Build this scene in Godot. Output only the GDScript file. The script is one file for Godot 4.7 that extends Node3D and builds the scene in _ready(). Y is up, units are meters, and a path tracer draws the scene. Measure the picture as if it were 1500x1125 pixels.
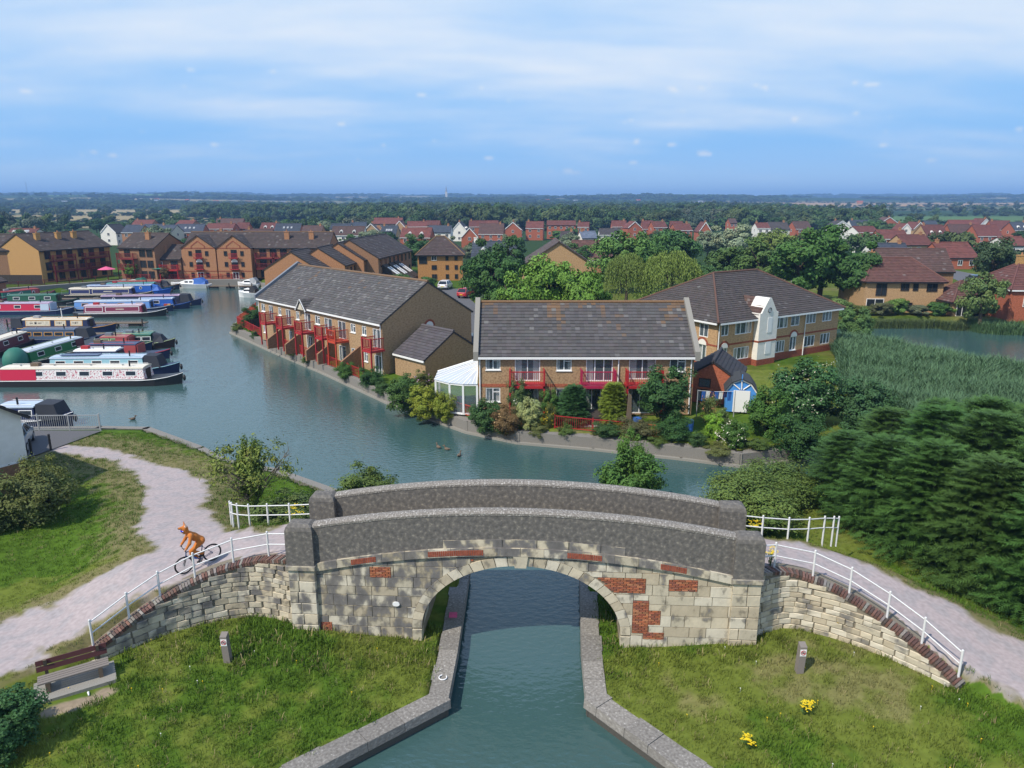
extends Node3D

var rng := RandomNumberGenerator.new()
var M := {}
var used_names := {}
var mesh_cache := {}

func _ready() -> void:
	rng.seed = 7
	setup_view()
	setup_materials()
	build_terrain()
	build_water()
	build_roads()
	build_bridge()
	build_banks()
	build_near_houses()
	build_apartments()
	build_town()
	build_boats()
	build_vegetation()
	build_far()
	build_props()
	build_person()

func setup_view() -> void:
	var cam := Camera3D.new()
	cam.name = "camera"
	cam.position = Vector3(0, 16, 0)
	cam.rotation_degrees = Vector3(-14.278, 0, 0)
	cam.fov = 55.96
	cam.near = 0.5
	cam.far = 14000.0
	add_child(cam)
	cam.current = true
	var env := Environment.new()
	env.background_mode = Environment.BG_SKY
	env.sky = Sky.new()
	var pm := PanoramaSkyMaterial.new()
	pm.panorama = ImageTexture.create_from_image(sky_image())
	pm.energy_multiplier = 1.0
	env.sky.sky_material = pm
	env.tonemap_mode = Environment.TONE_MAPPER_LINEAR
	env.tonemap_exposure = 1.0
	env.sdfgi_enabled = true
	env.ssao_enabled = true
	env.ssil_enabled = true
	env.fog_enabled = true
	env.fog_density = 0.00026
	env.fog_light_color = Color(0.60, 0.78, 1.0)
	var we := WorldEnvironment.new()
	we.name = "environment"
	we.environment = env
	add_child(we)
	var sun := DirectionalLight3D.new()
	sun.name = "sun"
	sun.light_color = Color(1.0, 0.965, 0.91)
	sun.light_energy = 1.6
	sun.light_angular_distance = 0.8
	sun.shadow_enabled = true
	add_child(sun)
	sun.look_at_from_position(Vector3.ZERO, -Vector3(-0.62, 1.0, 0.56))

# a thin veil of high cloud that thickens upward and a few small fair-weather clouds low down
func sky_image() -> Image:
	var w := 2048
	var h := 1024
	var n1 := FastNoiseLite.new(); n1.seed = 3; n1.frequency = 0.9; n1.fractal_octaves = 6; n1.fractal_gain = 0.55
	var n2 := FastNoiseLite.new(); n2.seed = 9; n2.frequency = 2.4; n2.fractal_octaves = 5
	var n3 := FastNoiseLite.new(); n3.seed = 21; n3.frequency = 7.0; n3.fractal_octaves = 4
	var data := PackedByteArray()
	data.resize(w * h * 3)
	var low := Color8(192, 225, 255).srgb_to_linear()
	var mid := Color8(150, 204, 255).srgb_to_linear()
	var top := Color8(92, 155, 235).srgb_to_linear()
	var white := Color8(243, 249, 255).srgb_to_linear()
	var puff := Color8(240, 244, 250).srgb_to_linear()
	for j in h:
		var el := PI * (0.5 - (j + 0.5) / h)
		var se := sin(el)
		var ce := cos(el)
		var base := low.lerp(mid, smoothstep(0.0, 0.075, se)).lerp(top, smoothstep(0.25, 0.9, se))
		if se < 0.0:
			base = low.lerp(Color(0.10, 0.13, 0.09), smoothstep(0.0, -0.05, se))
		for i in w:
			var c := base
			if se > 0.0 and se < 0.98:
				var az := TAU * ((i + 0.5) / w - 0.5)
				var k := 1.0 / (se + 0.16)
				var px := sin(az) * ce * k
				var pz := -cos(az) * ce * k
				var a := n1.get_noise_2d(px * 0.55 + pz * 0.12, pz * 1.25)
				var b := n2.get_noise_2d(px * 0.6, pz * 2.2)
				var veil := clampf(smoothstep(0.02, 0.2, se + a * 0.08) * (0.62 + a * 0.42 + b * 0.16), 0.0, 1.0) * (1.0 - 0.45 * smoothstep(0.25, 0.7, se))
				c = c.lerp(white, veil * 0.92)
				if se < 0.2 and se > 0.02:
					var p := n3.get_noise_3d(sin(az) * 2.2, el * 9.0, cos(az) * 2.2) + 0.35 * n2.get_noise_3d(sin(az) * 9.0, el * 30.0, cos(az) * 9.0)
					var pv := smoothstep(0.53, 0.66, p) * smoothstep(0.02, 0.05, se) * smoothstep(0.2, 0.12, se)
					c = c.lerp(puff, pv * 0.75)
			c = c.linear_to_srgb()
			var o := (j * w + i) * 3
			data[o] = int(clampf(c.r, 0, 1) * 255.0)
			data[o + 1] = int(clampf(c.g, 0, 1) * 255.0)
			data[o + 2] = int(clampf(c.b, 0, 1) * 255.0)
	return Image.create_from_data(w, h, false, Image.FORMAT_RGB8, data)

# ---------------------------------------------------------------- helpers
func numbered(n: String) -> String:
	if not used_names.has(n):
		used_names[n] = 0
		return n
	used_names[n] += 1
	return "%s_%03d" % [n, used_names[n]]

func thing(called: String, label: String, category: String, at := Vector3.ZERO, turn := 0.0, group := "") -> Node3D:
	var o := Node3D.new()
	o.name = numbered(called)
	add_child(o)
	o.position = at
	o.rotation.y = turn
	tag(o, label, category, group)
	return o

func tag(o: Node, label: String, category: String, group := "", kind := "") -> void:
	if label != "": o.set_meta("label", label)
	if category != "": o.set_meta("category", category)
	if group != "": o.set_meta("group", group)
	if kind != "": o.set_meta("kind", kind)

func part(called: String, mesh: Mesh, mat: Material, parent: Node, at := Vector3.ZERO) -> MeshInstance3D:
	var o := MeshInstance3D.new()
	o.name = called
	o.mesh = mesh
	o.material_override = mat
	o.position = at
	parent.add_child(o, true)
	return o

func single(called: String, mesh: Mesh, mat: Material, label: String, category: String, at := Vector3.ZERO, group := "") -> MeshInstance3D:
	var o := part(numbered(called), mesh, mat, self, at)
	tag(o, label, category, group)
	return o

func structure(called: String, mesh: Mesh, mat: Material) -> MeshInstance3D:
	var o := part(numbered(called), mesh, mat, self)
	o.set_meta("kind", "structure")
	return o

# mesh builder: faces given counter-clockwise seen from outside
class MB:
	var v := PackedVector3Array()
	var n := PackedVector3Array()
	var u := PackedVector2Array()
	var c := PackedColorArray()
	var col := Color(1, 1, 1)
	func tri(p: Vector3, q: Vector3, r: Vector3) -> void:
		var k := (q - p).cross(r - p).normalized()
		v.append(p); v.append(r); v.append(q)
		for i in 3:
			n.append(k); c.append(col); u.append(Vector2.ZERO)
	func trin(p: Vector3, q: Vector3, r: Vector3, np: Vector3, nq: Vector3, nr: Vector3) -> void:
		v.append(p); v.append(r); v.append(q)
		n.append(np); n.append(nr); n.append(nq)
		for i in 3:
			c.append(col); u.append(Vector2.ZERO)
	func quad(p: Vector3, q: Vector3, r: Vector3, s: Vector3) -> void:
		tri(p, q, r); tri(p, r, s)
	func quaduv(p: Vector3, q: Vector3, r: Vector3, s: Vector3, a: Vector2, b: Vector2) -> void:
		quad(p, q, r, s)
		var m := u.size()
		var ua := a; var ub := Vector2(b.x, a.y); var uc := b; var ud := Vector2(a.x, b.y)
		u[m - 6] = ua; u[m - 5] = uc; u[m - 4] = ub; u[m - 3] = ua; u[m - 2] = ud; u[m - 1] = uc
	func box(ce: Vector3, sz: Vector3, b := Basis()) -> void:
		var x := b.x * sz.x * 0.5; var y := b.y * sz.y * 0.5; var z := b.z * sz.z * 0.5
		quad(ce - x - y + z, ce + x - y + z, ce + x + y + z, ce - x + y + z)
		quad(ce + x - y - z, ce - x - y - z, ce - x + y - z, ce + x + y - z)
		quad(ce + x - y + z, ce + x - y - z, ce + x + y - z, ce + x + y + z)
		quad(ce - x - y - z, ce - x - y + z, ce - x + y + z, ce - x + y - z)
		quad(ce - x + y + z, ce + x + y + z, ce + x + y - z, ce - x + y - z)
		quad(ce - x - y - z, ce + x - y - z, ce + x - y + z, ce - x - y + z)
	# box with bevelled front (+z) edges
	func block(ce: Vector3, sz: Vector3, bev: float) -> void:
		var h := sz * 0.5
		var f := [Vector3(-h.x + bev, -h.y + bev, h.z), Vector3(h.x - bev, -h.y + bev, h.z), Vector3(h.x - bev, h.y - bev, h.z), Vector3(-h.x + bev, h.y - bev, h.z)]
		var m := [Vector3(-h.x, -h.y, h.z - bev), Vector3(h.x, -h.y, h.z - bev), Vector3(h.x, h.y, h.z - bev), Vector3(-h.x, h.y, h.z - bev)]
		var k := [Vector3(-h.x, -h.y, -h.z), Vector3(h.x, -h.y, -h.z), Vector3(h.x, h.y, -h.z), Vector3(-h.x, h.y, -h.z)]
		quad(ce + f[0], ce + f[1], ce + f[2], ce + f[3])
		for i in 4:
			var j := (i + 1) % 4
			quad(ce + m[i], ce + m[j], ce + f[j], ce + f[i])
			quad(ce + k[i], ce + k[j], ce + m[j], ce + m[i])
	func tube(path: Array, r0: float, r1 := -1.0, sides := 8, caps := true) -> void:
		if r1 < 0: r1 = r0
		var rings := []
		var cnt := path.size()
		var up := Vector3.UP
		for i in cnt:
			var t: Vector3 = (path[mini(i + 1, cnt - 1)] - path[maxi(i - 1, 0)])
			t = t.normalized()
			var ref := up if absf(t.y) < 0.95 else Vector3.RIGHT
			var a := t.cross(ref).normalized()
			var b := t.cross(a).normalized()
			var r := lerpf(r0, r1, float(i) / maxf(cnt - 1, 1))
			var ring := []
			for k in sides:
				var an := TAU * k / sides
				ring.append([path[i] + (a * cos(an) + b * sin(an)) * r, a * cos(an) + b * sin(an)])
			rings.append(ring)
		for i in cnt - 1:
			for k in sides:
				var l := (k + 1) % sides
				var A = rings[i][k]; var B = rings[i][l]; var C = rings[i + 1][l]; var D = rings[i + 1][k]
				trin(A[0], B[0], C[0], A[1], B[1], C[1])
				trin(A[0], C[0], D[0], A[1], C[1], D[1])
		if caps:
			for k in sides:
				var l := (k + 1) % sides
				tri(path[0], rings[0][l][0], rings[0][k][0])
				tri(path[cnt - 1], rings[cnt - 1][k][0], rings[cnt - 1][l][0])
	# rings of equal size joined into a skin (smooth is false)
	func loft(rings: Array, closed := true, cap0 := false, cap1 := false) -> void:
		for i in rings.size() - 1:
			var A: Array = rings[i]; var B: Array = rings[i + 1]
			var m := A.size()
			for k in (m if closed else m - 1):
				var l := (k + 1) % m
				quad(A[k], A[l], B[l], B[k])
		if cap0: fan(rings[0], true)
		if cap1: fan(rings[rings.size() - 1], false)
	func fan(r: Array, flip: bool) -> void:
		var ce := Vector3.ZERO
		for p in r: ce += p
		ce /= r.size()
		for k in r.size():
			var l := (k + 1) % r.size()
			if flip: tri(ce, r[l], r[k])
			else: tri(ce, r[k], r[l])
	# flat outline in local xy pushed out along z
	func prism(pts: PackedVector2Array, z0: float, z1: float) -> void:
		var p := pts
		if Geometry2D.is_polygon_clockwise(p):
			p = p.duplicate(); p.reverse()
		var ix := Geometry2D.triangulate_polygon(p)
		for i in range(0, ix.size(), 3):
			var a := p[ix[i]]; var b := p[ix[i + 1]]; var d := p[ix[i + 2]]
			if (b - a).cross(d - a) < 0:
				var t := b; b = d; d = t
			tri(Vector3(a.x, a.y, z1), Vector3(b.x, b.y, z1), Vector3(d.x, d.y, z1))
			tri(Vector3(a.x, a.y, z0), Vector3(d.x, d.y, z0), Vector3(b.x, b.y, z0))
		for i in p.size():
			var a := p[i]; var b := p[(i + 1) % p.size()]
			quad(Vector3(a.x, a.y, z0), Vector3(b.x, b.y, z0), Vector3(b.x, b.y, z1), Vector3(a.x, a.y, z1))
	func ball(ce: Vector3, r: Vector3, seg := 10, ring := 6) -> void:
		for i in ring:
			for k in seg:
				var P := []
				for q in [[i, k], [i + 1, k], [i + 1, k + 1], [i, k + 1]]:
					var th: float = PI * q[0] / ring
					var ph: float = TAU * q[1] / seg
					P.append(Vector3(sin(th) * cos(ph), cos(th), sin(th) * sin(ph)))
				trin(ce + P[0] * r, ce + P[2] * r, ce + P[1] * r, P[0], P[2], P[1])
				trin(ce + P[0] * r, ce + P[3] * r, ce + P[2] * r, P[0], P[3], P[2])
	func done() -> ArrayMesh:
		var a := []
		a.resize(Mesh.ARRAY_MAX)
		a[Mesh.ARRAY_VERTEX] = v
		a[Mesh.ARRAY_NORMAL] = n
		a[Mesh.ARRAY_TEX_UV] = u
		a[Mesh.ARRAY_COLOR] = c
		var m := ArrayMesh.new()
		if v.size() > 0:
			m.add_surface_from_arrays(Mesh.PRIMITIVE_TRIANGLES, a)
		return m

func boxm(sz: Vector3) -> ArrayMesh:
	var key := "box%s" % sz
	if not mesh_cache.has(key):
		var b := MB.new(); b.box(Vector3.ZERO, sz); mesh_cache[key] = b.done()
	return mesh_cache[key]

func srgb(r: float, g: float, b: float) -> Color:
	return Color(r, g, b).linear_to_srgb()

# procedural texture: ramp of linear colours over noise
func noise_tex(seed_: int, freq: float, stops: Array, size := 512, oct := 5, cell := false) -> NoiseTexture2D:
	var n := FastNoiseLite.new()
	n.seed = seed_
	n.frequency = freq
	n.fractal_octaves = oct
	if cell:
		n.noise_type = FastNoiseLite.TYPE_CELLULAR
		n.cellular_return_type = FastNoiseLite.RETURN_CELL_VALUE
		n.fractal_type = FastNoiseLite.FRACTAL_NONE
	var t := NoiseTexture2D.new()
	t.width = size; t.height = size
	t.seamless = true
	t.noise = n
	var g := Gradient.new()
	var off := PackedFloat32Array(); var cols := PackedColorArray()
	for s in stops:
		off.append(s[0]); cols.append((s[1] as Color).linear_to_srgb())
	g.offsets = off; g.colors = cols
	t.color_ramp = g
	return t

func grey_noise(seed_: int, freq: float, size := 512, oct := 5) -> NoiseTexture2D:
	return noise_tex(seed_, freq, [[0.0, Color(0, 0, 0)], [1.0, Color(1, 1, 1)]], size, oct)

func mat(color: Color, rough := 0.85, tex: Texture2D = null, scale := 1.0, bump: Texture2D = null, bump_cm := 1.0, world := true) -> StandardMaterial3D:
	var m := StandardMaterial3D.new()
	m.albedo_color = color.linear_to_srgb()
	m.roughness = rough
	if tex:
		m.albedo_texture = tex
	if bump:
		m.heightmap_enabled = true
		m.heightmap_texture = bump
		m.heightmap_scale = bump_cm
	if tex or bump:
		m.uv1_triplanar = true
		m.uv1_world_triplanar = world
		m.uv1_scale = Vector3.ONE * scale
	return m

func vmat(rough := 0.85, tex: Texture2D = null, scale := 1.0, world := false) -> StandardMaterial3D:
	var m := mat(Color(1, 1, 1), rough, tex, scale, null, 1.0, world)
	m.vertex_color_use_as_albedo = true
	return m

func jitter(c: Color, amt: float) -> Color:
	var k := 1.0 + rng.randf_range(-amt, amt)
	return Color(c.r * k * (1 + rng.randf_range(-amt, amt) * 0.3), c.g * k, c.b * k * (1 + rng.randf_range(-amt, amt) * 0.3))

func setup_materials() -> void:
	var soft := [[0.0, Color(0.62, 0.62, 0.62)], [0.5, Color(0.85, 0.85, 0.85)], [1.0, Color(1, 1, 1)]]
	var speck := noise_tex(11, 0.06, soft, 512, 6)
	var coarse := noise_tex(12, 0.012, soft, 512, 5)
	var fine_h := grey_noise(13, 0.05, 512, 4)
	M.fine_h = fine_h
	M.speck = speck
	M.white = mat(Color(0.78, 0.78, 0.77), 0.45)
	M.white_render = mat(Color(0.80, 0.775, 0.72), 0.9, noise_tex(19, 0.012, [[0.0, Color(0.84, 0.83, 0.81)], [1.0, Color(1, 1, 1)]], 512, 5), 0.3)
	M.rail_white = mat(Color(0.80, 0.80, 0.79), 0.5, speck, 2.0)
	M.glass = StandardMaterial3D.new()
	M.glass.albedo_color = Color(0.55, 0.62, 0.66, 0.16)
	M.glass.transparency = BaseMaterial3D.TRANSPARENCY_ALPHA
	M.glass.roughness = 0.04
	M.dark_glass = mat(Color(0.02, 0.024, 0.03), 0.06)
	M.curtain = mat(Color(0.6, 0.58, 0.54), 0.9)
	M.room = mat(Color(0.05, 0.05, 0.05), 0.9)
	M.brown_frame = mat(Color(0.035, 0.022, 0.016), 0.6)
	M.red = mat(Color(0.36, 0.018, 0.022), 0.5)
	M.red2 = mat(Color(0.33, 0.012, 0.055), 0.5)
	M.red_orange = mat(Color(0.47, 0.055, 0.022), 0.5)
	M.red_dark = mat(Color(0.16, 0.012, 0.014), 0.6)
	M.black = mat(Color(0.015, 0.015, 0.016), 0.55)
	M.grey_metal = mat(Color(0.32, 0.33, 0.34), 0.45)
	M.lead = mat(Color(0.16, 0.18, 0.21), 0.6)
	M.concrete = mat(Color(0.30, 0.285, 0.25), 0.95, speck, 0.8, fine_h, 0.6)
	M.kerb_stone = mat(Color(0.24, 0.225, 0.20), 0.95, speck, 0.5, fine_h, 1.0)
	M.asphalt = mat(Color(0.115, 0.115, 0.122), 0.95, speck, 0.35)
	M.timber = mat(Color(0.17, 0.125, 0.085), 0.9, speck, 0.9)
	M.dark_timber = mat(Color(0.05, 0.038, 0.03), 0.9, speck, 0.9)
	# brick tints: grain of many small bricks too fine to tell apart
	var grain := noise_tex(31, 0.028, [[0.0, Color(0.5, 0.46, 0.43)], [0.4, Color(0.78, 0.76, 0.74)], [0.65, Color(0.95, 0.94, 0.93)], [1.0, Color(1, 1, 1)]], 512, 5, false)
	M.grain = grain
	var gb := func(c: Color) -> StandardMaterial3D: return mat(c, 0.93, grain, 0.35, fine_h, 0.5)
	M.brick_buff = gb.call(Color(0.42, 0.28, 0.155))
	M.brick_tan = gb.call(Color(0.50, 0.32, 0.165))
	M.brick_gold = gb.call(Color(0.50, 0.29, 0.105))
	M.brick_brown = gb.call(Color(0.30, 0.165, 0.09))
	M.brick_orange = gb.call(Color(0.43, 0.215, 0.105))
	M.brick_red = gb.call(Color(0.42, 0.125, 0.062))
	M.brick_rust = gb.call(Color(0.32, 0.085, 0.045))
	M.cream = mat(Color(0.66, 0.60, 0.48), 0.9, coarse, 0.4)
	M.tile = vmat(0.9, noise_tex(33, 0.05, [[0.0, Color(0.5, 0.5, 0.5)], [0.5, Color(0.68, 0.67, 0.66)], [0.72, Color(0.8, 0.79, 0.78)], [0.86, Color(1, 1, 1)]], 512, 4), 0.5)
	M.tile.albedo_color = Color(1, 1, 1)
	M.canvas = mat(Color(0.02, 0.024, 0.035), 0.75)
	M.boat_blue = mat(Color(0.03, 0.12, 0.42), 0.6)
	M.boat_green = mat(Color(0.02, 0.14, 0.10), 0.7)
	M.solar = mat(Color(0.02, 0.035, 0.10), 0.12)
	M.brick_amber = gb.call(Color(0.47, 0.235, 0.08))
	M.rust_wood = mat(Color(0.36, 0.13, 0.035), 0.85, speck, 1.0)
	M.mesh_green = mat(Color(0.05, 0.12, 0.11), 0.7)
	M.cloth_navy = mat(Color(0.02, 0.03, 0.12), 0.9)
	M.pink_cloth = mat(Color(0.62, 0.10, 0.22), 0.85)
	M.green_cloth = mat(Color(0.02, 0.19, 0.14), 0.85)
	M.grey_timber = mat(Color(0.24, 0.21, 0.185), 0.95, speck, 2.0)
	M.bench_red = mat(Color(0.085, 0.022, 0.022), 0.75, speck, 2.0)
	M.shed_blue = mat(Color(0.06, 0.25, 0.62), 0.7)
	M.felt = mat(Color(0.045, 0.05, 0.055), 0.95, speck, 1.0)
	M.yellow_petal = mat(Color(0.78, 0.58, 0.01), 0.8)
	var cp := func(col: Color) -> StandardMaterial3D:
		var m := mat(col, 0.3)
		m.clearcoat_enabled = true
		m.clearcoat = 0.8
		m.clearcoat_roughness = 0.05
		return m
	M.car_silver = cp.call(Color(0.20, 0.26, 0.31))
	M.car_white = cp.call(Color(0.72, 0.72, 0.72))
	M.car_white2 = cp.call(Color(0.62, 0.68, 0.74))
	M.car_red = cp.call(Color(0.42, 0.02, 0.03))
	M.car_black = cp.call(Color(0.015, 0.016, 0.02))
	M.leaf = leafmat()
	M.bark = mat(Color(0.10, 0.075, 0.05), 0.95, speck, 1.5)

func leafmat() -> StandardMaterial3D:
	var m := vmat(0.62)
	m.metallic_specular = 0.35
	m.backlight_enabled = true
	m.backlight = Color(0.32, 0.38, 0.13)
	return m

func in_poly(p: Vector2, poly: PackedVector2Array) -> bool:
	return Geometry2D.is_point_in_polygon(p, poly)

func line_at(path: Array, p: Vector2) -> Array:   # nearest point of a polyline of Vector3(x, h, z): [distance, h]
	var best := 1e9
	var h := 0.0
	for i in path.size() - 1:
		var a := Vector2(path[i].x, path[i].z)
		var b := Vector2(path[i + 1].x, path[i + 1].z)
		var ab := b - a
		var t := clampf((p - a).dot(ab) / ab.length_squared(), 0.0, 1.0)
		var d := p.distance_to(a + ab * t)
		if d < best:
			best = d
			h = lerpf(path[i].y, path[i + 1].y, t)
	return [best, h]
# ---------------------------------------------------------------- ground
const WATER := [[-14.5, -9.5], [-5.24, -17.2], [-2.07, -19.8], [-1.95, -22.5], [-1.85, -28.4], [-5.0, -32.5], [-9.5, -36.2], [-13.5, -39.2], [-17.3, -40.9], [-19.5, -43.1], [-24.9, -47.2], [-28.3, -47.4], [-42, -46.8], [-75, -45.5], [-110, -60], [-110, -112], [-96, -117], [-87, -124], [-80, -131.5], [-74, -137.5], [-49, -139], [-43, -131], [-37.5, -106], [-34.7, -88.4], [-25.9, -76.9], [-18.4, -67.6], [-9.9, -56.4], [-3.15, -48.9], [0.46, -46.6], [5.4, -45.3], [10.8, -43.5], [14.1, -42.2], [19, -43.5], [23, -42], [21, -36.5], [14, -36.5], [8.5, -34.2], [5.2, -31.5], [2.95, -28.2], [2.5, -22.5], [2.4, -19.8], [4.56, -17.2], [13.5, -7.5], [13, 6], [-13, 6]]
const POND := [[34, -90], [40, -93], [52, -93.5], [59, -92], [66, -88.5], [80, -86], [96, -82], [90, -54], [52.5, -58], [44.5, -63], [40.5, -70], [37, -76], [35, -84]]
const WALL_LEFT := [Vector3(-7.9, 3.38, -23.55), Vector3(-9.2, 3.15, -23.98), Vector3(-10.4, 2.9, -23.85), Vector3(-11.4, 2.6, -23.4), Vector3(-12.35, 2.22, -22.8), Vector3(-13.1, 1.82, -22.05), Vector3(-13.95, 1.3, -21.15)]
const WALL_RIGHT := [Vector3(8.45, 3.38, -22.6), Vector3(9.8, 3.12, -23.15), Vector3(10.95, 2.85, -22.75), Vector3(11.88, 2.5, -22.1), Vector3(12.68, 2.08, -21.35), Vector3(13.38, 1.65, -20.55), Vector3(14.05, 1.1, -19.65)]
const PATH_LEFT := [Vector3(-7.5, 3.4, -25.1), Vector3(-8.6, 3.26, -25.4), Vector3(-10.4, 2.95, -25.7), Vector3(-12.6, 2.45, -25.3), Vector3(-14.6, 1.85, -23.9), Vector3(-16.8, 1.35, -22.0), Vector3(-20.5, 1.1, -19.2), Vector3(-30, 1.1, -13)]
const PATH_BACK := [Vector3(-12.2, 2.5, -26.2), Vector3(-14.2, 2.2, -28.6), Vector3(-16.0, 1.75, -31.5), Vector3(-17.2, 1.4, -34.5), Vector3(-19.0, 1.2, -37.6), Vector3(-22.5, 1.02, -40.3), Vector3(-25.6, 1.0, -41.9), Vector3(-29, 1.0, -43.0)]
const PATH_RIGHT := [Vector3(7.8, 3.4, -24.3), Vector3(8.8, 3.26, -24.4), Vector3(10.8, 2.95, -24.5), Vector3(12.7, 2.5, -23.7), Vector3(14.4, 1.95, -22.3), Vector3(15.8, 1.45, -20.8), Vector3(18.5, 1.15, -18.3), Vector3(27, 1.1, -11)]
var water_poly := PackedVector2Array()
var pond_poly := PackedVector2Array()
var carve_poly := PackedVector2Array()
var front_poly := PackedVector2Array()
var n_edge := FastNoiseLite.new()
var n_patch := FastNoiseLite.new()
var n_hill := FastNoiseLite.new()
var n_field := FastNoiseLite.new()

func height(x: float, z: float) -> float:
	var p := Vector2(x, z)
	var near := x > -112.0 and x < 98.0 and z > -142.0 and z < 8.0
	if near:
		if in_poly(p, carve_poly) or (x > 30 and in_poly(p, pond_poly)):
			return -1.3
	var h := 0.9 + 0.35 * smoothstep(-50.0, -75.0, z) - 2.6 * smoothstep(-145.0, -250.0, z)
	if x > -34 and x < 34 and z > -48 and z < -8:
		if in_poly(p, front_poly):
			var d := 99.0
			for e in near_edges:
				var a: Vector2 = e[0]; var b: Vector2 = e[1]
				d = minf(d, p.distance_to(Geometry2D.get_closest_point_to_segment(p, a, b)))
			return 0.52 + 0.5 * smoothstep(0.7, 7.5, d) + n_patch.get_noise_2d(x * 1.4, z * 1.4) * 0.07 * smoothstep(0.8, 2.0, d)
		for q in [[PATH_LEFT, 1.75, 3.2], [PATH_BACK, 1.3, 4.0], [PATH_RIGHT, 1.6, 3.2]]:
			var r: Array = line_at(q[0], p)
			if r[0] < q[1] + q[2] and r[1] > h:
				h = maxf(h, lerpf(h, r[1], smoothstep(q[1] + q[2], q[1], r[0])))
		h += n_patch.get_noise_2d(x * 1.2, z * 1.2) * 0.05
	var dist := Vector2(x, z).length()
	if dist > 500.0:
		var k := smoothstep(500.0, 3600.0, dist)
		h += k * (21.0 + 24.0 * n_hill.get_noise_2d(x, z * 1.3)) + 20.0 * smoothstep(3200.0, 6000.0, dist)
		if x < -300.0:
			h += 8.0 * smoothstep(700.0, 2500.0, dist) * smoothstep(-300.0, -1200.0, x)
	return h

# how far inside the worn gravel a spot is, 0 = turf, 1 = gravel
func gravel(x: float, z: float) -> float:
	if z < -46.0 or z > -8.0 or absf(x) > 33.0: return 0.0
	var p := Vector2(x, z)
	if in_poly(p, front_poly): return 0.0
	var e := n_edge.get_noise_2d(x, z) * 0.75 + n_edge.get_noise_2d(x * 4.0, z * 4.0) * 0.3
	var g := 0.0
	var a: Array = line_at(PATH_LEFT, p)
	g = maxf(g, smoothstep(1.85, 1.35, a[0] + e))
	var w := 0.55 + 0.75 * smoothstep(-40.0, -36.0, z)
	var b: Array = line_at(PATH_BACK, p)
	g = maxf(g, smoothstep(w + 0.3, w - 0.2, b[0] + e * 0.7))
	var c: Array = line_at(PATH_RIGHT, p)
	g = maxf(g, smoothstep(1.85, 1.4, c[0] + e * 0.8))
	return g

func turf(x: float, z: float) -> Color:
	var a := n_patch.get_noise_2d(x, z)
	var b := n_edge.get_noise_2d(x * 2.0 + 90, z * 2.0)
	var c := n_edge.get_noise_2d(x * 9.0, z * 9.0 + 40)
	var dry := clampf(0.28 + a * 0.9 + b * 0.35 + (0.22 if x > 3 else 0.0), 0.0, 1.0)
	if z < -27.0 and x < -8.0:
		dry *= 0.5
	var lush := Color(0.066, 0.122, 0.013)
	var mid := Color(0.115, 0.145, 0.024)
	var straw := Color(0.175, 0.158, 0.066)
	var col := lush.lerp(mid, smoothstep(0.15, 0.5, dry)).lerp(straw, smoothstep(0.7, 1.15, dry))
	return col * (1.0 + 0.28 * c + 0.15 * b)

func ground_near(x: float, z: float) -> Color:
	var t := turf(x, z)
	var g := gravel(x, z)
	var c := n_edge.get_noise_2d(x * 14.0, z * 14.0)
	var c2 := n_edge.get_noise_2d(x * 3.0 - 50, z * 3.0)
	# worn, thin straw-coloured turf along the gravel
	var worn := 0.0
	if g < 1.0 and z > -46.0 and not in_poly(Vector2(x, z), front_poly):
		var d := minf(minf(line_at(PATH_LEFT, Vector2(x, z))[0], line_at(PATH_RIGHT, Vector2(x, z))[0]), line_at(PATH_BACK, Vector2(x, z))[0] * 0.95)
		worn = smoothstep(3.6, 2.0, d + c2 * 1.3)
	t = t.lerp(Color(0.19, 0.155, 0.085) * (1 + 0.3 * c), worn * 0.75)
	var grav := Color(0.355, 0.305, 0.30).lerp(Color(0.315, 0.285, 0.285), smoothstep(-0.1, 0.3, c2)) * (1.0 + 0.22 * c)
	# bare earth trodden in front of the bench
	var bd := Vector2(x, z).distance_to(Geometry2D.get_closest_point_to_segment(Vector2(x, z), Vector2(-14.0, -18.7), Vector2(-12.7, -19.6)))
	t = t.lerp(Color(0.27, 0.215, 0.15) * (1 + 0.3 * c), smoothstep(0.34, 0.16, bd + c2 * 0.2))
	return t.lerp(grav, g)

const FIELDS := [
	[[88, -175], [70, -260], [112, -262], [126, -178], Vector3(0.075, 0.16, 0.035)],
	[[235, -560], [900, -560], [1300, -760], [290, -780], Vector3(0.105, 0.185, 0.06)],
	[[420, -1050], [1500, -1050], [1800, -1300], [440, -1300], Vector3(0.17, 0.175, 0.085)],
	[[300, -1400], [2400, -1400], [3000, -2000], [500, -2000], Vector3(0.42, 0.28, 0.14)],
	[[-500, -620], [-230, -620], [-260, -800], [-640, -800], Vector3(0.36, 0.29, 0.15)],
	[[-700, -900], [-300, -900], [-350, -1150], [-900, -1150], Vector3(0.38, 0.31, 0.16)],
	[[-1500, -2150], [-1050, -2150], [-1150, -2600], [-1650, -2600], Vector3(0.13, 0.24, 0.06)],
	[[-1250, -2700], [-900, -2700], [-900, -3100], [-1350, -3100], Vector3(0.33, 0.30, 0.13)],
	[[-2300, -2900], [-1600, -2900], [-1700, -3300], [-2400, -3300], Vector3(0.22, 0.25, 0.09)],
	[[-420, -470], [-150, -470], [-170, -560], [-420, -560], Vector3(0.32, 0.27, 0.14)],
]
var field_polys := []
var near_edges := []

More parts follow.
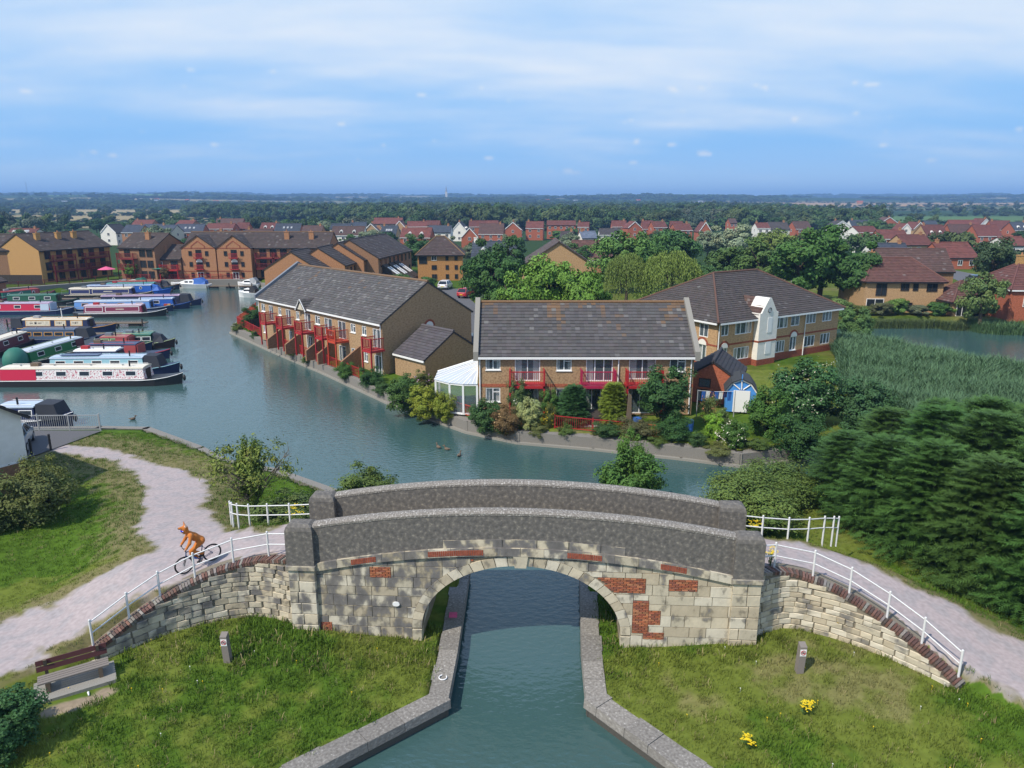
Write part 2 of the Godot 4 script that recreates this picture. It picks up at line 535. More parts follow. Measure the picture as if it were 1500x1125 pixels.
func ground_far(x: float, z: float) -> Color:
	var p := Vector2(x, z)
	for f in field_polys:
		if in_poly(p, f[0]):
			return f[1] * (1.0 + 0.15 * n_patch.get_noise_2d(x * 0.05, z * 0.05))
	var a := n_field.get_noise_2d(x, z)
	if z > -170:
		return turf(x, z)
	if Vector2(x, z).length() > 900.0 and a > 0.33:
		return Color(0.30, 0.25, 0.12)
	return Color(0.035, 0.07, 0.018) if a < 0.1 else Color(0.06, 0.11, 0.03)

func axis(from: float, to: float, step: float, lo: float, hi: float, grow: float) -> PackedFloat32Array:
	var out := []
	var s := step
	var p := from
	while p > lo:
		s *= grow
		p -= s
		out.push_front(p)
	p = from
	while p < to:
		out.append(p)
		p += step
	s = step
	out.append(p)
	while p < hi:
		s *= grow
		p += s
		out.append(p)
	return PackedFloat32Array(out)

const NX0 := -32.0
const NX1 := 32.0
const NZ0 := -64.0
const NZ1 := -10.0

func build_terrain() -> void:
	for q in WATER: water_poly.append(Vector2(q[0], q[1]))
	carve_poly = Geometry2D.offset_polygon(water_poly, 0.34)[0]
	for i in water_poly.size():
		var wa := water_poly[i]; var wb := water_poly[(i + 1) % water_poly.size()]
		if wa.y > -29.0 and wb.y > -29.0 and wa.y < 0.0 and wb.y < 0.0: near_edges.append([wa, wb])
	for q in POND: pond_poly.append(Vector2(q[0], q[1]))
	# the low ground ends inside the thickness of the wing walls and behind the bridge
	for i in range(WALL_LEFT.size() - 1, -1, -1): front_poly.append(Vector2(WALL_LEFT[i].x, WALL_LEFT[i].z) + (Vector2(-0.36, -0.34) if i > 1 else Vector2(0.0, -0.5)))
	for q in [[-7.35, -24.2], [-7.2, -27.0], [7.4, -26.2], [7.7, -23.2]]: front_poly.append(Vector2(q[0], q[1]))
	for i in WALL_RIGHT.size(): front_poly.append(Vector2(WALL_RIGHT[i].x, WALL_RIGHT[i].z) + (Vector2(0.36, -0.34) if i > 1 else Vector2(0.0, -0.5)))
	for q in [[16.5, -17.2], [22, -8], [22, 20], [-22, 20], [-22, -14.5], [-16.2, -19.4]]: front_poly.append(Vector2(q[0], q[1]))
	n_edge.seed = 5; n_edge.frequency = 0.35; n_edge.fractal_octaves = 3
	n_patch.seed = 8; n_patch.frequency = 0.09; n_patch.fractal_octaves = 3
	n_hill.seed = 14; n_hill.frequency = 0.0006; n_hill.fractal_octaves = 3
	n_field.seed = 4; n_field.frequency = 0.0022; n_field.noise_type = FastNoiseLite.TYPE_CELLULAR; n_field.cellular_return_type = FastNoiseLite.RETURN_CELL_VALUE; n_field.fractal_type = FastNoiseLite.FRACTAL_NONE
	for f in FIELDS:
		var pl := PackedVector2Array()
		for k in 4: pl.append(Vector2(f[k][0], f[k][1]))
		field_polys.append([pl, Color(f[4].x, f[4].y, f[4].z)])
	var xs := axis(-40.0, 26.0, 0.34, -5200.0, 5200.0, 1.09)
	var zs := axis(-92.0, -12.0, 0.34, -7600.0, 120.0, 1.09)
	var nx := xs.size(); var nz := zs.size()
	var pos := PackedVector3Array(); pos.resize(nx * nz)
	var nor := PackedVector3Array(); nor.resize(nx * nz)
	var uv := PackedVector2Array(); uv.resize(nx * nz)
	var col := PackedColorArray(); col.resize(nx * nz)
	for j in nz:
		for i in nx:
			var x := xs[i]; var z := zs[j]
			var k := j * nx + i
			pos[k] = Vector3(x, height(x, z), z)
			uv[k] = Vector2((x - NX0) / (NX1 - NX0), (z - NZ0) / (NZ1 - NZ0))
			if x < NX0 + 1.0 or x > NX1 - 1.0 or z < NZ0 + 1.0 or z > NZ1 - 1.0:
				col[k] = ground_far(x, z)
	for j in nz:
		for i in nx:
			var a := pos[j * nx + maxi(i - 1, 0)]; var b := pos[j * nx + mini(i + 1, nx - 1)]
			var c := pos[maxi(j - 1, 0) * nx + i]; var d := pos[mini(j + 1, nz - 1) * nx + i]
			nor[j * nx + i] = (d - c).cross(b - a).normalized()
	var i_near := PackedInt32Array(); var i_far := PackedInt32Array()
	for j in nz - 1:
		for i in nx - 1:
			var a := j * nx + i
			var inside := xs[i] >= NX0 and xs[i + 1] <= NX1 and zs[j] >= NZ0 and zs[j + 1] <= NZ1
			var ar := i_near if inside else i_far
			for q in [a, a + 1, a + nx, a + 1, a + nx + 1, a + nx]: ar.append(q)
			if inside: i_near = ar
			else: i_far = ar
	var mesh := ArrayMesh.new()
	for q in [i_near, i_far]:
		var arr := []
		arr.resize(Mesh.ARRAY_MAX)
		arr[Mesh.ARRAY_VERTEX] = pos; arr[Mesh.ARRAY_NORMAL] = nor; arr[Mesh.ARRAY_TEX_UV] = uv; arr[Mesh.ARRAY_COLOR] = col; arr[Mesh.ARRAY_INDEX] = q
		mesh.add_surface_from_arrays(Mesh.PRIMITIVE_TRIANGLES, arr)
	var tw := 1024; var th := 864
	var data := PackedByteArray(); data.resize(tw * th * 3)
	for j in th:
		for i in tw:
			var x := lerpf(NX0, NX1, (i + 0.5) / tw); var z := lerpf(NZ0, NZ1, (j + 0.5) / th)
			var c := ground_near(x, z).linear_to_srgb()
			var o := (j * tw + i) * 3
			data[o] = int(clampf(c.r, 0, 1) * 255); data[o + 1] = int(clampf(c.g, 0, 1) * 255); data[o + 2] = int(clampf(c.b, 0, 1) * 255)
	var near := StandardMaterial3D.new()
	near.albedo_texture = ImageTexture.create_from_image(Image.create_from_data(tw, th, false, Image.FORMAT_RGB8, data))
	near.roughness = 0.97
	near.metallic_specular = 0.2
	near.texture_repeat = false
	var far := vmat(0.97, noise_tex(44, 0.02, [[0.0, Color(0.6, 0.6, 0.6)], [1.0, Color(1, 1, 1)]], 512, 5), 0.05, true)
	far.metallic_specular = 0.2
	mesh.surface_set_material(0, near)
	mesh.surface_set_material(1, far)
	var o := MeshInstance3D.new()
	o.name = "ground"
	o.mesh = mesh
	add_child(o)
	o.set_meta("kind", "structure")

func sheet(poly: PackedVector2Array, y: float) -> ArrayMesh:
	var b := MB.new()
	var ix := Geometry2D.triangulate_polygon(poly)
	for i in range(0, ix.size(), 3):
		var p := poly[ix[i]]; var q := poly[ix[i + 1]]; var r := poly[ix[i + 2]]
		if (q - p).cross(r - p) > 0:
			var t := q; q = r; r = t
		b.tri(Vector3(p.x, y, p.y), Vector3(q.x, y, q.y), Vector3(r.x, y, r.y))
	return b.done()

func build_water() -> void:
	var m := StandardMaterial3D.new()
	m.albedo_color = srgb(0.042, 0.091, 0.089)
	m.roughness = 0.035
	m.metallic_specular = 0.58
	var n := FastNoiseLite.new(); n.seed = 2; n.frequency = 0.018; n.fractal_octaves = 5
	var t := NoiseTexture2D.new(); t.width = 1024; t.height = 1024; t.seamless = true; t.noise = n
	m.heightmap_enabled = true
	m.heightmap_texture = t
	m.heightmap_scale = 1.6
	m.uv1_triplanar = true
	m.uv1_world_triplanar = true
	m.uv1_scale = Vector3(0.1, 0.1, 0.16)
	var big := PackedVector2Array()
	for p in Geometry2D.offset_polygon(water_poly, 1.0)[0]: big.append(p)
	structure("canal_water", sheet(big, 0.0), m)
	structure("pond_water", sheet(Geometry2D.offset_polygon(pond_poly, 1.0)[0], 0.02), m)

func ribbon(path: Array, lift: float, w: float) -> ArrayMesh:   # a road strip laid on the ground
	var b := MB.new()
	var pts := []
	for i in path.size() - 1:
		for k in 6: pts.append((path[i] as Vector2).lerp(path[i + 1], k / 6.0))
	pts.append(path[path.size() - 1])
	for i in pts.size() - 1:
		var d: Vector2 = (pts[i + 1] - pts[i]).normalized()
		var d0: Vector2 = (pts[i + 1] - pts[maxi(i - 1, 0)]).normalized()
		var d1: Vector2 = (pts[mini(i + 2, pts.size() - 1)] - pts[i]).normalized()
		var s0 := Vector2(-d0.y, d0.x) * w * 0.5; var s1 := Vector2(-d1.y, d1.x) * w * 0.5
		var q := []
		for e in [pts[i] + s0, pts[i] - s0, pts[i + 1] - s1, pts[i + 1] + s1]:
			q.append(Vector3(e.x, height(e.x, e.y) + lift, e.y))
		b.quad(q[0], q[3], q[2], q[1])
	return b.done()

func build_roads() -> void:
	structure("estate_road", ribbon([Vector2(-1, -62), Vector2(-4.5, -78), Vector2(-6, -92), Vector2(-10, -112), Vector2(-20, -128)], 0.035, 6.5), M.asphalt)
	structure("parking_court", sheet(PackedVector2Array([Vector2(-14, -112), Vector2(-2, -112), Vector2(-3, -124), Vector2(-20, -124)]), 1.292), M.asphalt)
	structure("car_park", sheet(PackedVector2Array([Vector2(-45, -46.2), Vector2(-27.4, -46.1), Vector2(-28.2, -43.2), Vector2(-29.2, -40), Vector2(-45, -38)]), 1.06), M.asphalt)
	structure("side_road", ribbon([Vector2(84, -128), Vector2(92, -150), Vector2(96, -175)], 0.03, 6.0), M.asphalt)
	structure("park_path", ribbon([Vector2(45, -118), Vector2(53, -150), Vector2(60, -185)], 0.03, 3.0), M.asphalt)
# ---------------------------------------------------------------- the stone bridge and its wing walls
const ARCH_A := 3.55
const ARCH_Y := 1.05
const ARCH_R := 2.58

func arch_pts(a: float, r: float, y0: float, n := 28) -> PackedVector2Array:
	var p := PackedVector2Array()
	for i in n + 1:
		var t := PI * i / n
		p.append(Vector2(cos(t) * a, ARCH_Y + sin(t) * r))
	p.append(Vector2(-a, y0))
	p.append(Vector2(a, y0))
	return p

func string_y(x: float) -> float: return 4.33 - 0.84 * pow(x / 7.4, 2)
func para_y(x: float) -> float: return 5.66 - 0.70 * pow(x / 7.4, 2)

func stone_mats(stain: float, seed_: int) -> Array:
	# cream limestone; the dark crust of soot and lichen has an outline of its own
	var out := []
	for k in 4:
		var lim: Color = [Color(0.56, 0.49, 0.36), Color(0.49, 0.435, 0.325), Color(0.60, 0.545, 0.43), Color(0.45, 0.385, 0.275)][k]
		var dark := Color(0.105, 0.098, 0.092)
		var t := noise_tex(60, 0.011, [[0.0, dark], [clampf(stain - 0.12, 0.01, 0.9), dark * 1.6], [clampf(stain + 0.02, 0.03, 0.91), lim * 0.55], [clampf(stain + 0.14, 0.05, 0.93), lim * 0.9], [0.96, lim * 1.08]], 512, 6)
		var sm := mat(Color(1, 1, 1), 0.95, t, 0.30, M.fine_h, 0.6)
		sm.uv1_scale = Vector3(0.28, 0.19, 0.28)
		out.append(sm)
	return out

func build_bridge() -> void:
	var br := thing("stone_bridge", "old humpback stone arch bridge with dark parapets and brick repairs over the canal", "bridge", Vector3(0.3, 0, -22.9), deg_to_rad(-3.5))
	var W := 3.05
	var clean := stone_mats(0.20, 60)
	var mixed := stone_mats(0.40, 70)
	var stained := stone_mats(0.56, 80)
	var crust := noise_tex(90, 0.014, [[0.0, Color(0.07, 0.066, 0.062)], [0.35, Color(0.105, 0.098, 0.09)], [0.7, Color(0.145, 0.134, 0.12)], [0.9, Color(0.26, 0.235, 0.19)]], 1024, 6)
	var parm := mat(Color(1, 1, 1), 0.97, crust, 0.33, M.fine_h, 0.7)
	var cope := mat(Color(1, 1, 1), 0.97, noise_tex(91, 0.035, [[0.0, Color(0.12, 0.11, 0.1)], [0.6, Color(0.21, 0.19, 0.165)], [0.72, Color(0.36, 0.34, 0.31)], [0.85, Color(0.55, 0.53, 0.5)]], 512, 4), 0.6, M.fine_h, 0.8)
	var mortar := mat(Color(0.30, 0.245, 0.165), 0.97, M.speck, 0.8)
	# core: spandrels and barrel
	var outline := PackedVector2Array()
	for i in 33: outline.append(Vector2(lerpf(-7.3, 7.3, i / 32.0), string_y(lerpf(-7.3, 7.3, i / 32.0)) - 0.02))
	outline.append(Vector2(7.3, -0.6)); outline.append(Vector2(-7.3, -0.6))
	var core: Array = Geometry2D.clip_polygons(outline, arch_pts(ARCH_A, ARCH_R, -1.0))
	var b := MB.new()
	for pl in core: b.prism(pl, -W, 0.0)
	part("core", b.done(), mortar, br)
	# ashlar blocks of the near face
	var arch_out := arch_pts(ARCH_A + 0.36, ARCH_R + 0.36, -1.0)
	var below := PackedVector2Array()
	for i in 33: below.append(Vector2(lerpf(-7.32, 7.32, i / 32.0), string_y(lerpf(-7.32, 7.32, i / 32.0)) - 0.31))
	below.append(Vector2(7.32, -0.6)); below.append(Vector2(-7.32, -0.6))
	var bricks := [Rect2(-5.35, 3.02, 0.75, 0.40), Rect2(-2.75, 2.95, 0.45, 0.16), Rect2(-1.75, 3.55, 0.62, 0.28), Rect2(2.35, 2.72, 2.0, 0.56), Rect2(5.15, 2.85, 0.98, 0.42), Rect2(3.95, 1.15, 0.55, 1.28), Rect2(4.5, 1.5, 0.42, 0.55), Rect2(4.35, 0.92, 0.72, 0.26), Rect2(-7.25, 0.75, 0.4, 0.4)]
	var y := 0.2
	var row := 0
	while y < 4.1:
		var ch := rng.randf_range(0.34, 0.46)
		var x := -7.3 - rng.randf() * 0.5
		while x < 7.3:
			var sw := rng.randf_range(0.45, 1.05)
			var rect := PackedVector2Array([Vector2(x + 0.011, y + 0.011), Vector2(x + sw - 0.011, y + 0.011), Vector2(x + sw - 0.011, y + ch - 0.011), Vector2(x + 0.011, y + ch - 0.011)])
			for pa in Geometry2D.intersect_polygons(rect, below):
				for pb in Geometry2D.clip_polygons(pa, arch_out):
					var list := [pb]
					for r in bricks:
						var rr: Rect2 = r.grow(0.012)
						var cutter := PackedVector2Array([rr.position, Vector2(rr.end.x, rr.position.y), rr.end, Vector2(rr.position.x, rr.end.y)])
						var nxt := []
						for pc in list:
							for pd in Geometry2D.clip_polygons(pc, cutter):
								if not Geometry2D.is_polygon_clockwise(pd): nxt.append(pd)
						list = nxt
					for pc in list:
						var area := 0.0
						for i in pc.size(): area += pc[i].cross(pc[(i + 1) % pc.size()])
						if absf(area) < 0.03: continue
						var sb := MB.new()
						var out := rng.randf_range(0.018, 0.045)
						sb.prism(pc, -0.05, out)
						var cx := x + sw * 0.5
						var st := 0.62 - cx * 0.12 + n_patch.get_noise_2d(cx * 7.0, y * 8.0) * 0.9 + (0.25 if y > 2.6 else 0.0)
						var set_ := stained if st > 0.85 else (mixed if st > 0.3 else clean)
						part("stone", sb.done(), set_[rng.randi() % 4], br)
			x += sw
		y += ch
		row += 1
	# brick repairs: small bricks joined patch by patch
	M.brick_bits = vmat(0.95, M.speck, 1.2)
	for r in bricks:
		var pb := MB.new()
		var yy: float = r.position.y
		var k := 0
		while yy < r.end.y - 0.03:
			var xx: float = r.position.x - (0.11 if k % 2 else 0.0)
			while xx < r.end.x:
				var x0: float = maxf(xx, r.position.x); var x1: float = minf(xx + 0.215, r.end.x)
				if x1 - x0 > 0.04 and Vector2((x0 + x1) * 0.5 / (ARCH_A + 0.37), maxf(0, yy - ARCH_Y) / (ARCH_R + 0.37)).length() > 1.0:
					pb.col = jitter([Color(0.44, 0.15, 0.07), Color(0.36, 0.115, 0.06), Color(0.47, 0.2, 0.1), Color(0.30, 0.11, 0.07)][rng.randi() % 4], 0.22)
					pb.box(Vector3((x0 + x1) * 0.5, yy + 0.033, 0.01 + rng.randf() * 0.008), Vector3(x1 - x0 - 0.016, 0.052, 0.06))
				xx += 0.225
			yy += 0.07
			k += 1
		part("brick_patch", pb.done(), M.brick_bits, br).set_meta("kind", "stuff")
	# arch ring
	var nv := 26
	for i in nv:
		var t0 := PI * i / nv; var t1 := PI * (i + 1) / nv
		var g := 0.004
		var pl := PackedVector2Array()
		for q in [[t0 + g, 0.0], [lerpf(t0, t1, 0.5), 0.0], [t1 - g, 0.0], [t1 - g, 0.35], [lerpf(t0, t1, 0.5), 0.35], [t0 + g, 0.35]]:
			pl.append(Vector2(cos(q[0]) * (ARCH_A + q[1]), ARCH_Y + sin(q[0]) * (ARCH_R + q[1])))
		var vb := MB.new(); vb.prism(pl, -0.25, 0.05)
		part("voussoir", vb.done(), (mixed if (i % 5 == 2 or i > 18) else clean)[i % 4], br)
	for sx in [-1, 1]:
		for k in 2:
			var vb := MB.new()
			vb.block(Vector3(sx * (ARCH_A + 0.175), 0.1 + k * 0.6, -0.1), Vector3(0.35, 0.59, 0.31), 0.015)
			part("voussoir", vb.done(), clean[k], br)
	var kb := MB.new()
	kb.prism(PackedVector2Array([Vector2(-0.2, 3.58), Vector2(0.2, 3.58), Vector2(0.27, 4.06), Vector2(-0.27, 4.06)]), -0.2, 0.11)
	part("keystone", kb.done(), clean[1], br)
	# back face ring so that the arch reads from behind too
	var ab := MB.new()
	for i in nv:
		var t0 := PI * i / nv; var t1 := PI * (i + 1) / nv
		ab.prism(PackedVector2Array([Vector2(cos(t0) * ARCH_A, ARCH_Y + sin(t0) * ARCH_R), Vector2(cos(t1) * ARCH_A, ARCH_Y + sin(t1) * ARCH_R), Vector2(cos(t1) * (ARCH_A + 0.35), ARCH_Y + sin(t1) * (ARCH_R + 0.35)), Vector2(cos(t0) * (ARCH_A + 0.35), ARCH_Y + sin(t0) * (ARCH_R + 0.35))]), -W - 0.05, -W + 0.2)
	part("back_arch_ring", ab.done(), mixed[0], br)
	# soffit stones of the barrel, with a brick band
	var bb := MB.new()
	for i in 20:
		var t0 := PI * i / 20.0; var t1 := PI * (i + 1) / 20.0
		for k in 5:
			var z0 := -0.26 - k * 0.5; var z1 := z0 - 0.48
			var a0 := ARCH_A - 0.02
			bb.quad(Vector3(cos(t0) * a0, ARCH_Y + sin(t0) * (ARCH_R - 0.02), z0), Vector3(cos(t0) * a0, ARCH_Y + sin(t0) * (ARCH_R - 0.02), z1), Vector3(cos(t1) * a0, ARCH_Y + sin(t1) * (ARCH_R - 0.02), z1), Vector3(cos(t1) * a0, ARCH_Y + sin(t1) * (ARCH_R - 0.02), z0))
	part("barrel_lining", bb.done(), mixed[2], br)
	# string course, in lengths
	var ns := 18
	for i in ns:
		var x0 := lerpf(-7.32, 7.32, float(i) / ns) + 0.006; var x1 := lerpf(-7.32, 7.32, float(i + 1) / ns) - 0.006
		for side in 2:
			var z0 := -0.1 if side == 0 else -W - 0.12
			var pl := PackedVector2Array([Vector2(x0, string_y(x0) - 0.3), Vector2(x1, string_y(x1) - 0.3), Vector2(x1, string_y(x1)), Vector2(x0, string_y(x0))])
			var sb := MB.new(); sb.prism(pl, z0, z0 + 0.22)
			part("string_course_stone", sb.done(), stained[i % 4] if i % 4 != 1 else mixed[i % 3], br)
	for q in [[-5.95, -5.05], [-3.2, -1.3], [1.65, 2.85], [4.85, 5.75]]:
		var pbk := MB.new()
		var xx: float = q[0]
		while xx < q[1]:
			pbk.box(Vector3(xx, string_y(xx) - 0.16, 0.125), Vector3(0.062, 0.2, 0.012))
			xx += 0.075
		part("exposed_brick_course", pbk.done(), M.brick_rust, br).set_meta("kind", "stuff")
	# parapets: a long rendered wall with a rounded, lichen-speckled coping
	for side in 2:
		var zf := 0.03 if side == 0 else -W + 0.43
		var zb := zf - 0.46
		var pb := MB.new(); var cb := MB.new()
		var cnt := 48
		for i in cnt:
			var xx := [lerpf(-7.32, 7.32, float(i) / cnt), lerpf(-7.32, 7.32, float(i + 1) / cnt)]
			var ring := []
			var cring := []
			for x in xx:
				var y0: float = string_y(x) - 0.01
				var y1: float = para_y(x) - 0.15
				var wob: float = n_edge.get_noise_2d(x * 3.0, side * 9.0) * 0.02
				ring.append([Vector3(x, y0, zf + wob), Vector3(x, y1, zf - 0.02 + wob), Vector3(x, y1, zb + 0.02), Vector3(x, y0, zb)])
				cring.append([Vector3(x, y1, zf - 0.005 + wob), Vector3(x, y1 + 0.08, zf + wob), Vector3(x, y1 + 0.145 + wob, zf - 0.09), Vector3(x, y1 + 0.165 + wob, (zf + zb) * 0.5), Vector3(x, y1 + 0.145, zb + 0.09), Vector3(x, y1 + 0.08, zb), Vector3(x, y1, zb + 0.005)])
			for k in 3: pb.quad(ring[0][k], ring[1][k], ring[1][k + 1], ring[0][k + 1])
			for k in 6: cb.quad(cring[0][k], cring[1][k], cring[1][k + 1], cring[0][k + 1])
			if i == 0: 
				pb.quad(ring[0][3], ring[0][0], ring[0][1], ring[0][2])
				cb.fan(cring[0], true)
			if i == cnt - 1:
				pb.quad(ring[1][0], ring[1][3], ring[1][2], ring[1][1])
				cb.fan(cring[1], false)
		part("parapet", pb.done(), parm, br)
		part("parapet_coping", cb.done(), cope, br)
	var pale := MB.new()
	for q in [[-0.6, 0.55], [0.58, 1.65], [1.68, 2.75], [-2.7, -0.65], [2.78, 3.6]]:
		pale.prism(PackedVector2Array([Vector2(q[0], string_y(q[0]) + 0.0), Vector2(q[1], string_y(q[1]) + 0.0), Vector2(q[1], string_y(q[1]) + 0.3), Vector2(q[0], string_y(q[0]) + 0.3)]), 0.0, 0.055)
	part("plinth_stones", pale.done(), stained[0], br)
	# end pilasters
	for sx in [-1, 1]:
		var bx: float = sx * 7.78
		for k in 8:
			var sb := MB.new()
			var y0 := -0.2 + k * 0.435
			var split := rng.randf_range(-0.18, 0.18)
			for h in 2:
				var w0: float = -0.48 if h == 0 else split + 0.01
				var w1: float = split - 0.01 if h == 0 else 0.48
				sb = MB.new()
				sb.block(Vector3(bx + (w0 + w1) * 0.5, y0 + 0.21, -0.18), Vector3(w1 - w0, 0.415, 0.7), 0.015)
				part("pilaster_stone", sb.done(), (clean if sx > 0 or k < 3 else mixed)[rng.randi() % 4], br)
		var fb := MB.new()
		fb.box(Vector3(bx, 1.6, -0.2), Vector3(0.94, 3.6, 0.62))
		fb.box(Vector3(bx, 1.6, -W + 0.3), Vector3(0.94, 3.6, 0.7))
		part("pilaster_core", fb.done(), mortar, br)
		var pb2 := MB.new()
		pb2.block(Vector3(bx, 3.37, -0.16), Vector3(1.08, 0.2, 0.82), 0.03)
		part("pilaster_band", pb2.done(), stained[1], br)
		pb2 = MB.new()
		pb2.block(Vector3(bx, 3.37, -W + 0.3), Vector3(1.08, 0.2, 0.82), 0.03)
		part("pilaster_band", pb2.done(), stained[1], br)
		for side in 2:
			var zc := -0.17 if side == 0 else -W + 0.3
			var cb := MB.new()
			var rings := []
			for q in [[3.47, 0.5, 0.38], [4.78, 0.49, 0.37], [4.92, 0.45, 0.33], [5.0, 0.33, 0.22], [5.02, 0.1, 0.06]]:
				var ring := []
				for an in [[-1, 1], [1, 1], [1, -1], [-1, -1]]:
					ring.append(Vector3(bx + an[0] * q[1], q[0], zc + an[1] * q[2]))
				rings.append(ring)
			cb.loft(rings, true, false, true)
			part("pilaster_cap", cb.done(), parm, br)
	# deck
	var db := MB.new()
	for i in 24:
		var x0 := lerpf(-8.3, 8.3, i / 24.0); var x1 := lerpf(-8.3, 8.3, (i + 1) / 24.0)
		db.quad(Vector3(x0, string_y(x0) - 0.05, -0.4), Vector3(x1, string_y(x1) - 0.05, -0.4), Vector3(x1, string_y(x1) - 0.05, -W + 0.4), Vector3(x0, string_y(x0) - 0.05, -W + 0.4))
	part("deck", db.done(), mat(Color(0.27, 0.24, 0.21), 0.97, M.speck, 0.7), br)
	# small oval number plate on the left spandrel
	var ov := MB.new()
	var opts := PackedVector2Array()
	for i in 16: opts.append(Vector2(-4.45 + cos(TAU * i / 16) * 0.13, 2.0 + sin(TAU * i / 16) * 0.085))
	ov.prism(opts, 0.04, 0.085)
	part("number_plate", ov.done(), M.white, br)
	wing_wall(WALL_LEFT, "wing_wall", "curved rubble stone wing wall left of the arch below the cyclist", mixed, stained, clean)
	wing_wall(WALL_RIGHT, "wing_wall", "curved rubble stone wing wall right of the arch beside the yellow ragwort", clean, mixed, clean)

func curve_pts(path: Array, step: float) -> Array:
	var cv := Curve3D.new()
	for i in path.size():
		var t: Vector3 = (path[mini(i + 1, path.size() - 1)] - path[maxi(i - 1, 0)]) * 0.17
		cv.add_point(path[i], -t, t)
	var L := cv.get_baked_length()
	var out := []
	var n := int(L / step)
	for i in n + 1: out.append(cv.sample_baked(L * i / n))
	return out

func wing_wall(path: Array, called: String, label: String, set_a: Array, set_b: Array, set_c: Array) -> void:
	var w := thing(called, label, "wall", path[0], 0.0, "wing walls of the bridge")
	var pts := curve_pts(path, 0.1)
	var n := pts.size()
	var o: Vector3 = path[0]
	var sgn := 1.0 if path[path.size() - 1].x > 0 else -1.0
	# outward (towards the canal grass) normal
	var nor := []
	for i in n:
		var t: Vector3 = pts[mini(i + 1, n - 1)] - pts[maxi(i - 1, 0)]
		var q := Vector3(-t.z, 0, t.x).normalized() * sgn
		nor.append(q)
	var cb := MB.new()
	for i in n - 1:
		var A: Vector3 = pts[i] - o; var B: Vector3 = pts[i + 1] - o
		var na: Vector3 = nor[i]; var nb: Vector3 = nor[i + 1]
		var lo := -o.y + 0.2
		var Ab := Vector3(A.x, lo, A.z); var Bb := Vector3(B.x, lo, B.z)
		cb.quad(Ab, Bb, B, A)
		cb.quad(Bb - nb * 0.9, Ab - na * 0.9, A - na * 0.9, B - nb * 0.9)
		cb.quad(A, B, B - nb * 0.9, A - na * 0.9)
	part("core", cb.done(), mat(Color(0.22, 0.19, 0.14), 0.97, M.speck, 0.8), w)
	# unit stones, bevelled and uneven
	var kinds := []
	for k in 5:
		var b := MB.new()
		var h := Vector3(0.5, 0.5, 0.5)
		var f := []
		for q in [[-1, -1], [1, -1], [1, 1], [-1, 1]]:
			f.append(Vector3(q[0] * (0.43 + rng.randf() * 0.05), q[1] * (0.40 + rng.randf() * 0.07), 0.35 + rng.randf() * 0.15))
		var m := [Vector3(-0.5, -0.5, 0.1), Vector3(0.5, -0.5, 0.1), Vector3(0.5, 0.5, 0.1), Vector3(-0.5, 0.5, 0.1)]
		b.quad(f[0], f[1], f[2], f[3])
		for i in 4:
			var j := (i + 1) % 4
			b.quad(m[i], m[j], f[j], f[i])
			b.quad(m[i] - Vector3(0, 0, 0.5), m[j] - Vector3(0, 0, 0.5), m[j], m[i])
		kinds.append(b.done())
	var y := 0.45
	var cnt := 0
	while y < 3.3:
		var ch := rng.randf_range(0.17, 0.27)
		var s := rng.randf() * -2.0
		while s < n - 2:
			var len_ := rng.randf_range(2.6, 6.2)
			var mid := int(clampf(s + len_ * 0.5, 0, n - 1))
			var p: Vector3 = pts[mid]
			if y + ch * 0.55 < p.y - 0.06 and y > height(p.x + nor[mid].x * 0.5, p.z + nor[mid].z * 0.5) - 0.35 and s + len_ > 1.0 and cnt < 296:
				var st := MeshInstance3D.new()
				st.name = "stone"
				st.mesh = kinds[rng.randi() % 5]
				var q := rng.randf() + n_patch.get_noise_2d(p.x * 9, y * 9) * 0.6 + (0.25 if y > p.y - 0.5 else 0.0)
				st.material_override = (set_b if q > 0.85 else (set_a if q > 0.35 else set_c))[rng.randi() % 4]
				var zax: Vector3 = nor[mid]
				var xax := Vector3.UP.cross(zax)
				st.transform = Transform3D(Basis(xax * (len_ * 0.1 - 0.022), Vector3.UP * (minf(ch, p.y - y) - 0.02), zax * rng.randf_range(0.09, 0.14)), p - o + Vector3(0, y + ch * 0.5 - p.y, 0) + zax * 0.01)
				w.add_child(st, true)
				cnt += 1
			s += len_
		y += ch
	# weathered brick coping, bricks on edge
	var bb := MB.new()
	var s := 0
	while s < n - 1:
		var p: Vector3 = pts[s] - o
		var t: Vector3 = (pts[s + 1] - pts[s]).normalized()
		var side := Vector3(-t.z, 0, t.x).normalized()
		var up := side.cross(t).normalized()
		if up.y < 0: up = -up
		bb.col = jitter([Color(0.17, 0.085, 0.065), Color(0.24, 0.13, 0.10), Color(0.30, 0.27, 0.24), Color(0.12, 0.085, 0.07)][rng.randi() % 4], 0.2)
		bb.box(p - nor[s] * 0.17 + up * (0.04 + rng.randf() * 0.03), Vector3(0.082, 0.13, 0.44), Basis(t, up, t.cross(up)))
		s += 1
	part("brick_coping", bb.done(), M.tile, w).set_meta("kind", "stuff")
	# railing of white tubes standing behind the coping
	var ra := thing("railing", "white tubular railing along the %s wing wall beside the bridge" % ("right" if sgn > 0 else "left"), "railing", Vector3(pts[0].x, 0, pts[0].z), 0.0, "white railings at the bridge")
	var o2 := Vector3(pts[0].x, 0, pts[0].z)
	var posts: Array = [[0.0, 1], [0.155, 1], [0.31, 1], [0.47, 1], [0.64, 1], [0.81, 1], [0.985, 1]] if sgn > 0 else [[0.02, 0], [0.17, 1], [0.335, 1], [0.51, 1], [0.67, 1], [0.82, 1], [0.99, 1]]
	rail(ra, pts, nor, posts, o2, 0.3, 0.08)

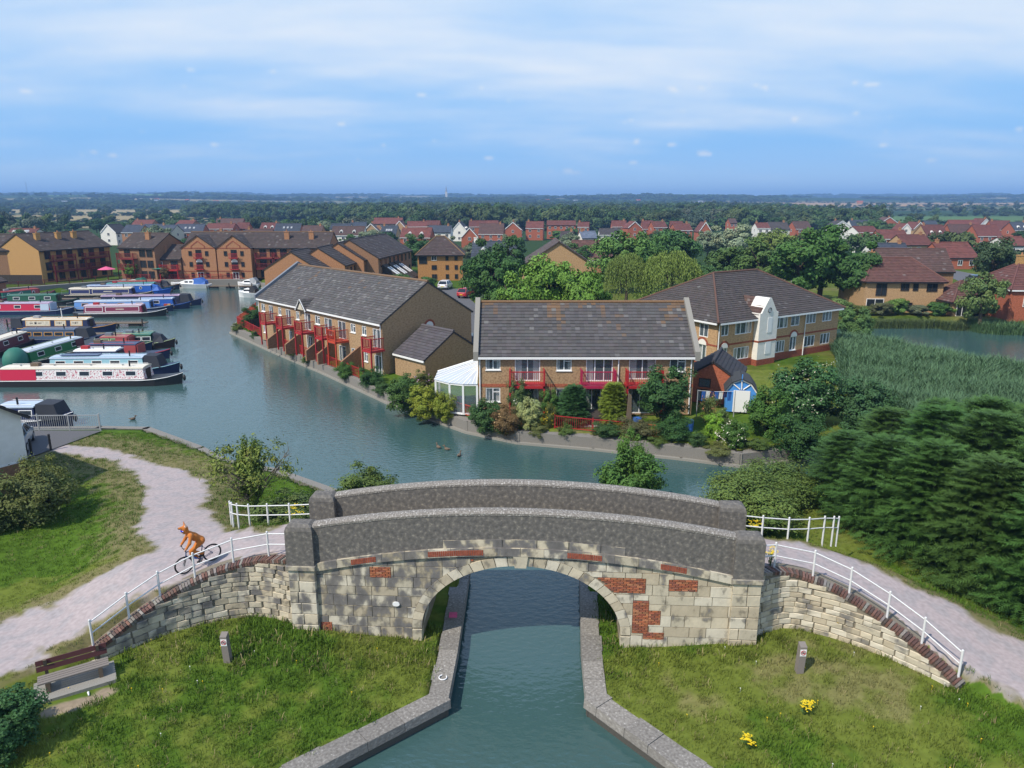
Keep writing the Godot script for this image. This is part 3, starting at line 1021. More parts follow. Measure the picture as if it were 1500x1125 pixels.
func rail(ra: Node3D, pts: Array, nor: Array, posts: Array, o2: Vector3, back: float, lift: float) -> void:
	var prev = null
	for q in posts:
		var i := int(clampf(q[0] * (pts.size() - 1), 0, pts.size() - 1))
		var p: Vector3 = pts[i] - nor[i] * back - o2
		p.y = pts[i].y + lift
		if q[1]:
			var b := MB.new()
			b.tube([p - Vector3(0, 0.35, 0), p + Vector3(0, 1.0, 0)], 0.04, 0.04, 8)
			b.ball(p + Vector3(0, 1.0, 0), Vector3(0.042, 0.03, 0.042), 8, 4)
			part("post", b.done(), M.rail_white, ra)
		if prev != null:
			for h in [0.5, 0.92]:
				var r := MB.new()
				r.tube([prev + Vector3(0, h, 0), p + Vector3(0, h, 0)], 0.024, 0.024, 6)
				part("rail", r.done(), M.rail_white, ra)
		prev = p

func build_banks() -> void:
	# far-side railings, on the other side of the bridge
	for q in [[[Vector3(-8.0, 3.0, -27.5), Vector3(-9.2, 2.88, -27.65), Vector3(-10.2, 2.75, -27.9), Vector3(-11.1, 2.6, -28.2), Vector3(-11.7, 2.5, -28.5), Vector3(-12.05, 2.42, -28.8), Vector3(-12.25, 2.35, -29.1)], "left", -1.0], [[Vector3(8.8, 3.05, -26.35), Vector3(9.9, 2.95, -26.3), Vector3(11.0, 2.8, -26.45), Vector3(12.0, 2.6, -26.9), Vector3(12.85, 2.42, -27.4), Vector3(13.35, 2.3, -27.65), Vector3(13.65, 2.2, -27.85)], "right", 1.0]]:
		var pts: Array = q[0]
		var ra := thing("railing", "short white tubular railing behind the %s end of the bridge" % q[1], "railing", Vector3(pts[0].x, 0, pts[0].z), 0.0, "white railings at the bridge")
		var nor := []
		var posts := []
		for i in pts.size():
			nor.append(Vector3.ZERO)
			posts.append([float(i) / (pts.size() - 1) + 0.001, 1])
		rail(ra, pts, nor, posts, Vector3(pts[0].x, 0, pts[0].z), 0.0, 0.0)
	# canal edge: stone slabs one by one along the near banks
	for q in [["left", [[-14.5, -9.5], [-5.24, -17.2], [-2.07, -19.8], [-1.95, -22.5], [-1.85, -28.4], [-5.0, -32.5], [-9.5, -36.2]], -1.0], ["right", [[13.5, -7.5], [4.56, -17.2], [2.4, -19.8], [2.5, -22.5], [2.95, -28.2], [5.2, -31.5], [8.5, -34.2]], 1.0]]:
		var t := thing("canal_edging", "grey stone slab edging along the %s bank of the canal under the bridge" % q[0], "edging", Vector3(q[1][0][0], 0, q[1][0][1]), 0.0, "canal edgings")
		var o := Vector3(q[1][0][0], 0, q[1][0][1])
		var mats := []
		for k in 4: mats.append(mat(Color(1, 1, 1) * [1.0, 0.85, 1.1, 0.93][k], 0.96, M.edge_tex if M.has("edge_tex") else edge_tex(), 0.5, M.fine_h, 1.2))
		var wm := mat(Color(0.085, 0.078, 0.066), 0.7, M.speck, 0.7)
		var line: Array = q[1]
		for i in line.size() - 1:
			var a := Vector3(line[i][0], 0, line[i][1]); var b := Vector3(line[i + 1][0], 0, line[i + 1][1])
			var d := (b - a).normalized()
			var out: Vector3 = Vector3(-d.z, 0, d.x) * q[2]      # away from the water
			if i == 0: out = out
			var L := a.distance_to(b)
			var s := 0.0
			while s < L - 0.02:
				var l := minf(rng.randf_range(0.8, 1.3), L - s)
				if L - s - l < 0.35: l = L - s
				var mb := MB.new()
				var h := 0.30
				var yj := rng.randf_range(-0.01, 0.012)
				var wid := 0.66 + rng.randf_range(-0.05, 0.05)
				var e0 := 0.0 if s > 0.01 else -0.12
				var e1 := 0.0 if s + l < L - 0.01 else 0.12
				var p0 := d * (-l * 0.5 + 0.008 + e0 * 0.0); var p1 := d * (l * 0.5 - 0.008 + e1)
				var r := [p0 - out * 0.06, p1 - out * 0.06, p1 + out * wid, p0 + out * wid]
				var top := Vector3(0, h * 0.5 + yj, 0); var bot := Vector3(0, -h * 0.5, 0)
				var bv := 0.025
				var tr := [r[0] + top + out * bv, r[1] + top + out * bv, r[2] + top, r[3] + top]
				mb.quad(tr[0], tr[1], tr[2], tr[3]) if q[2] < 0 else mb.quad(tr[3], tr[2], tr[1], tr[0])
				for k in 4:
					var j := (k + 1) % 4
					if q[2] < 0: mb.quad(r[k] + bot, r[j] + bot, tr[j], tr[k])
					else: mb.quad(r[j] + bot, r[k] + bot, tr[k], tr[j])
				part("slab", mb.done(), mats[rng.randi() % 4], t, a - o + d * (s + l * 0.5) + Vector3(0, 0.42, 0))
				s += l
			var wb := MB.new()
			wb.box((a + b) * 0.5 - o + out * 0.3 + Vector3(0, -0.5, 0), Vector3(L + 0.1, 1.54, 0.6), Basis(d, Vector3.UP, d.cross(Vector3.UP)))
			part("bank_wall", wb.done(), wm, t)
	# quay in front of the waterside gardens
	var quay := [[-49, -139], [-43, -131], [-37.5, -106], [-34.7, -88.4], [-25.9, -76.9], [-18.4, -67.6], [-9.9, -56.4], [-3.15, -48.9], [0.46, -46.6], [5.4, -45.3], [10.8, -43.5], [14.1, -42.2], [19, -43.5]]
	var t := thing("quay_wall", "low grey stone quay with a pale concrete lip below the waterside gardens", "quay", Vector3(-9.9, 0, -56.4))
	lip_wall(t, quay, Vector3(-9.9, 0, -56.4), 0.86, 0.5)
	var t2 := thing("quay_wall", "straight marina quay in front of the twin-gabled apartments", "quay", Vector3(-66, 0, -137))
	lip_wall(t2, [[-110, -112], [-96, -117], [-87, -124], [-80, -131.5], [-74, -137.5], [-49, -139]], Vector3(-66, 0, -137), 1.3, 0.8)
	var t3 := thing("bank_edging", "thin concrete edging where the left grass bank meets the marina", "edging", Vector3(-24.9, 0, -47.2))
	lip_wall(t3, [[-9.5, -36.2], [-13.5, -39.2], [-17.3, -40.9], [-19.5, -43.1], [-24.9, -47.2], [-28.3, -47.4], [-42, -46.8], [-75, -45.5]], Vector3(-24.9, 0, -47.2), 0.93, 0.2)

func edge_tex() -> Texture2D:
	M.edge_tex = noise_tex(95, 0.03, [[0.0, Color(0.13, 0.12, 0.105)], [0.45, Color(0.21, 0.195, 0.175)], [0.78, Color(0.255, 0.24, 0.215)], [0.9, Color(0.5, 0.48, 0.45)]], 512, 5)
	return M.edge_tex

func lip_wall(t: Node3D, line: Array, o: Vector3, top: float, wid: float) -> void:
	for i in line.size() - 1:
		var a := Vector3(line[i][0], 0, line[i][1]); var b := Vector3(line[i + 1][0], 0, line[i + 1][1])
		var d := (b - a).normalized()
		var out := Vector3(-d.z, 0, d.x)
		if not in_poly(Vector2((a + b).x, (a + b).z) * 0.5 - Vector2(out.x, out.z) * 0.6, water_poly): out = -out
		var L := a.distance_to(b)
		var bs := Basis(d, Vector3.UP, d.cross(Vector3.UP))
		var wb := MB.new()
		wb.box((a + b) * 0.5 - o + out * (wid * 0.5 + 0.02) + Vector3(0, top * 0.5 - 0.5, 0), Vector3(L + 0.25, top + 1.0, wid + 0.3), bs)
		part("wall_length", wb.done(), M.kerb_stone, t)
		var lb := MB.new()
		lb.box((a + b) * 0.5 - o - out * 0.22 + Vector3(0, 0.03, 0), Vector3(L + 0.15, 0.24, 0.22), bs)
		part("lip", lb.done(), M.concrete, t)
# ---------------------------------------------------------------- buildings
func face_wall(b: MB, o: Vector3, ux: Vector3, w: float, h: float, holes: Array, depth := 0.12) -> void:
	var xs := [0.0, w]
	var ys := [0.0, h]
	for q in holes:
		xs.append(q[0]); xs.append(q[0] + q[2]); ys.append(q[1]); ys.append(q[1] + q[3])
	xs.sort(); ys.sort()
	var nz := ux.cross(Vector3.UP)
	for i in xs.size() - 1:
		if xs[i + 1] - xs[i] < 0.001: continue
		var run := -1.0
		for j in ys.size() - 1:
			if ys[j + 1] - ys[j] < 0.001: continue
			var cx: float = (xs[i] + xs[i + 1]) * 0.5; var cy: float = (ys[j] + ys[j + 1]) * 0.5
			var hole := false
			for q in holes:
				if cx > q[0] and cx < q[0] + q[2] and cy > q[1] and cy < q[1] + q[3]: hole = true
			if hole: continue
			var p: Vector3 = o + ux * xs[i] + Vector3.UP * ys[j]
			var e: Vector3 = ux * (xs[i + 1] - xs[i]); var f: Vector3 = Vector3.UP * (ys[j + 1] - ys[j])
			b.quad(p, p + e, p + e + f, p + f)
	for q in holes:
		var p: Vector3 = o + ux * q[0] + Vector3.UP * q[1]
		var e: Vector3 = ux * q[2]; var f: Vector3 = Vector3.UP * q[3]; var d := -nz * depth
		b.quad(p + d, p, p + f, p + f + d)
		b.quad(p + e, p + e + d, p + e + f + d, p + e + f)
		b.quad(p + f, p + e + f, p + e + f + d, p + f + d)
		b.quad(p + d, p + e + d, p + e, p)

# tiles of one roof slope: eave p0..p1, ridge p3..p2, every tile its own quad with a lip
func tile_slope(b: MB, p0: Vector3, p1: Vector3, p2: Vector3, p3: Vector3, base: Color, lichen: float, course := 0.3, tw := 0.33, spot := 0.04) -> void:
	var nrm := (p1 - p0).cross(p3 - p0).normalized()
	var len_ := (p3 - p0).slide((p1 - p0).normalized()).length()
	var rows := maxi(2, int(len_ / course))
	for r in rows:
		var t0 := float(r) / rows; var t1 := minf(1.0, (r + 1.06) / rows)
		var a0 := p0.lerp(p3, t0); var a1 := p1.lerp(p2, t0)
		var b0 := p0.lerp(p3, t1); var b1 := p1.lerp(p2, t1)
		var cols := maxi(1, int(a0.distance_to(a1) / tw))
		var shade := 1.0 + rng.randf_range(-0.05, 0.05)
		for c in cols:
			var s0 := float(c) / cols; var s1 := float(c + 1) / cols
			var lift := 0.045 + rng.randf_range(-0.008, 0.012)
			var q0 := a0.lerp(a1, s0) + nrm * lift; var q1 := a0.lerp(a1, s1) + nrm * lift
			var q2 := b0.lerp(b1, s1) + nrm * 0.006; var q3 := b0.lerp(b1, s0) + nrm * 0.006
			var col := jitter(base * shade, 0.16)
			var wp := q0
			var m := n_patch.get_noise_2d(wp.x * 3.2 + 17.0, wp.z * 3.2 + wp.y * 2.0) + 0.5 * n_edge.get_noise_2d(wp.x * 1.7, wp.y * 2.0)
			if lichen > 0.0 and m + lichen * (-0.45 + 1.5 * t0) > 0.62 + rng.randf() * 0.5:
				col = col.lerp([Color(0.30, 0.16, 0.055), Color(0.26, 0.17, 0.10), Color(0.34, 0.33, 0.30)][0 if rng.randf() < 0.5 else rng.randi() % 3], rng.randf_range(0.2, 0.6))
			elif rng.randf() < spot:
				col = col.lerp(Color(0.36, 0.36, 0.35), rng.randf_range(0.1, 0.4))
			b.col = col
			b.quad(q0, q1, q2, q3)
			b.quad(q0 - nrm * 0.05, q1 - nrm * 0.05, q1, q0)
	b.col = base * 0.8
	b.quad(p1 - nrm * 0.12, p0 - nrm * 0.12, p3 - nrm * 0.12, p2 - nrm * 0.12)
	b.quad(p0 - nrm * 0.12, p1 - nrm * 0.12, p1, p0)
	b.quad(p1 - nrm * 0.12, p2 - nrm * 0.12, p2, p1)
	b.quad(p3 - nrm * 0.12, p0 - nrm * 0.12, p0, p3)

func window_mesh(w: float, h: float, n: int, style: String) -> ArrayMesh:
	var key := "win%.2f_%.2f_%d_%s" % [w, h, n, style]
	if mesh_cache.has(key): return mesh_cache[key]
	var b := MB.new()
	var t := 0.065
	var d := 0.07
	b.box(Vector3(t * 0.5, h * 0.5, 0), Vector3(t, h, d))
	b.box(Vector3(w - t * 0.5, h * 0.5, 0), Vector3(t, h, d))
	b.box(Vector3(w * 0.5, t * 0.5, 0), Vector3(w - 2 * t, t, d))
	b.box(Vector3(w * 0.5, h - t * 0.5, 0), Vector3(w - 2 * t, t, d))
	for i in range(1, n):
		b.box(Vector3(w * i / n, h * 0.5, 0), Vector3(t, h - 2 * t, d))
	if style == "w" and h > 0.7 and n > 1:
		var lw := w / n
		b.box(Vector3(w - lw * 0.5, h * 0.70, 0), Vector3(lw - t, t * 0.8, d * 0.9))
	if style != "d" and style != "s":
		b.box(Vector3(w * 0.5, -0.02, 0.05), Vector3(w + 0.08, 0.05, 0.16))
	mesh_cache[key] = b.done()
	return mesh_cache[key]

# x, y: lower left corner on the face; local frame of the face given by T
func window(parent: Node3D, T: Transform3D, q: Array, simple: bool, dflt: Material) -> void:
	var w: float = q[2]; var h: float = q[3]
	var style: String = q[4] if q.size() > 4 else "w"
	var n: int = q[5] if q.size() > 5 else 2
	var fm: Material = q[6] if q.size() > 6 else dflt
	var z := 0.045 if simple else -0.06
	var f := part("window" if style != "d" else "patio_door", window_mesh(w, h, n, style), fm, parent)
	f.transform = T * Transform3D(Basis(), Vector3(q[0], q[1], z))
	if simple:
		part("pane", boxm(Vector3(w - 0.1, h - 0.1, 0.02)), M.dark_glass, f, Vector3(w * 0.5, h * 0.5, -0.02))
	else:
		var lw := (w - 0.06) / n
		for i in n:
			part("pane", boxm(Vector3(lw - 0.05, h - 0.12, 0.012)), M.glass, f, Vector3(0.03 + lw * (i + 0.5), h * 0.5, 0.0))
		if rng.randf() < 0.7:
			var cw := w * rng.randf_range(0.16, 0.28)
			for sx in [0, 1]:
				if rng.randf() < 0.8:
					part("curtain", boxm(Vector3(snappedf(cw, 0.05), h - 0.04, 0.03)), M.curtain, f, Vector3(0.06 + cw * 0.5 if sx == 0 else w - 0.06 - cw * 0.5, h * 0.5, -0.14))
	if style == "a":
		var key := "arch%.2f" % w
		if not mesh_cache.has(key):
			var pl := PackedVector2Array()
			for i in 13: pl.append(Vector2(w * 0.5 + cos(PI * i / 12) * w * 0.5, sin(PI * i / 12) * w * 0.5))
			var ab := MB.new(); ab.prism(pl, 0.0, 0.05)
			mesh_cache[key] = ab.done()
			var rb := MB.new()
			for i in 13:
				var a0 := PI * i / 13.0; var a1 := PI * (i + 1) / 13.0
				rb.prism(PackedVector2Array([Vector2(cos(a0), sin(a0)) * w * 0.5, Vector2(cos(a1), sin(a1)) * w * 0.5, Vector2(cos(a1), sin(a1)) * (w * 0.5 + 0.2), Vector2(cos(a0), sin(a0)) * (w * 0.5 + 0.2)]), 0.0, 0.03)
			mesh_cache[key + "r"] = rb.done()
		part("arch_panel", mesh_cache[key], M.white_render, f, Vector3(0, h, 0.062 if not simple else 0.0))
		part("brick_arch", mesh_cache[key + "r"], M.brick_rust, f, Vector3(w * 0.5, h, 0.062 if not simple else 0.0))

func house(o: Dictionary) -> Node3D:
	var L: float = o.L; var W: float = o.W; var g: float = o.g
	var e: float = o.e - g; var r: float = o.r - g
	var t := thing(o.name, o.label, o.get("cat", "house"), Vector3(o.at[0], g, o.at[1]), deg_to_rad(o.ang), o.get("group", ""))
	var simple: bool = o.get("simple", false)
	var wall: Material = o.wall
	var fm: Material = o.get("frames", M.white)
	var faces := {"F": [Vector3(0, 0, 0), Vector3(1, 0, 0), L], "R": [Vector3(L, 0, 0), Vector3(0, 0, -1), W], "B": [Vector3(L, 0, -W), Vector3(-1, 0, 0), L], "Lf": [Vector3(0, 0, -W), Vector3(0, 0, 1), W]}
	var b := MB.new()
	for k in faces:
		var f: Array = faces[k]
		var wins: Array = o.get(k, [])
		var loc := []
		for q in wins:
			var c: Array = q.duplicate(); c[1] -= g
			loc.append(c)
		face_wall(b, f[0], f[1], f[2], e, [] if simple else loc)
		var T := Transform3D(Basis(f[1], Vector3.UP, (f[1] as Vector3).cross(Vector3.UP)), f[0])
		for q in loc: window(t, T, q, simple, fm)
	var hip: float = o.get("hip", 0.0)
	var ov: float = o.get("over", 0.3)
	var sl := (r - e) / (W * 0.5)
	if hip == 0.0:
		b.tri(Vector3(L, e, 0), Vector3(L, e, -W), Vector3(L, r, -W * 0.5))
		b.tri(Vector3(0, e, -W), Vector3(0, e, 0), Vector3(0, r, -W * 0.5))
	part("wall", b.done(), wall, t)
	# roof
	var rc: Color = o.get("roof", Color(0.085, 0.075, 0.072))
	var li: float = o.get("lichen", 0.0)
	var tl: float = o.get("course", 0.3)
	var vg: float = o.get("verge", 0.12)
	var tb := MB.new()
	var ye := e - ov * sl
	var lift := 0.13
	var sp: float = o.get("spot", 0.04)
	if hip == 0.0:
		var x0 := -vg; var x1 := L + vg
		tile_slope(tb, Vector3(x0, ye + lift, ov), Vector3(x1, ye + lift, ov), Vector3(x1, r + lift, -W * 0.5), Vector3(x0, r + lift, -W * 0.5), rc, li, tl, tl * 1.1, sp)
		tile_slope(tb, Vector3(x1, ye + lift, -W - ov), Vector3(x0, ye + lift, -W - ov), Vector3(x0, r + lift, -W * 0.5), Vector3(x1, r + lift, -W * 0.5), rc, li, tl if not simple else tl * 2, tl * 1.1 if not simple else tl * 3, sp)
	else:
		var he := ov
		var A := Vector3(-he, ye + lift, ov); var B := Vector3(L + he, ye + lift, ov); var C := Vector3(L + he, ye + lift, -W - ov); var D := Vector3(-he, ye + lift, -W - ov)
		var R0 := Vector3(hip, r + lift, -W * 0.5); var R1 := Vector3(L - hip, r + lift, -W * 0.5)
		tile_slope(tb, A, B, R1, R0, rc, li, tl, tl * 1.1, sp)
		tile_slope(tb, B, C, R1, R1, rc, li, tl, tl * 1.1, sp)
		tile_slope(tb, C, D, R0, R1, rc, li, tl * 2, tl * 3, sp)
		tile_slope(tb, D, A, R0, R0, rc, li, tl, tl * 1.1, sp)
	var roof := part("roof", tb.done(), M.tile, t)
	var rid := MB.new()
	var ridc: Color = o.get("ridge", rc * 1.25)
	rid.col = ridc
	var ra := Vector3(hip if hip > 0 else -vg, r + lift + 0.03, -W * 0.5); var rb := Vector3(L - hip if hip > 0 else L + vg, r + lift + 0.03, -W * 0.5)
	rid.tube([ra, rb], 0.13, 0.13, 6)
	part("ridge_tiles", rid.done(), M.tile, roof)
	if hip > 0:
		for q in [[Vector3(-ov, ye + lift, ov), ra], [Vector3(L + ov, ye + lift, ov), rb], [Vector3(L + ov, ye + lift, -W - ov), rb], [Vector3(-ov, ye + lift, -W - ov), ra]]:
			var hb := MB.new(); hb.col = ridc
			hb.tube([q[0] + Vector3(0, 0.03, 0), q[1]], 0.11, 0.11, 6)
			part("hip_tiles", hb.done(), M.tile, roof)
	if o.get("gutter", true):
		var gm: Material = o.get("gutter_mat", M.white)
		var gb := MB.new()
		gb.box(Vector3(L * 0.5, ye + 0.02, ov - 0.02), Vector3(L + 2 * vg, 0.16, 0.1))
		part("gutter", gb.done(), gm, roof)
		if hip > 0:
			for q in [[Vector3(-ov + 0.02, ye + 0.02, -W * 0.5), Vector3(0.1, 0.16, W + ov)], [Vector3(L + ov - 0.02, ye + 0.02, -W * 0.5), Vector3(0.1, 0.16, W + ov)]]:
				var g2 := MB.new(); g2.box(q[0], q[1]); part("gutter", g2.done(), gm, roof)
	for q in o.get("pipes", []):
		var pb := MB.new()
		pb.tube([Vector3(q, 0.1, 0.08), Vector3(q, e - 0.2, 0.08), Vector3(q, ye - 0.02, ov - 0.05)], 0.05, 0.05, 6)
		part("downpipe", pb.done(), M.white, t)
	var par: Array = o.get("para", [])
	for x in par:      # raised gable copings
		var xx: float = -0.15 if x == 0 else L + 0.15
		var pb := MB.new()
		var th := 0.36
		var hh := 0.5
		for sgn in [0, 1]:
			var z0: float = 0.32 if sgn == 0 else -W - 0.32
			var y0 := e - 0.32 * sl
			var pts := [Vector3(xx, y0 - 0.15, z0), Vector3(xx, r - 0.1, -W * 0.5), Vector3(xx, r + hh, -W * 0.5), Vector3(xx, y0 + hh, z0)]
			var dx := Vector3(th * 0.5, 0, 0)
			pb.quad(pts[0] + dx, pts[1] + dx, pts[2] + dx, pts[3] + dx) if sgn == 0 else pb.quad(pts[1] + dx, pts[0] + dx, pts[3] + dx, pts[2] + dx)
			pb.quad(pts[1] - dx, pts[0] - dx, pts[3] - dx, pts[2] - dx) if sgn == 0 else pb.quad(pts[0] - dx, pts[1] - dx, pts[2] - dx, pts[3] - dx)
			pb.quad(pts[3] - dx, pts[3] + dx, pts[2] + dx, pts[2] - dx) if sgn == 0 else pb.quad(pts[2] - dx, pts[2] + dx, pts[3] + dx, pts[3] - dx)
			pb.quad(pts[0] - dx, pts[0] + dx, pts[3] + dx, pts[3] - dx) if sgn == 0 else pb.quad(pts[0] + dx, pts[0] - dx, pts[3] - dx, pts[3] + dx)
		part("gable_coping", pb.done(), o.get("para_mat", M.concrete), t)
	for q in o.get("chim", []):     # x, z, top height above ridge, material
		var cb := MB.new()
		var cw: float = q[4] if q.size() > 4 else 0.7
		var yb := r - absf(q[1] + W * 0.5) * sl - 0.4
		var yt: float = r + q[2]
		cb.box(Vector3(q[0], (yb + yt) * 0.5, q[1]), Vector3(cw, yt - yb, 0.6))
		cb.box(Vector3(q[0], yt + 0.06, q[1]), Vector3(cw + 0.12, 0.12, 0.72))
		var ch := part("chimney", cb.done(), q[3] if q.size() > 3 else wall, roof)
		var pb := MB.new()
		pb.tube([Vector3(q[0], yt + 0.1, q[1]), Vector3(q[0], yt + 0.45, q[1])], 0.13, 0.11, 8)
		part("chimney_pot", pb.done(), M.brick_orange, t)
	for q in o.get("band", []):     # y, height, material: brick bands round the house
		var bb := MB.new()
		var y: float = q[0] - g
		for f in [[Vector3(L * 0.5, y, 0.0), Vector3(L + 0.03, q[1], 0.03)], [Vector3(L * 0.5, y, -W), Vector3(L + 0.03, q[1], 0.03)], [Vector3(0, y, -W * 0.5), Vector3(0.03, q[1], W)], [Vector3(L, y, -W * 0.5), Vector3(0.03, q[1], W)]]:
			bb.box(f[0], f[1])
		part("brick_band", bb.done(), q[2], t)
	return t

func balcony(t: Node3D, x0: float, x1: float, y: float, proj: float, m: Material, posts := true, ground := 0.0, bal_h := 1.0) -> void:
	var fb := MB.new()
	fb.box(Vector3((x0 + x1) * 0.5, y - 0.09, proj * 0.5), Vector3(x1 - x0, 0.18, proj))
	var f := part("balcony", fb.done(), m, t)
	for x in [x0 + 0.06, x1 - 0.06]:
		if posts:
			var pb := MB.new()
			pb.box(Vector3(x, (y + bal_h + 0.12 + ground) * 0.5, proj - 0.06), Vector3(0.12, y + bal_h + 0.12 - ground, 0.12))
			part("balcony_post", pb.done(), m, f)
		var sb := MB.new()
		sb.box(Vector3(x, y + bal_h, proj * 0.5), Vector3(0.07, 0.07, proj - 0.12))
		sb.box(Vector3(x, y + 0.14, proj * 0.5), Vector3(0.05, 0.05, proj - 0.12))
		var z := 0.1
		while z < proj - 0.12:
			sb.box(Vector3(x, y + 0.55, z), Vector3(0.03, 0.8, 0.025)); z += 0.13
		part("side_balustrade", sb.done(), m, f)
	var rb := MB.new()
	rb.box(Vector3((x0 + x1) * 0.5, y + bal_h, proj - 0.06), Vector3(x1 - x0 - 0.24, 0.07, 0.07))
	rb.box(Vector3((x0 + x1) * 0.5, y + 0.14, proj - 0.06), Vector3(x1 - x0 - 0.24, 0.05, 0.05))
	var x := x0 + 0.22
	while x < x1 - 0.15:
		rb.box(Vector3(x, y + bal_h * 0.55, proj - 0.06), Vector3(0.025, bal_h * 0.8, 0.03)); x += 0.13
	part("front_balustrade", rb.done(), m, f)

func build_near_houses() -> void:
	# brick house facing the camera, three balconies
	var g := 1.0
	var f2 := [[0.53, 4.3, 1.05, 0.97, "w", 2], [2.6, 3.5, 1.8, 1.75, "d", 2], [5.55, 4.25, 1.08, 0.98, "w", 2], [7.65, 3.48, 1.9, 1.75, "d", 3], [10.7, 3.62, 1.9, 1.56, "d", 2], [13.58, 4.18, 1.15, 1.02, "w", 2],
		[0.51, 1.95, 1.05, 1.05, "w", 2], [2.55, 1.9, 1.75, 1.1, "w", 1], [5.55, 1.1, 1.4, 1.85, "d", 2], [7.5, 1.1, 1.85, 1.85, "d", 3], [10.7, 1.1, 1.7, 1.85, "d", 2]]
	var h2 := house({"name": "brick_house", "label": "buff brick house facing the bridge with lichened tile roof and three red balconies", "at": [-2.4, -50.0], "ang": 0.0, "L": 15.3, "W": 8.0, "g": g, "e": 5.42, "r": 8.45, "wall": M.brick_buff, "F": f2, "lichen": 0.75, "spot": 0.05, "over": 0.3, "verge": -0.02, "para": [0, 1], "pipes": [0.12, 9.95, 15.1], "band": [[3.18, 0.22, M.brick_red]], "ridge": Color(0.26, 0.15, 0.075), "roof": Color(0.112, 0.106, 0.108)})
	balcony(h2, 2.2, 4.7, 2.43, 1.25, M.red)
	balcony(h2, 7.2, 9.65, 2.43, 1.25, M.red2)
	balcony(h2, 10.4, 12.95, 2.43, 1.25, M.red)
	# long terrace along the water
	var wf := []
	for q in [[1.48, 3.3, 0.24, 5.05, "d"], [3.24, 4.21, 2.51, 5.05, "w"], [5.16, 4.22, 4.32, 5.05, "w"], [7.37, 3.35, 6.0, 5.05, "d"], [9.87, 3.4, 8.45, 5.05, "d"], [11.65, 4.2, 10.7, 5.05, "w"], [13.82, 3.4, 12.58, 5.05, "d"], [15.52, 4.2, 14.84, 5.05, "w"], [17.75, 3.4, 16.67, 5.05, "d"], [19.44, 4.2, 18.72, 5.05, "w"], [21.61, 3.4, 20.6, 5.05, "d"], [23.37, 4.2, 22.5, 5.05, "w"], [1.4, 1.05, 0.16, 2.7, "d"], [3.09, 1.8, 2.45, 2.75, "w"], [5.2, 1.85, 4.35, 2.75, "w"], [7.44, 1.05, 6.23, 2.7, "d"], [11.52, 1.85, 10.78, 2.8, "w"], [13.4, 1.05, 12.5, 2.8, "d"], [15.63, 1.85, 14.79, 2.8, "w"], [17.4, 1.05, 16.7, 2.8, "d"], [19.51, 1.85, 18.74, 2.8, "w"], [23.31, 1.85, 22.67, 2.8, "w"]]:
		wf.append([24.0 - q[0], q[1], q[0] - q[2], q[3] - q[1], q[4], 2])
	var row := house({"name": "terrace", "label": "long brick terrace along the marina with red balconies and speckled grey roof", "at": [-27.9, -79.3], "ang": -46.2, "L": 24.0, "W": 10.2, "g": g, "e": 5.62, "r": 8.75, "wall": M.brick_buff, "F": wf, "R": [[4.72, 4.0, 0.86, 0.82, "a", 2]], "lichen": 0.35, "spot": 0.16, "over": 0.25, "verge": 0.05, "para": [0], "para_mat": M.lead, "pipes": [23.85, 10.6, 0.15], "ridge": Color(0.24, 0.15, 0.09), "roof": Color(0.115, 0.110, 0.110)})
	var bm := [M.red, M.red_orange, M.red, M.red, M.red, M.red]
	var i := 0
	for q in [[-0.35, 1.15], [5.5, 7.0], [7.85, 9.3], [11.8, 13.3], [15.85, 17.2], [19.6, 20.95]]:
		balcony(row, 24.0 - q[1], 24.0 - q[0], 2.4, 1.45, bm[i])
		i += 1
	# sloping brick garden screens between the terrace flats
	i = 0
	for s in [3.7, 8.0, 10.2, 14.4, 18.3]:
		var sb := MB.new()
		var x: float = 24.0 - s
		sb.prism(PackedVector2Array([Vector2(0, 0), Vector2(2.0, 0), Vector2(2.0, 1.0), Vector2(0, 2.15)]), -0.11, 0.11)
		var sc := part("garden_screen", sb.done(), M.brick_brown, row)
		sc.transform = Transform3D(Basis(Vector3(0, 0, 1), Vector3.UP, Vector3(-1, 0, 0)), Vector3(x, 0, 0))
	# little gabled dormer over the entrance balcony
	var dm := MB.new()
	dm.prism(PackedVector2Array([Vector2(-0.85, 0), Vector2(0.85, 0), Vector2(0, 0.95)]), -1.2, 0.45)
	part("dormer_gable", dm.done(), M.cream, row, Vector3(24.0 - 13.6, 4.42, 0.0))
	var dr := MB.new()
	for sgn in [-1, 1]:
		var A := Vector3(sgn * 1.0, -0.1, 0.55); var B := Vector3(0, 1.05, 0.55); var C := Vector3(0, 1.05, -1.7); var D := Vector3(sgn * 1.0, -0.1, -0.3)
		if sgn < 0: tile_slope(dr, D, A, B, C, Color(0.1, 0.09, 0.088), 0.0, 0.3, 0.3)
		else: tile_slope(dr, A, D, C, B, Color(0.1, 0.09, 0.088), 0.0, 0.3, 0.3)
	part("dormer_roof", dr.done(), M.tile, row, Vector3(24.0 - 13.6, 4.42, 0.0))
	var db := MB.new()
	for sgn in [-1, 1]:
		db.box(Vector3(sgn * 0.5, 0.45, 0.52), Vector3(1.5, 0.14, 0.06), Basis(Vector3(sgn * 0.66, -0.75, 0).normalized(), Vector3(sgn * 0.75, 0.66, 0).normalized(), Vector3(0, 0, 1)))
	part("bargeboard", db.done(), M.white, row, Vector3(24.0 - 13.6, 4.42, 0.0))
	# the low brick wing on the terrace's gable: ridge across
	var wing := house({"name": "brick_outhouse", "label": "low brick wing with slate pitched roof against the terrace gable", "cat": "outhouse", "at": [-10.3, -62.2], "ang": -46.2, "L": 4.4, "W": 6.2, "g": g, "e": 3.0, "r": 4.95, "wall": M.brick_buff, "over": 0.2, "verge": 0.04, "roof": Color(0.105, 0.095, 0.105), "spot": 0.01})
	# house with the white gabled bay at the right
	var f3 := []
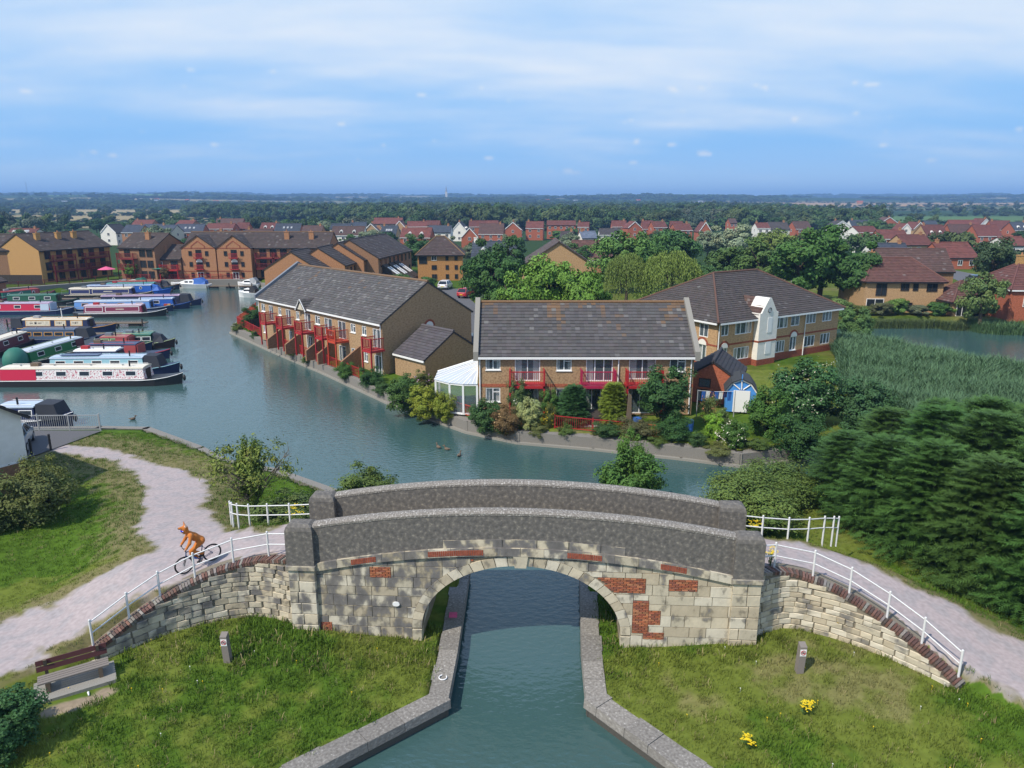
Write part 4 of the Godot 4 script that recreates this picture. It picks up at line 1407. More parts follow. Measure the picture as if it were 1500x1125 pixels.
	for q in [[0.45, 4.24, 1.4, 5.3, 2], [2.24, 4.2, 4.44, 5.3, 3], [7.8, 4.22, 9.54, 5.3, 3], [10.01, 4.28, 11.3, 5.3, 2], [12.3, 4.3, 13.8, 5.3, 3], [14.8, 4.3, 16.3, 5.3, 3], [2.24, 1.85, 4.3, 3.0, 4], [7.8, 1.9, 9.36, 3.05, 4], [12.3, 2.0, 13.9, 3.1, 3], [14.8, 2.0, 16.3, 3.1, 3]]:
		f3.append([q[0], q[1], q[2] - q[0], q[3] - q[1], "s", q[4]])
	f3.append([0.5, 1.85, 0.9, 1.3, "a", 2]); f3.append([10.1, 1.9, 0.95, 1.35, "a", 2])
	var h3 := house({"name": "brick_house", "label": "buff brick building with hipped brown roof and tall white gabled bay", "at": [18.2, -63.1], "ang": 32.1, "L": 17.4, "W": 12.0, "g": 1.15, "e": 5.62, "r": 8.95, "hip": 5.5, "wall": M.brick_tan, "F": f3, "Lf": [[9.8, 4.0, 1.1, 1.2, "s", 2], [9.8, 1.7, 1.0, 1.6, "a", 2], [6.0, 4.0, 1.1, 1.2, "s", 2]], "over": 0.4, "pipes": [0.1, 12.1], "band": [[3.4, 0.16, M.brick_rust], [1.5, 0.72, M.brick_rust]], "roof": Color(0.088, 0.074, 0.07), "ridge": Color(0.16, 0.085, 0.06), "spot": 0.015})
	var bay := MB.new()
	bay.prism(PackedVector2Array([Vector2(4.75, 0.55), Vector2(7.25, 0.55), Vector2(7.25, 4.85), Vector2(7.05, 4.85), Vector2(6.15, 6.2), Vector2(5.85, 6.2), Vector2(4.95, 4.85), Vector2(4.75, 4.85)]), -1.0, 0.6)
	part("white_bay", bay.done(), M.white_render, h3)
	var bl := MB.new(); bl.box(Vector3(6.0, 0.25, -0.2), Vector3(2.5, 0.6, 1.6)); part("bay_plinth", bl.done(), M.brick_rust, h3)
	var bl2 := MB.new(); bl2.box(Vector3(6.0, 2.25, -0.18), Vector3(2.54, 0.16, 1.62)); part("bay_band", bl2.done(), M.brick_rust, h3)
	for q in [[1.0, 0.75, 1.1], [3.0, 0.6, 1.4]]:
		var pn := MB.new(); pn.box(Vector3(6.15, q[0] + q[2] * 0.5, 0.6), Vector3(q[1], q[2], 0.06)); part("blind_panel", pn.done(), M.white, h3)
	var ring := MB.new()
	for k in 16:
		var a0 := TAU * k / 16; var a1 := TAU * (k + 1) / 16
		ring.tube([Vector3(6.0 + cos(a0) * 0.22, 5.1 + sin(a0) * 0.22, 0.62), Vector3(6.0 + cos(a1) * 0.22, 5.1 + sin(a1) * 0.22, 0.62)], 0.05, 0.05, 5, false)
	part("round_motif", ring.done(), M.lead, h3)
	var br := MB.new()
	for sgn in [-1, 1]:
		var A := Vector3(6.0 + sgn * 1.25, 4.7, 0.45); var B := Vector3(6.0, 6.15, 0.45); var C := Vector3(6.0, 6.15, -2.5); var D := Vector3(6.0 + sgn * 1.25, 4.7, -0.9)
		if sgn < 0: tile_slope(br, D, A, B, C, Color(0.12, 0.07, 0.055), 0.0, 0.3, 0.3)
		else: tile_slope(br, A, D, C, B, Color(0.12, 0.07, 0.055), 0.0, 0.3, 0.3)
	part("bay_roof", br.done(), M.tile, h3)
	# brick garage behind the blue shed
	house({"name": "brick_garage", "label": "small red brick garage with dark slate roof between house and blue shed", "cat": "garage", "at": [16.9, -52.3], "ang": 68.0, "L": 5.0, "W": 3.8, "g": g, "e": 2.9, "r": 4.15, "wall": M.brick_red, "over": 0.2, "verge": 0.1, "roof": Color(0.045, 0.045, 0.055), "spot": 0.0, "Lf": [[0.9, 2.2, 0.9, 0.7, "s", 1, M.brown_frame], [0.8, 1.05, 0.9, 1.0, "s", 1, M.brown_frame]], "gutter_mat": M.black})
	conservatory()
	# cream rendered house at the left edge with brick base
	var lh := house({"name": "cream_house", "label": "cream rendered gabled house with brick base cut by the left edge", "at": [-38.9, -33.0], "ang": -33.0, "L": 9.0, "W": 10.0, "g": 1.0, "e": 5.0, "r": 8.6, "wall": M.white_render, "over": 0.35, "verge": 0.3, "roof": Color(0.07, 0.065, 0.065), "band": [[1.75, 1.5, M.brick_brown], [2.55, 0.1, M.white]], "gutter_mat": M.lead, "simple": true})

func conservatory() -> void:
	var t := thing("conservatory", "white framed glass conservatory beside the buff brick house", "conservatory", Vector3(-5.6, 1.0, -51.4))
	var posts := [[0, 0], [1.1, 1.0], [2.1, 1.4], [3.1, 1.4]]
	for p in posts:
		var b := MB.new(); b.box(Vector3(p[0], 1.1, p[1]), Vector3(0.14, 2.2, 0.14)); part("post", b.done(), M.white, t)
	for q in [[0, -2.6]]:
		var b := MB.new(); b.box(Vector3(q[0], 1.1, q[1]), Vector3(0.14, 2.2, 0.14)); part("post", b.done(), M.white, t)
	var line := [Vector3(0, 0, -2.6), Vector3(0, 0, 0), Vector3(1.1, 0, 1.0), Vector3(2.1, 0, 1.4), Vector3(3.1, 0, 1.4)]
	for i in line.size() - 1:
		var a: Vector3 = line[i]; var c: Vector3 = line[i + 1]
		var d := (c - a).normalized(); var bs := Basis(d, Vector3.UP, d.cross(Vector3.UP))
		var L := a.distance_to(c)
		for y in [0.06, 2.2]:
			var b := MB.new(); b.box((a + c) * 0.5 + Vector3(0, y, 0), Vector3(L, 0.12, 0.12), bs); part("frame_rail", b.done(), M.white, t)
		var gb := MB.new(); gb.box((a + c) * 0.5 + Vector3(0, 1.15, 0), Vector3(L - 0.16, 2.0, 0.02), bs); part("pane", gb.done(), M.glass, t)
	# lean-to roof with bars
	var apex := Vector3(3.1, 3.3, -2.6)
	var eave := [Vector3(-0.1, 2.28, -2.6), Vector3(-0.1, 2.28, 0.05), Vector3(1.05, 2.28, 1.1), Vector3(2.1, 2.28, 1.5), Vector3(3.1, 2.28, 1.5)]
	var top := [Vector3(3.1, 3.3, -2.6), Vector3(3.1, 3.2, -1.7), Vector3(3.1, 3.12, -0.9), Vector3(3.1, 3.05, -0.4), Vector3(3.1, 3.0, 0.0)]
	var pm := mat(Color(0.45, 0.5, 0.56), 0.3)
	for i in 5:
		var b := MB.new(); b.tube([eave[i], top[i]], 0.05, 0.05, 6); part("glazing_bar", b.done(), M.white, t)
		if i < 4:
			for k in range(1, 3):
				b = MB.new(); b.tube([eave[i].lerp(eave[i + 1], k / 3.0), top[i].lerp(top[i + 1], k / 3.0)], 0.035, 0.035, 5); part("glazing_bar", b.done(), M.white, t)
			b = MB.new(); b.quad(eave[i], eave[i + 1], top[i + 1], top[i]); part("roof_sheet", b.done(), pm, t)
	var tb := MB.new()
	tb.tube([Vector3(1.5, 0.0, -0.5), Vector3(1.5, 0.7, -0.5)], 0.05, 0.05, 6)
	tb.box(Vector3(1.5, 0.73, -0.5), Vector3(0.9, 0.05, 0.7))
	single("garden_table", tb.done(), mat(Color(0.32, 0.08, 0.3), 0.7), "small purple-topped table inside the conservatory", "table", Vector3(-5.6, 1.0, -51.4))
# ---------------------------------------------------------------- apartments round the marina, and the town
const TOWN := [
	[-168.8, -244.7, 9.7, 4.45, 6.6, "r", "c", "x"],
	[-162.8, -290.8, 6.7, 3.37, 6.6, "d", "w", "z"],
	[-148.3, -280.2, 7.0, 4.09, 6.6, "s", "o", "x"],
	[-180.9, -351.3, 9.7, 4.39, 6.6, "r", "o", "x"],
	[-145.2, -288.6, 7.7, 3.74, 6.6, "s", "o", "x"],
	[-135.0, -280.2, 6.0, 4.09, 6.6, "s", "c", "x"],
	[-157.3, -345.1, 8.3, 4.59, 6.6, "r", "o", "x"],
	[-132.1, -288.6, 10.7, 3.74, 6.6, "s", "b", "x"],
	[-123.7, -297.5, 11.0, 4.76, 6.6, "r", "b", "x"],
	[-152.8, -378.7, 14.7, 2.8, 6.6, "b", "b", "x"],
	[-114.8, -306.9, 4.8, 4.41, 6.6, "r", "b", "x"],
	[-87.1, -238.6, 8.6, 4.28, 6.6, "b", "o", "x"],
	[-105.0, -306.9, 7.1, 3.83, 6.6, "r", "b", "x"],
	[-96.0, -297.5, 10.2, 3.36, 6.6, "s", "b", "x"],
	[-77.9, -272.3, 7.3, 3.91, 6.6, "b", "o", "x"],
	[-90.1, -222.0, 7.6, 4.8, 6.6, "b", "b", "x"],
	[-73.4, -297.5, 8.0, 4.8, 6.6, "s", "c", "x"],
	[-69.4, -316.9, 6.7, 4.8, 6.6, "s", "o", "x"],
	[-74.1, -394.0, 15.3, 3.72, 6.6, "r", "o", "x"],
	[-65.0, -264.8, 11.5, 3.75, 6.6, "b", "w", "x"],
	[-60.7, -299.7, 6.9, 3.27, 6.6, "b", "y", "z"],
	[-48.7, -272.3, 5.8, 3.4, 6.6, "s", "y", "x"],
	[-55.2, -341.3, 6.6, 2.8, 6.6, "r", "y", "z"],
	[-38.1, -251.0, 10.2, 3.67, 6.6, "r", "b", "x"],
	[-46.3, -327.6, 8.5, 4.55, 6.6, "r", "b", "x"],
	[-40.1, -339.1, 6.6, 4.79, 6.6, "r", "b", "x"],
	[-31.0, -272.3, 8.3, 4.43, 6.6, "s", "w", "x"],
	[-26.3, -319.1, 6.8, 2.8, 6.6, "s", "w", "z"],
	[-17.4, -253.2, 5.6, 3.56, 6.6, "b", "b", "z"],
	[-19.7, -339.1, 7.5, 4.15, 6.6, "r", "b", "x"],
	[-13.5, -297.5, 9.9, 2.8, 6.6, "b", "b", "x"],
	[-11.6, -339.1, 5.6, 4.79, 6.6, "r", "b", "x"],
	[-3.5, -319.1, 7.7, 3.34, 6.6, "r", "b", "z"],
	[6.1, -327.6, 7.6, 3.93, 6.6, "r", "b", "x"],
	[16.0, -339.1, 13.1, 4.79, 6.6, "r", "b", "x"],
	[28.1, -316.9, 4.7, 4.8, 6.6, "r", "b", "x"],
	[46.0, -339.1, 6.6, 4.15, 6.6, "r", "b", "x"],
	[51.5, -329.8, 6.4, 3.85, 6.6, "r", "b", "z"],
	[14.4, -222.0, 3.7, 4.8, 6.6, "d", "c", "x"],
	[21.2, -222.0, 4.7, 4.8, 6.6, "l", "w", "x"],
	[29.2, -244.7, 7.0, 4.8, 6.6, "d", "w", "x"],
	[59.8, -339.1, 5.0, 3.19, 6.6, "r", "b", "x"],
	[62.9, -327.6, 6.1, 4.24, 6.6, "r", "b", "x"],
	[70.2, -327.6, 5.4, 4.55, 6.6, "r", "b", "x"],
	[66.0, -297.5, 6.9, 4.2, 6.6, "r", "b", "x"],
	[80.9, -319.1, 5.3, 2.8, 6.6, "r", "b", "z"],
	[111.7, -378.7, 3.5, 4.56, 6.6, "b", "b", "x"],
	[102.0, -306.9, 5.1, 4.7, 6.6, "r", "w", "x"],
	[111.0, -316.9, 8.5, 3.73, 6.6, "d", "w", "x"],
	[125.9, -327.6, 7.3, 3.63, 6.6, "b", "b", "x"],
	[148.7, -341.3, 7.2, 4.4, 6.6, "d", "w", "z"],
	[161.5, -351.3, 10.4, 4.06, 6.6, "s", "w", "x"],
	[124.5, -264.8, 7.8, 4.75, 6.6, "r", "w", "x"],
	[204.1, -412.8, 12.2, 2.8, 6.6, "b", "b", "z"],
	[116.5, -232.8, 8.6, 4.13, 6.6, "r", "b", "x"],
	[99.5, -205.4, 3.2, 4.56, 6.6, "r", "w", "z"],
	[158.1, -299.7, 3.9, 4.4, 6.6, "r", "w", "z"],
	[173.1, -319.1, 5.6, 3.65, 6.6, "r", "y", "z"],
	[190.0, -339.1, 5.3, 4.15, 6.6, "s", "b", "x"],
	[157.8, -280.2, 8.8, 2.8, 6.6, "r", "y", "x"],
	[106.5, -199.0, 8.1, 4.16, 6.6, "r", "y", "x"],
	[208.6, -351.3, 12.7, 3.73, 6.6, "r", "b", "x"],
	[172.1, -288.6, 10.4, 2.8, 6.6, "b", "b", "x"],
	[240.4, -380.9, 6.3, 3.41, 6.6, "r", "w", "z"],
	[177.2, -280.2, 9.6, 2.8, 6.6, "r", "b", "x"],
	[221.2, -339.1, 9.4, 2.8, 6.6, "r", "b", "x"],
	[215.9, -316.9, 7.3, 3.43, 6.6, "s", "b", "x"],
	[126.3, -187.2, 6.3, 4.68, 6.6, "r", "w", "x"],
	[78.8, -159.0, 7.9, 3.84, 6.6, "s", "w", "x"],
	[95.3, -161.7, 8.3, 3.63, 6.6, "r", "b", "x"],
]

const ORD := ["first", "second", "third", "fourth", "fifth", "sixth", "seventh", "eighth", "ninth", "tenth", "eleventh", "twelfth", "thirteenth", "fourteenth", "fifteenth", "sixteenth", "seventeenth", "eighteenth", "nineteenth", "twentieth", "twenty-first", "twenty-second", "twenty-third", "twenty-fourth", "twenty-fifth", "twenty-sixth", "twenty-seventh", "twenty-eighth", "twenty-ninth", "thirtieth", "thirty-first", "thirty-second", "thirty-third", "thirty-fourth", "thirty-fifth", "thirty-sixth", "thirty-seventh", "thirty-eighth", "thirty-ninth", "fortieth"]

func build_town() -> void:
	var roofs := {"r": Color(0.185, 0.062, 0.048), "b": Color(0.125, 0.072, 0.060), "s": Color(0.062, 0.078, 0.108), "d": Color(0.075, 0.065, 0.065), "l": Color(0.16, 0.20, 0.27)}
	var rname := {"r": "red", "b": "brown", "s": "blue-grey slate", "d": "dark", "l": "pale blue"}
	var walls := {"b": M.brick_red, "o": M.brick_orange, "y": M.brick_tan, "w": M.white_render, "c": M.cream}
	var wname := {"b": "red brick", "o": "orange brick", "y": "yellow brick", "w": "white rendered", "c": "cream rendered"}
	var order := {}
	var idx := range(TOWN.size())
	idx.sort_custom(func(a, b): return TOWN[a][0] / -TOWN[a][1] < TOWN[b][0] / -TOWN[b][1])
	var count := {}
	for i in idx:
		var k: String = TOWN[i][5] + TOWN[i][6]
		count[k] = count.get(k, 0) + 1
		order[i] = count[k]
	for i in TOWN.size():
		var q: Array = TOWN[i]
		var k: String = q[5] + q[6]
		var label := "%s house with %s roof in the town beyond the trees" % [wname[q[6]], rname[q[5]]]
		if count[k] > 1:
			label = "%s town house with %s roof, %s such from the left" % [wname[q[6]], rname[q[5]], ORD[order[i] - 1]]
		var g := height(q[0], q[1])
		var e: float = q[3]; var r: float = q[4]
		var W := 8.4
		var L: float = q[2]
		var d := {"name": "town_house", "label": label, "group": "houses of the town", "g": g, "e": e, "r": r, "wall": walls[q[6]], "roof": jitter(roofs[q[5]], 0.14), "simple": true, "course": 0.6, "spot": 0.0, "over": 0.25, "verge": 0.15, "gutter_mat": M.white if rng.randf() < 0.6 else M.black}
		var wins := []
		var along: float = L if q[7] == "x" else 8.0
		var n := maxi(2, int(along / 2.6))
		for j in n:
			if n * 2 > 3:
				wins.append([along * (j + 0.5) / n - 0.55, e - 1.65, 1.1, 1.15, "s", 2])
				wins.append([along * (j + 0.5) / n - 0.55, maxf(g + 0.8, e - 4.1), 1.1, 1.2, "s", 2])
		if q[7] == "x":
			d.at = [q[0], q[1]]; d.ang = rng.randf_range(-9, 9); d.L = L; d.W = W; d.F = wins
			d.R = [[W * 0.5 - 0.5, e - 1.5, 1.0, 1.1, "s", 1]]; d.Lf = [[W * 0.5 - 0.5, e - 1.5, 1.0, 1.1, "s", 1]]
		else:
			d.at = [q[0] + L, q[1]]; d.ang = 90.0 + rng.randf_range(-9, 9); d.L = 8.0; d.W = L; d.F = wins
			d.Lf = [[L * 0.5 - 0.5, e - 1.0, 1.0, 1.1, "s", 2], [L * 0.5 - 0.5, e - 3.4, 1.0, 1.1, "s", 2]]
		if i % 3 != 1: d.chim = [[d.L * (0.12 if i % 2 else 0.85), -d.W * 0.5, 0.7, M.brick_orange]]
		var h := house(d)
		if q[7] == "z":      # white bargeboards on the gable that faces us
			var bb := MB.new()
			var ww: float = d.W
			var sl := (r - e) / (ww * 0.5)
			for sgn in [-1, 1]:
				var dv := Vector3(0, -sl, sgn).normalized()
				bb.box(Vector3(-0.2, (r + e) * 0.5 - g + 0.1, -ww * 0.5 + sgn * ww * 0.25), Vector3(0.06, 0.26, sqrt(pow(ww * 0.5, 2) + pow(r - e, 2))), Basis(Vector3(1, 0, 0), dv.cross(Vector3(1, 0, 0)), dv))
			part("bargeboard", bb.done(), M.white, h)
		if i in [0, 19, 23, 27, 59, 66, 12]:   # white dormers
			for x in [0.3, 0.7]:
				var dm := MB.new()
				dm.prism(PackedVector2Array([Vector2(-0.6, 0), Vector2(0.6, 0), Vector2(0.6, 1.0), Vector2(0, 1.55), Vector2(-0.6, 1.0)]), -2.0, 0.0)
				var dn := part("dormer", dm.done(), M.white_render, h, Vector3(d.L * x, e - g + 0.35, -d.W * 0.12))
				part("pane", boxm(Vector3(0.8, 0.8, 0.05)), M.dark_glass, dn, Vector3(0, 0.6, 0.02))
		if i in [7, 21, 13]:
			for x in [0.35, 0.5, 0.65]:
				var sb := MB.new()
				var dv := Vector3(0, (r - e), -d.W * 0.5).normalized()
				sb.box(Vector3(d.L * x, (r + e) * 0.5 - g + 0.25, -d.W * 0.25), Vector3(0.7, 0.08, 1.1), Basis(Vector3(1, 0, 0), Vector3(1, 0, 0).cross(dv) * -1.0, -dv))
				part("skylight", sb.done(), M.grey_metal, h)

func red_balcony(t: Node3D, x0: float, x1: float, y: float, m: Material) -> void:
	balcony(t, x0, x1, y, 1.1, m, true, 0.0, 0.95)

func build_apartments() -> void:
	var B: Material = M.brown_frame
	var rt := Color(0.088, 0.066, 0.060)
	var g := 1.25
	# golden gable block at the far left
	var wa := []
	for s in [1.0, 3.4, 5.6, 8.0, 10.4, 12.8]:
		for y in [1.5, 3.4, 5.45]:
			wa.append([s, y, 1.2, 1.5 if y < 5 else 1.4, "s", 2, B])
	var a := house({"name": "apartment_block", "label": "apartment block with golden brick gable, chimneys and red balconies at far left", "cat": "apartments", "at": [-85.9, -133], "ang": 71.0, "L": 15.4, "W": 10.0, "g": g, "e": 7.2, "r": 9.85, "wall": M.brick_gold, "F": wa, "roof": rt, "course": 0.4, "gutter_mat": M.black, "simple": true, "over": 0.5, "chim": [[2.5, -3.0, 0.1, M.brick_gold, 0.9], [6.8, -3.0, 0.1, M.brick_gold, 0.9], [10.2, -3.0, 0.1, M.brick_gold, 0.9]]})
	for q in [[1.8, 6.6, 3.9], [8.6, 14.2, 3.9], [2.0, 9.4, 1.95], [9.6, 14.2, 1.95]]: red_balcony(a, q[0], q[1], q[2], M.red_dark)
	var la := house({"name": "apartment_block", "label": "brown-roofed block behind the golden gable cut by the left edge", "cat": "apartments", "at": [-112, -134], "ang": 5.0, "L": 22.0, "W": 9.0, "g": g, "e": 7.0, "r": 9.6, "wall": M.brick_brown, "roof": rt, "course": 0.45, "simple": true, "gutter_mat": M.black})
	house({"name": "brick_hut", "label": "low brown brick hut with dark doorway on the left marina quay", "cat": "hut", "at": [-84.5, -112.0], "ang": 77.0, "L": 7.0, "W": 6.5, "g": g, "e": 3.2, "r": 5.0, "wall": M.brick_brown, "roof": rt, "course": 0.45, "simple": true, "gutter_mat": M.black, "Lf": [[3.6, 1.3, 1.3, 1.8, "d", 1, B]]})
	# small block with the chimney
	var wb := []
	for s in [1.2, 4.6, 6.2]:
		for y in [1.5, 3.5, 5.5]: wb.append([s, y, 1.3, 1.35, "s", 2, B])
	var b := house({"name": "apartment_block", "label": "narrow brown brick block with one chimney left of the green parasol", "cat": "apartments", "at": [-75.4, -140.6], "ang": -14.0, "L": 8.0, "W": 9.0, "g": g, "e": 7.2, "r": 9.6, "wall": M.brick_brown, "F": wb, "roof": rt, "course": 0.4, "simple": true, "gutter_mat": M.black, "chim": [[4.8, -2.6, 0.3, M.brick_orange, 0.9]]})
	for y in [1.95, 3.95]: red_balcony(b, 0.2, 4.0, y, M.red_dark)
	var c := house({"name": "apartment_block", "label": "lower brown brick block with red balcony left of the twin gables", "cat": "apartments", "at": [-69.0, -140.2], "ang": -4.0, "L": 5.6, "W": 7.0, "g": g, "e": 5.1, "r": 7.4, "wall": M.brick_brown, "F": [[0.8, 3.1, 1.2, 1.5, "s", 2], [3.6, 3.1, 1.4, 1.6, "s", 2, B], [3.4, 1.3, 1.4, 1.7, "d", 2, B]], "roof": rt, "course": 0.4, "simple": true, "gutter_mat": M.black, "chim": [[1.7, -1.6, 0.0, M.brick_orange, 0.8]]})
	red_balcony(c, 1.8, 5.4, 1.8, M.red)
	# twin gables and the wing with recessed balconies
	var wd := []
	for s in [14.6, 16.6, 18.6, 20.8, 23.0, 25.2]:
		for y in [1.4, 3.4, 5.4]: wd.append([s, y, 1.3, 1.5, "s", 2, B])
	var d := house({"name": "apartment_block", "label": "orange brick apartments with twin front gables and arched balcony doors", "cat": "apartments", "at": [-63.4, -141.6], "ang": 0.0, "L": 28.0, "W": 9.0, "g": g, "e": 7.1, "r": 9.75, "wall": M.brick_orange, "F": wd, "roof": rt, "course": 0.4, "simple": true, "gutter_mat": M.black, "ridge": Color(0.2, 0.12, 0.06), "chim": [[19.4, -2.5, 0.2, M.brick_orange, 0.9], [24.2, -2.5, 0.2, M.brick_orange, 0.9]]})
	for q in [[14.0, 17.4], [17.6, 21.6], [22.4, 26.4]]:
		for y in [1.95, 3.95]: red_balcony(d, q[0], q[1], y, M.red_dark)
	for k in 2:
		var x0 := 0.2 + k * 6.75
		var gb := MB.new()
		gb.prism(PackedVector2Array([Vector2(x0, -0.3), Vector2(x0 + 6.5, -0.3), Vector2(x0 + 6.5, 5.85), Vector2(x0 + 3.25, 8.15), Vector2(x0, 5.85)]), -3.0, 1.5)
		part("gable_bay", gb.done(), M.brick_orange, d)
		var rb := MB.new()
		for sgn in [-1, 1]:
			var A := Vector3(x0 + 3.25 + sgn * 3.45, 5.82, 1.65); var E := Vector3(x0 + 3.25, 8.3, 1.65); var C := Vector3(x0 + 3.25, 8.3, -4.2); var D2 := Vector3(x0 + 3.25 + sgn * 3.45, 5.82, -1.0)
			if sgn < 0: tile_slope(rb, D2, A, E, C, rt, 0.0, 0.4, 0.5)
			else: tile_slope(rb, A, D2, C, E, rt, 0.0, 0.4, 0.5)
		part("gable_roof", rb.done(), M.tile, d)
		var T := Transform3D(Basis(), Vector3(x0, 0, 1.5))
		for q in [[1.35, 4.4], [4.5, 4.4], [1.35, 2.35], [4.5, 2.35], [1.5, 0.35], [4.35, 0.35]]:
			window(d, T, [q[0], q[1], 0.62, 0.9, "s", 1, B], true, B)
		window(d, T, [2.7, 3.95, 1.1, 1.6, "d", 2, B], true, B)
		window(d, T, [2.65, 1.8, 1.25, 1.4, "a", 2, B], true, B)
		window(d, T, [2.7, 0.0, 1.2, 1.3, "d", 2, M.white], true, B)
		var str_ := MB.new()
		for q in [[0.0, 5.85, 6.5], [0.0, 1.5, 6.5]]: str_.box(Vector3(x0 + q[2] * 0.5, q[1], 1.5), Vector3(q[2], 0.14, 0.08))
		for sgn in [-1, 1]:
			var dv := Vector3(sgn * 0.8, -0.6, 0).normalized()
			str_.box(Vector3(x0 + 3.25 + sgn * 0.65, 6.7, 1.5), Vector3(1.6, 0.16, 0.08), Basis(dv, Vector3(0, 0, 1).cross(dv), Vector3(0, 0, 1)))
			str_.box(Vector3(x0 + 3.25 + sgn * 1.28, 6.05, 1.5), Vector3(0.16, 0.5, 0.08))
		part("dark_brick_course", str_.done(), M.brick_rust, d)
		for y in [1.75, 3.9]:
			var bb := MB.new()
			bb.box(Vector3(x0 + 3.27, y + 0.1, 1.85), Vector3(1.7, 0.12, 0.6))
			bb.box(Vector3(x0 + 3.27, y + 0.95, 2.12), Vector3(1.7, 0.08, 0.06))
			for sx in 9: bb.box(Vector3(x0 + 2.47 + sx * 0.2, y + 0.55, 2.12), Vector3(0.05, 0.8, 0.04))
			part("juliet_balcony", bb.done(), M.red, d)
	# staggered tan gables behind the terrace
	var i := 0
	for q in [[-31.2, -118, 8.0, 9.2, 5.0, 7.85, "nearest"], [-28.2, -123, 8.0, 9.0, 5.35, 8.15, "second"], [-26.2, -129, 8.0, 9.0, 5.75, 8.6, "third"]]:
		house({"name": "stepped_house", "label": "%s of the stepped houses with blank orange gables behind the terrace" % q[6], "at": [q[0], q[1]], "ang": 86.0, "L": q[2], "W": q[3], "g": g, "e": q[4], "r": q[5], "wall": M.brick_orange, "roof": Color(0.075, 0.062, 0.06), "course": 0.42, "simple": true, "gutter_mat": M.black, "F": [[1.0, 3.6, 0.8, 1.2, "s", 1, B], [3.2, 3.6, 0.8, 1.2, "s", 1, B], [5.4, 3.6, 0.8, 1.2, "s", 1, B]]})
		i += 1
	var wg := []
	for k in 8:
		wg.append([1.2 + k * 2.6, 4.3, 0.8, 1.3, "s", 1, B]); wg.append([1.2 + k * 2.6, 1.9, 0.8, 1.3, "s", 1, B])
	var gb2 := house({"name": "long_block", "label": "long brown-roofed brick block with skylit lean-tos left of the hipped flats", "cat": "apartments", "at": [-23.8, -130], "ang": 82.0, "L": 21.5, "W": 10.5, "g": g, "e": 6.0, "r": 9.1, "wall": M.brick_brown, "roof": Color(0.078, 0.062, 0.06), "course": 0.42, "simple": true, "gutter_mat": M.black, "F": wg})
	for k in 3:
		var lb := MB.new()
		lb.prism(PackedVector2Array([Vector2(0, 0), Vector2(4.2, 0), Vector2(4.2, 0.6), Vector2(0, 3.4)]), -1.4, 1.4)
		var ln := part("lean_to", lb.done(), M.dark_timber, gb2)
		ln.transform = Transform3D(Basis(Vector3(0, 0, 1), Vector3.UP, Vector3(-1, 0, 0)), Vector3(3.5 + k * 3.6, 0, 0))
		for s in [-0.6, 0.6]:
			var sb := MB.new()
			sb.box(Vector3(1.9, 2.2, s), Vector3(2.6, 0.1, 0.5), Basis(Vector3(0.83, -0.55, 0), Vector3(0.55, 0.83, 0), Vector3(0, 0, 1)))
			part("skylight", sb.done(), M.white, ln)
	var wh := []
	for s in [2.6, 5.2, 6.9]:
		for y in [1.6, 3.3, 5.0]: wh.append([s, y, 0.95 if s < 3 else 0.6, 0.85, "s", 2 if s < 3 else 1, M.white if s < 3 and y > 4 else B])
	wh.append([0.25, 4.4, 1.5, 1.5, "d", 1, B])
	house({"name": "hipped_flats", "label": "three-storey orange brick flats with hipped roof behind the white car", "cat": "apartments", "at": [-17.7, -137], "ang": 3.0, "L": 8.4, "W": 8.4, "g": g, "e": 6.2, "r": 9.15, "hip": 3.4, "wall": M.brick_amber, "roof": Color(0.088, 0.062, 0.058), "course": 0.42, "simple": true, "gutter_mat": M.black, "F": wh, "over": 0.45, "ridge": Color(0.25, 0.15, 0.07)})
	var wt := house({"name": "white_house", "label": "white rendered house with blue slate roof and gabled dormer among trees", "at": [-8.4, -150], "ang": -4.0, "L": 9.0, "W": 8.0, "g": g, "e": 4.1, "r": 7.5, "wall": M.white_render, "roof": Color(0.062, 0.078, 0.105), "course": 0.5, "simple": true, "spot": 0.0, "chim": [[0.6, -4.0, 0.8, M.white_render, 0.8]], "F": [[1.5, 2.4, 1.1, 1.2, "s", 2], [5.5, 2.4, 1.1, 1.2, "s", 2]]})
	var dm := MB.new()
	dm.prism(PackedVector2Array([Vector2(-0.65, 0), Vector2(0.65, 0), Vector2(0.65, 1.0), Vector2(0.95, 1.0), Vector2(0, 1.9), Vector2(-0.95, 1.0), Vector2(-0.65, 1.0)]), -2.2, 0.0)
	var dn := part("dormer", dm.done(), M.white, wt, Vector3(2.4, 3.5, -0.9))
	part("pane", boxm(Vector3(0.7, 0.7, 0.05)), M.dark_glass, dn, Vector3(0, 0.55, 0.02))
	house({"name": "tan_house", "label": "wide tan brick gable with dark roof edge showing above the bright garden trees", "at": [15.0, -133], "ang": 90.0, "L": 12.0, "W": 13.0, "g": g, "e": 4.4, "r": 8.6, "wall": M.brick_tan, "roof": Color(0.11, 0.08, 0.07), "course": 0.45, "simple": true, "spot": 0.0, "over": 0.4, "verge": 0.3})
	house({"name": "long_block", "label": "low block with long red-brown roof right of the tan gable", "at": [12.8, -152], "ang": 0.0, "L": 9.0, "W": 10.0, "g": g, "e": 4.0, "r": 7.5, "wall": M.brick_orange, "roof": Color(0.15, 0.075, 0.06), "course": 0.45, "simple": true, "spot": 0.0, "F": [[6.6, 2.0, 1.2, 1.5, "s", 2], [3.0, 2.0, 1.2, 1.5, "s", 2]]})
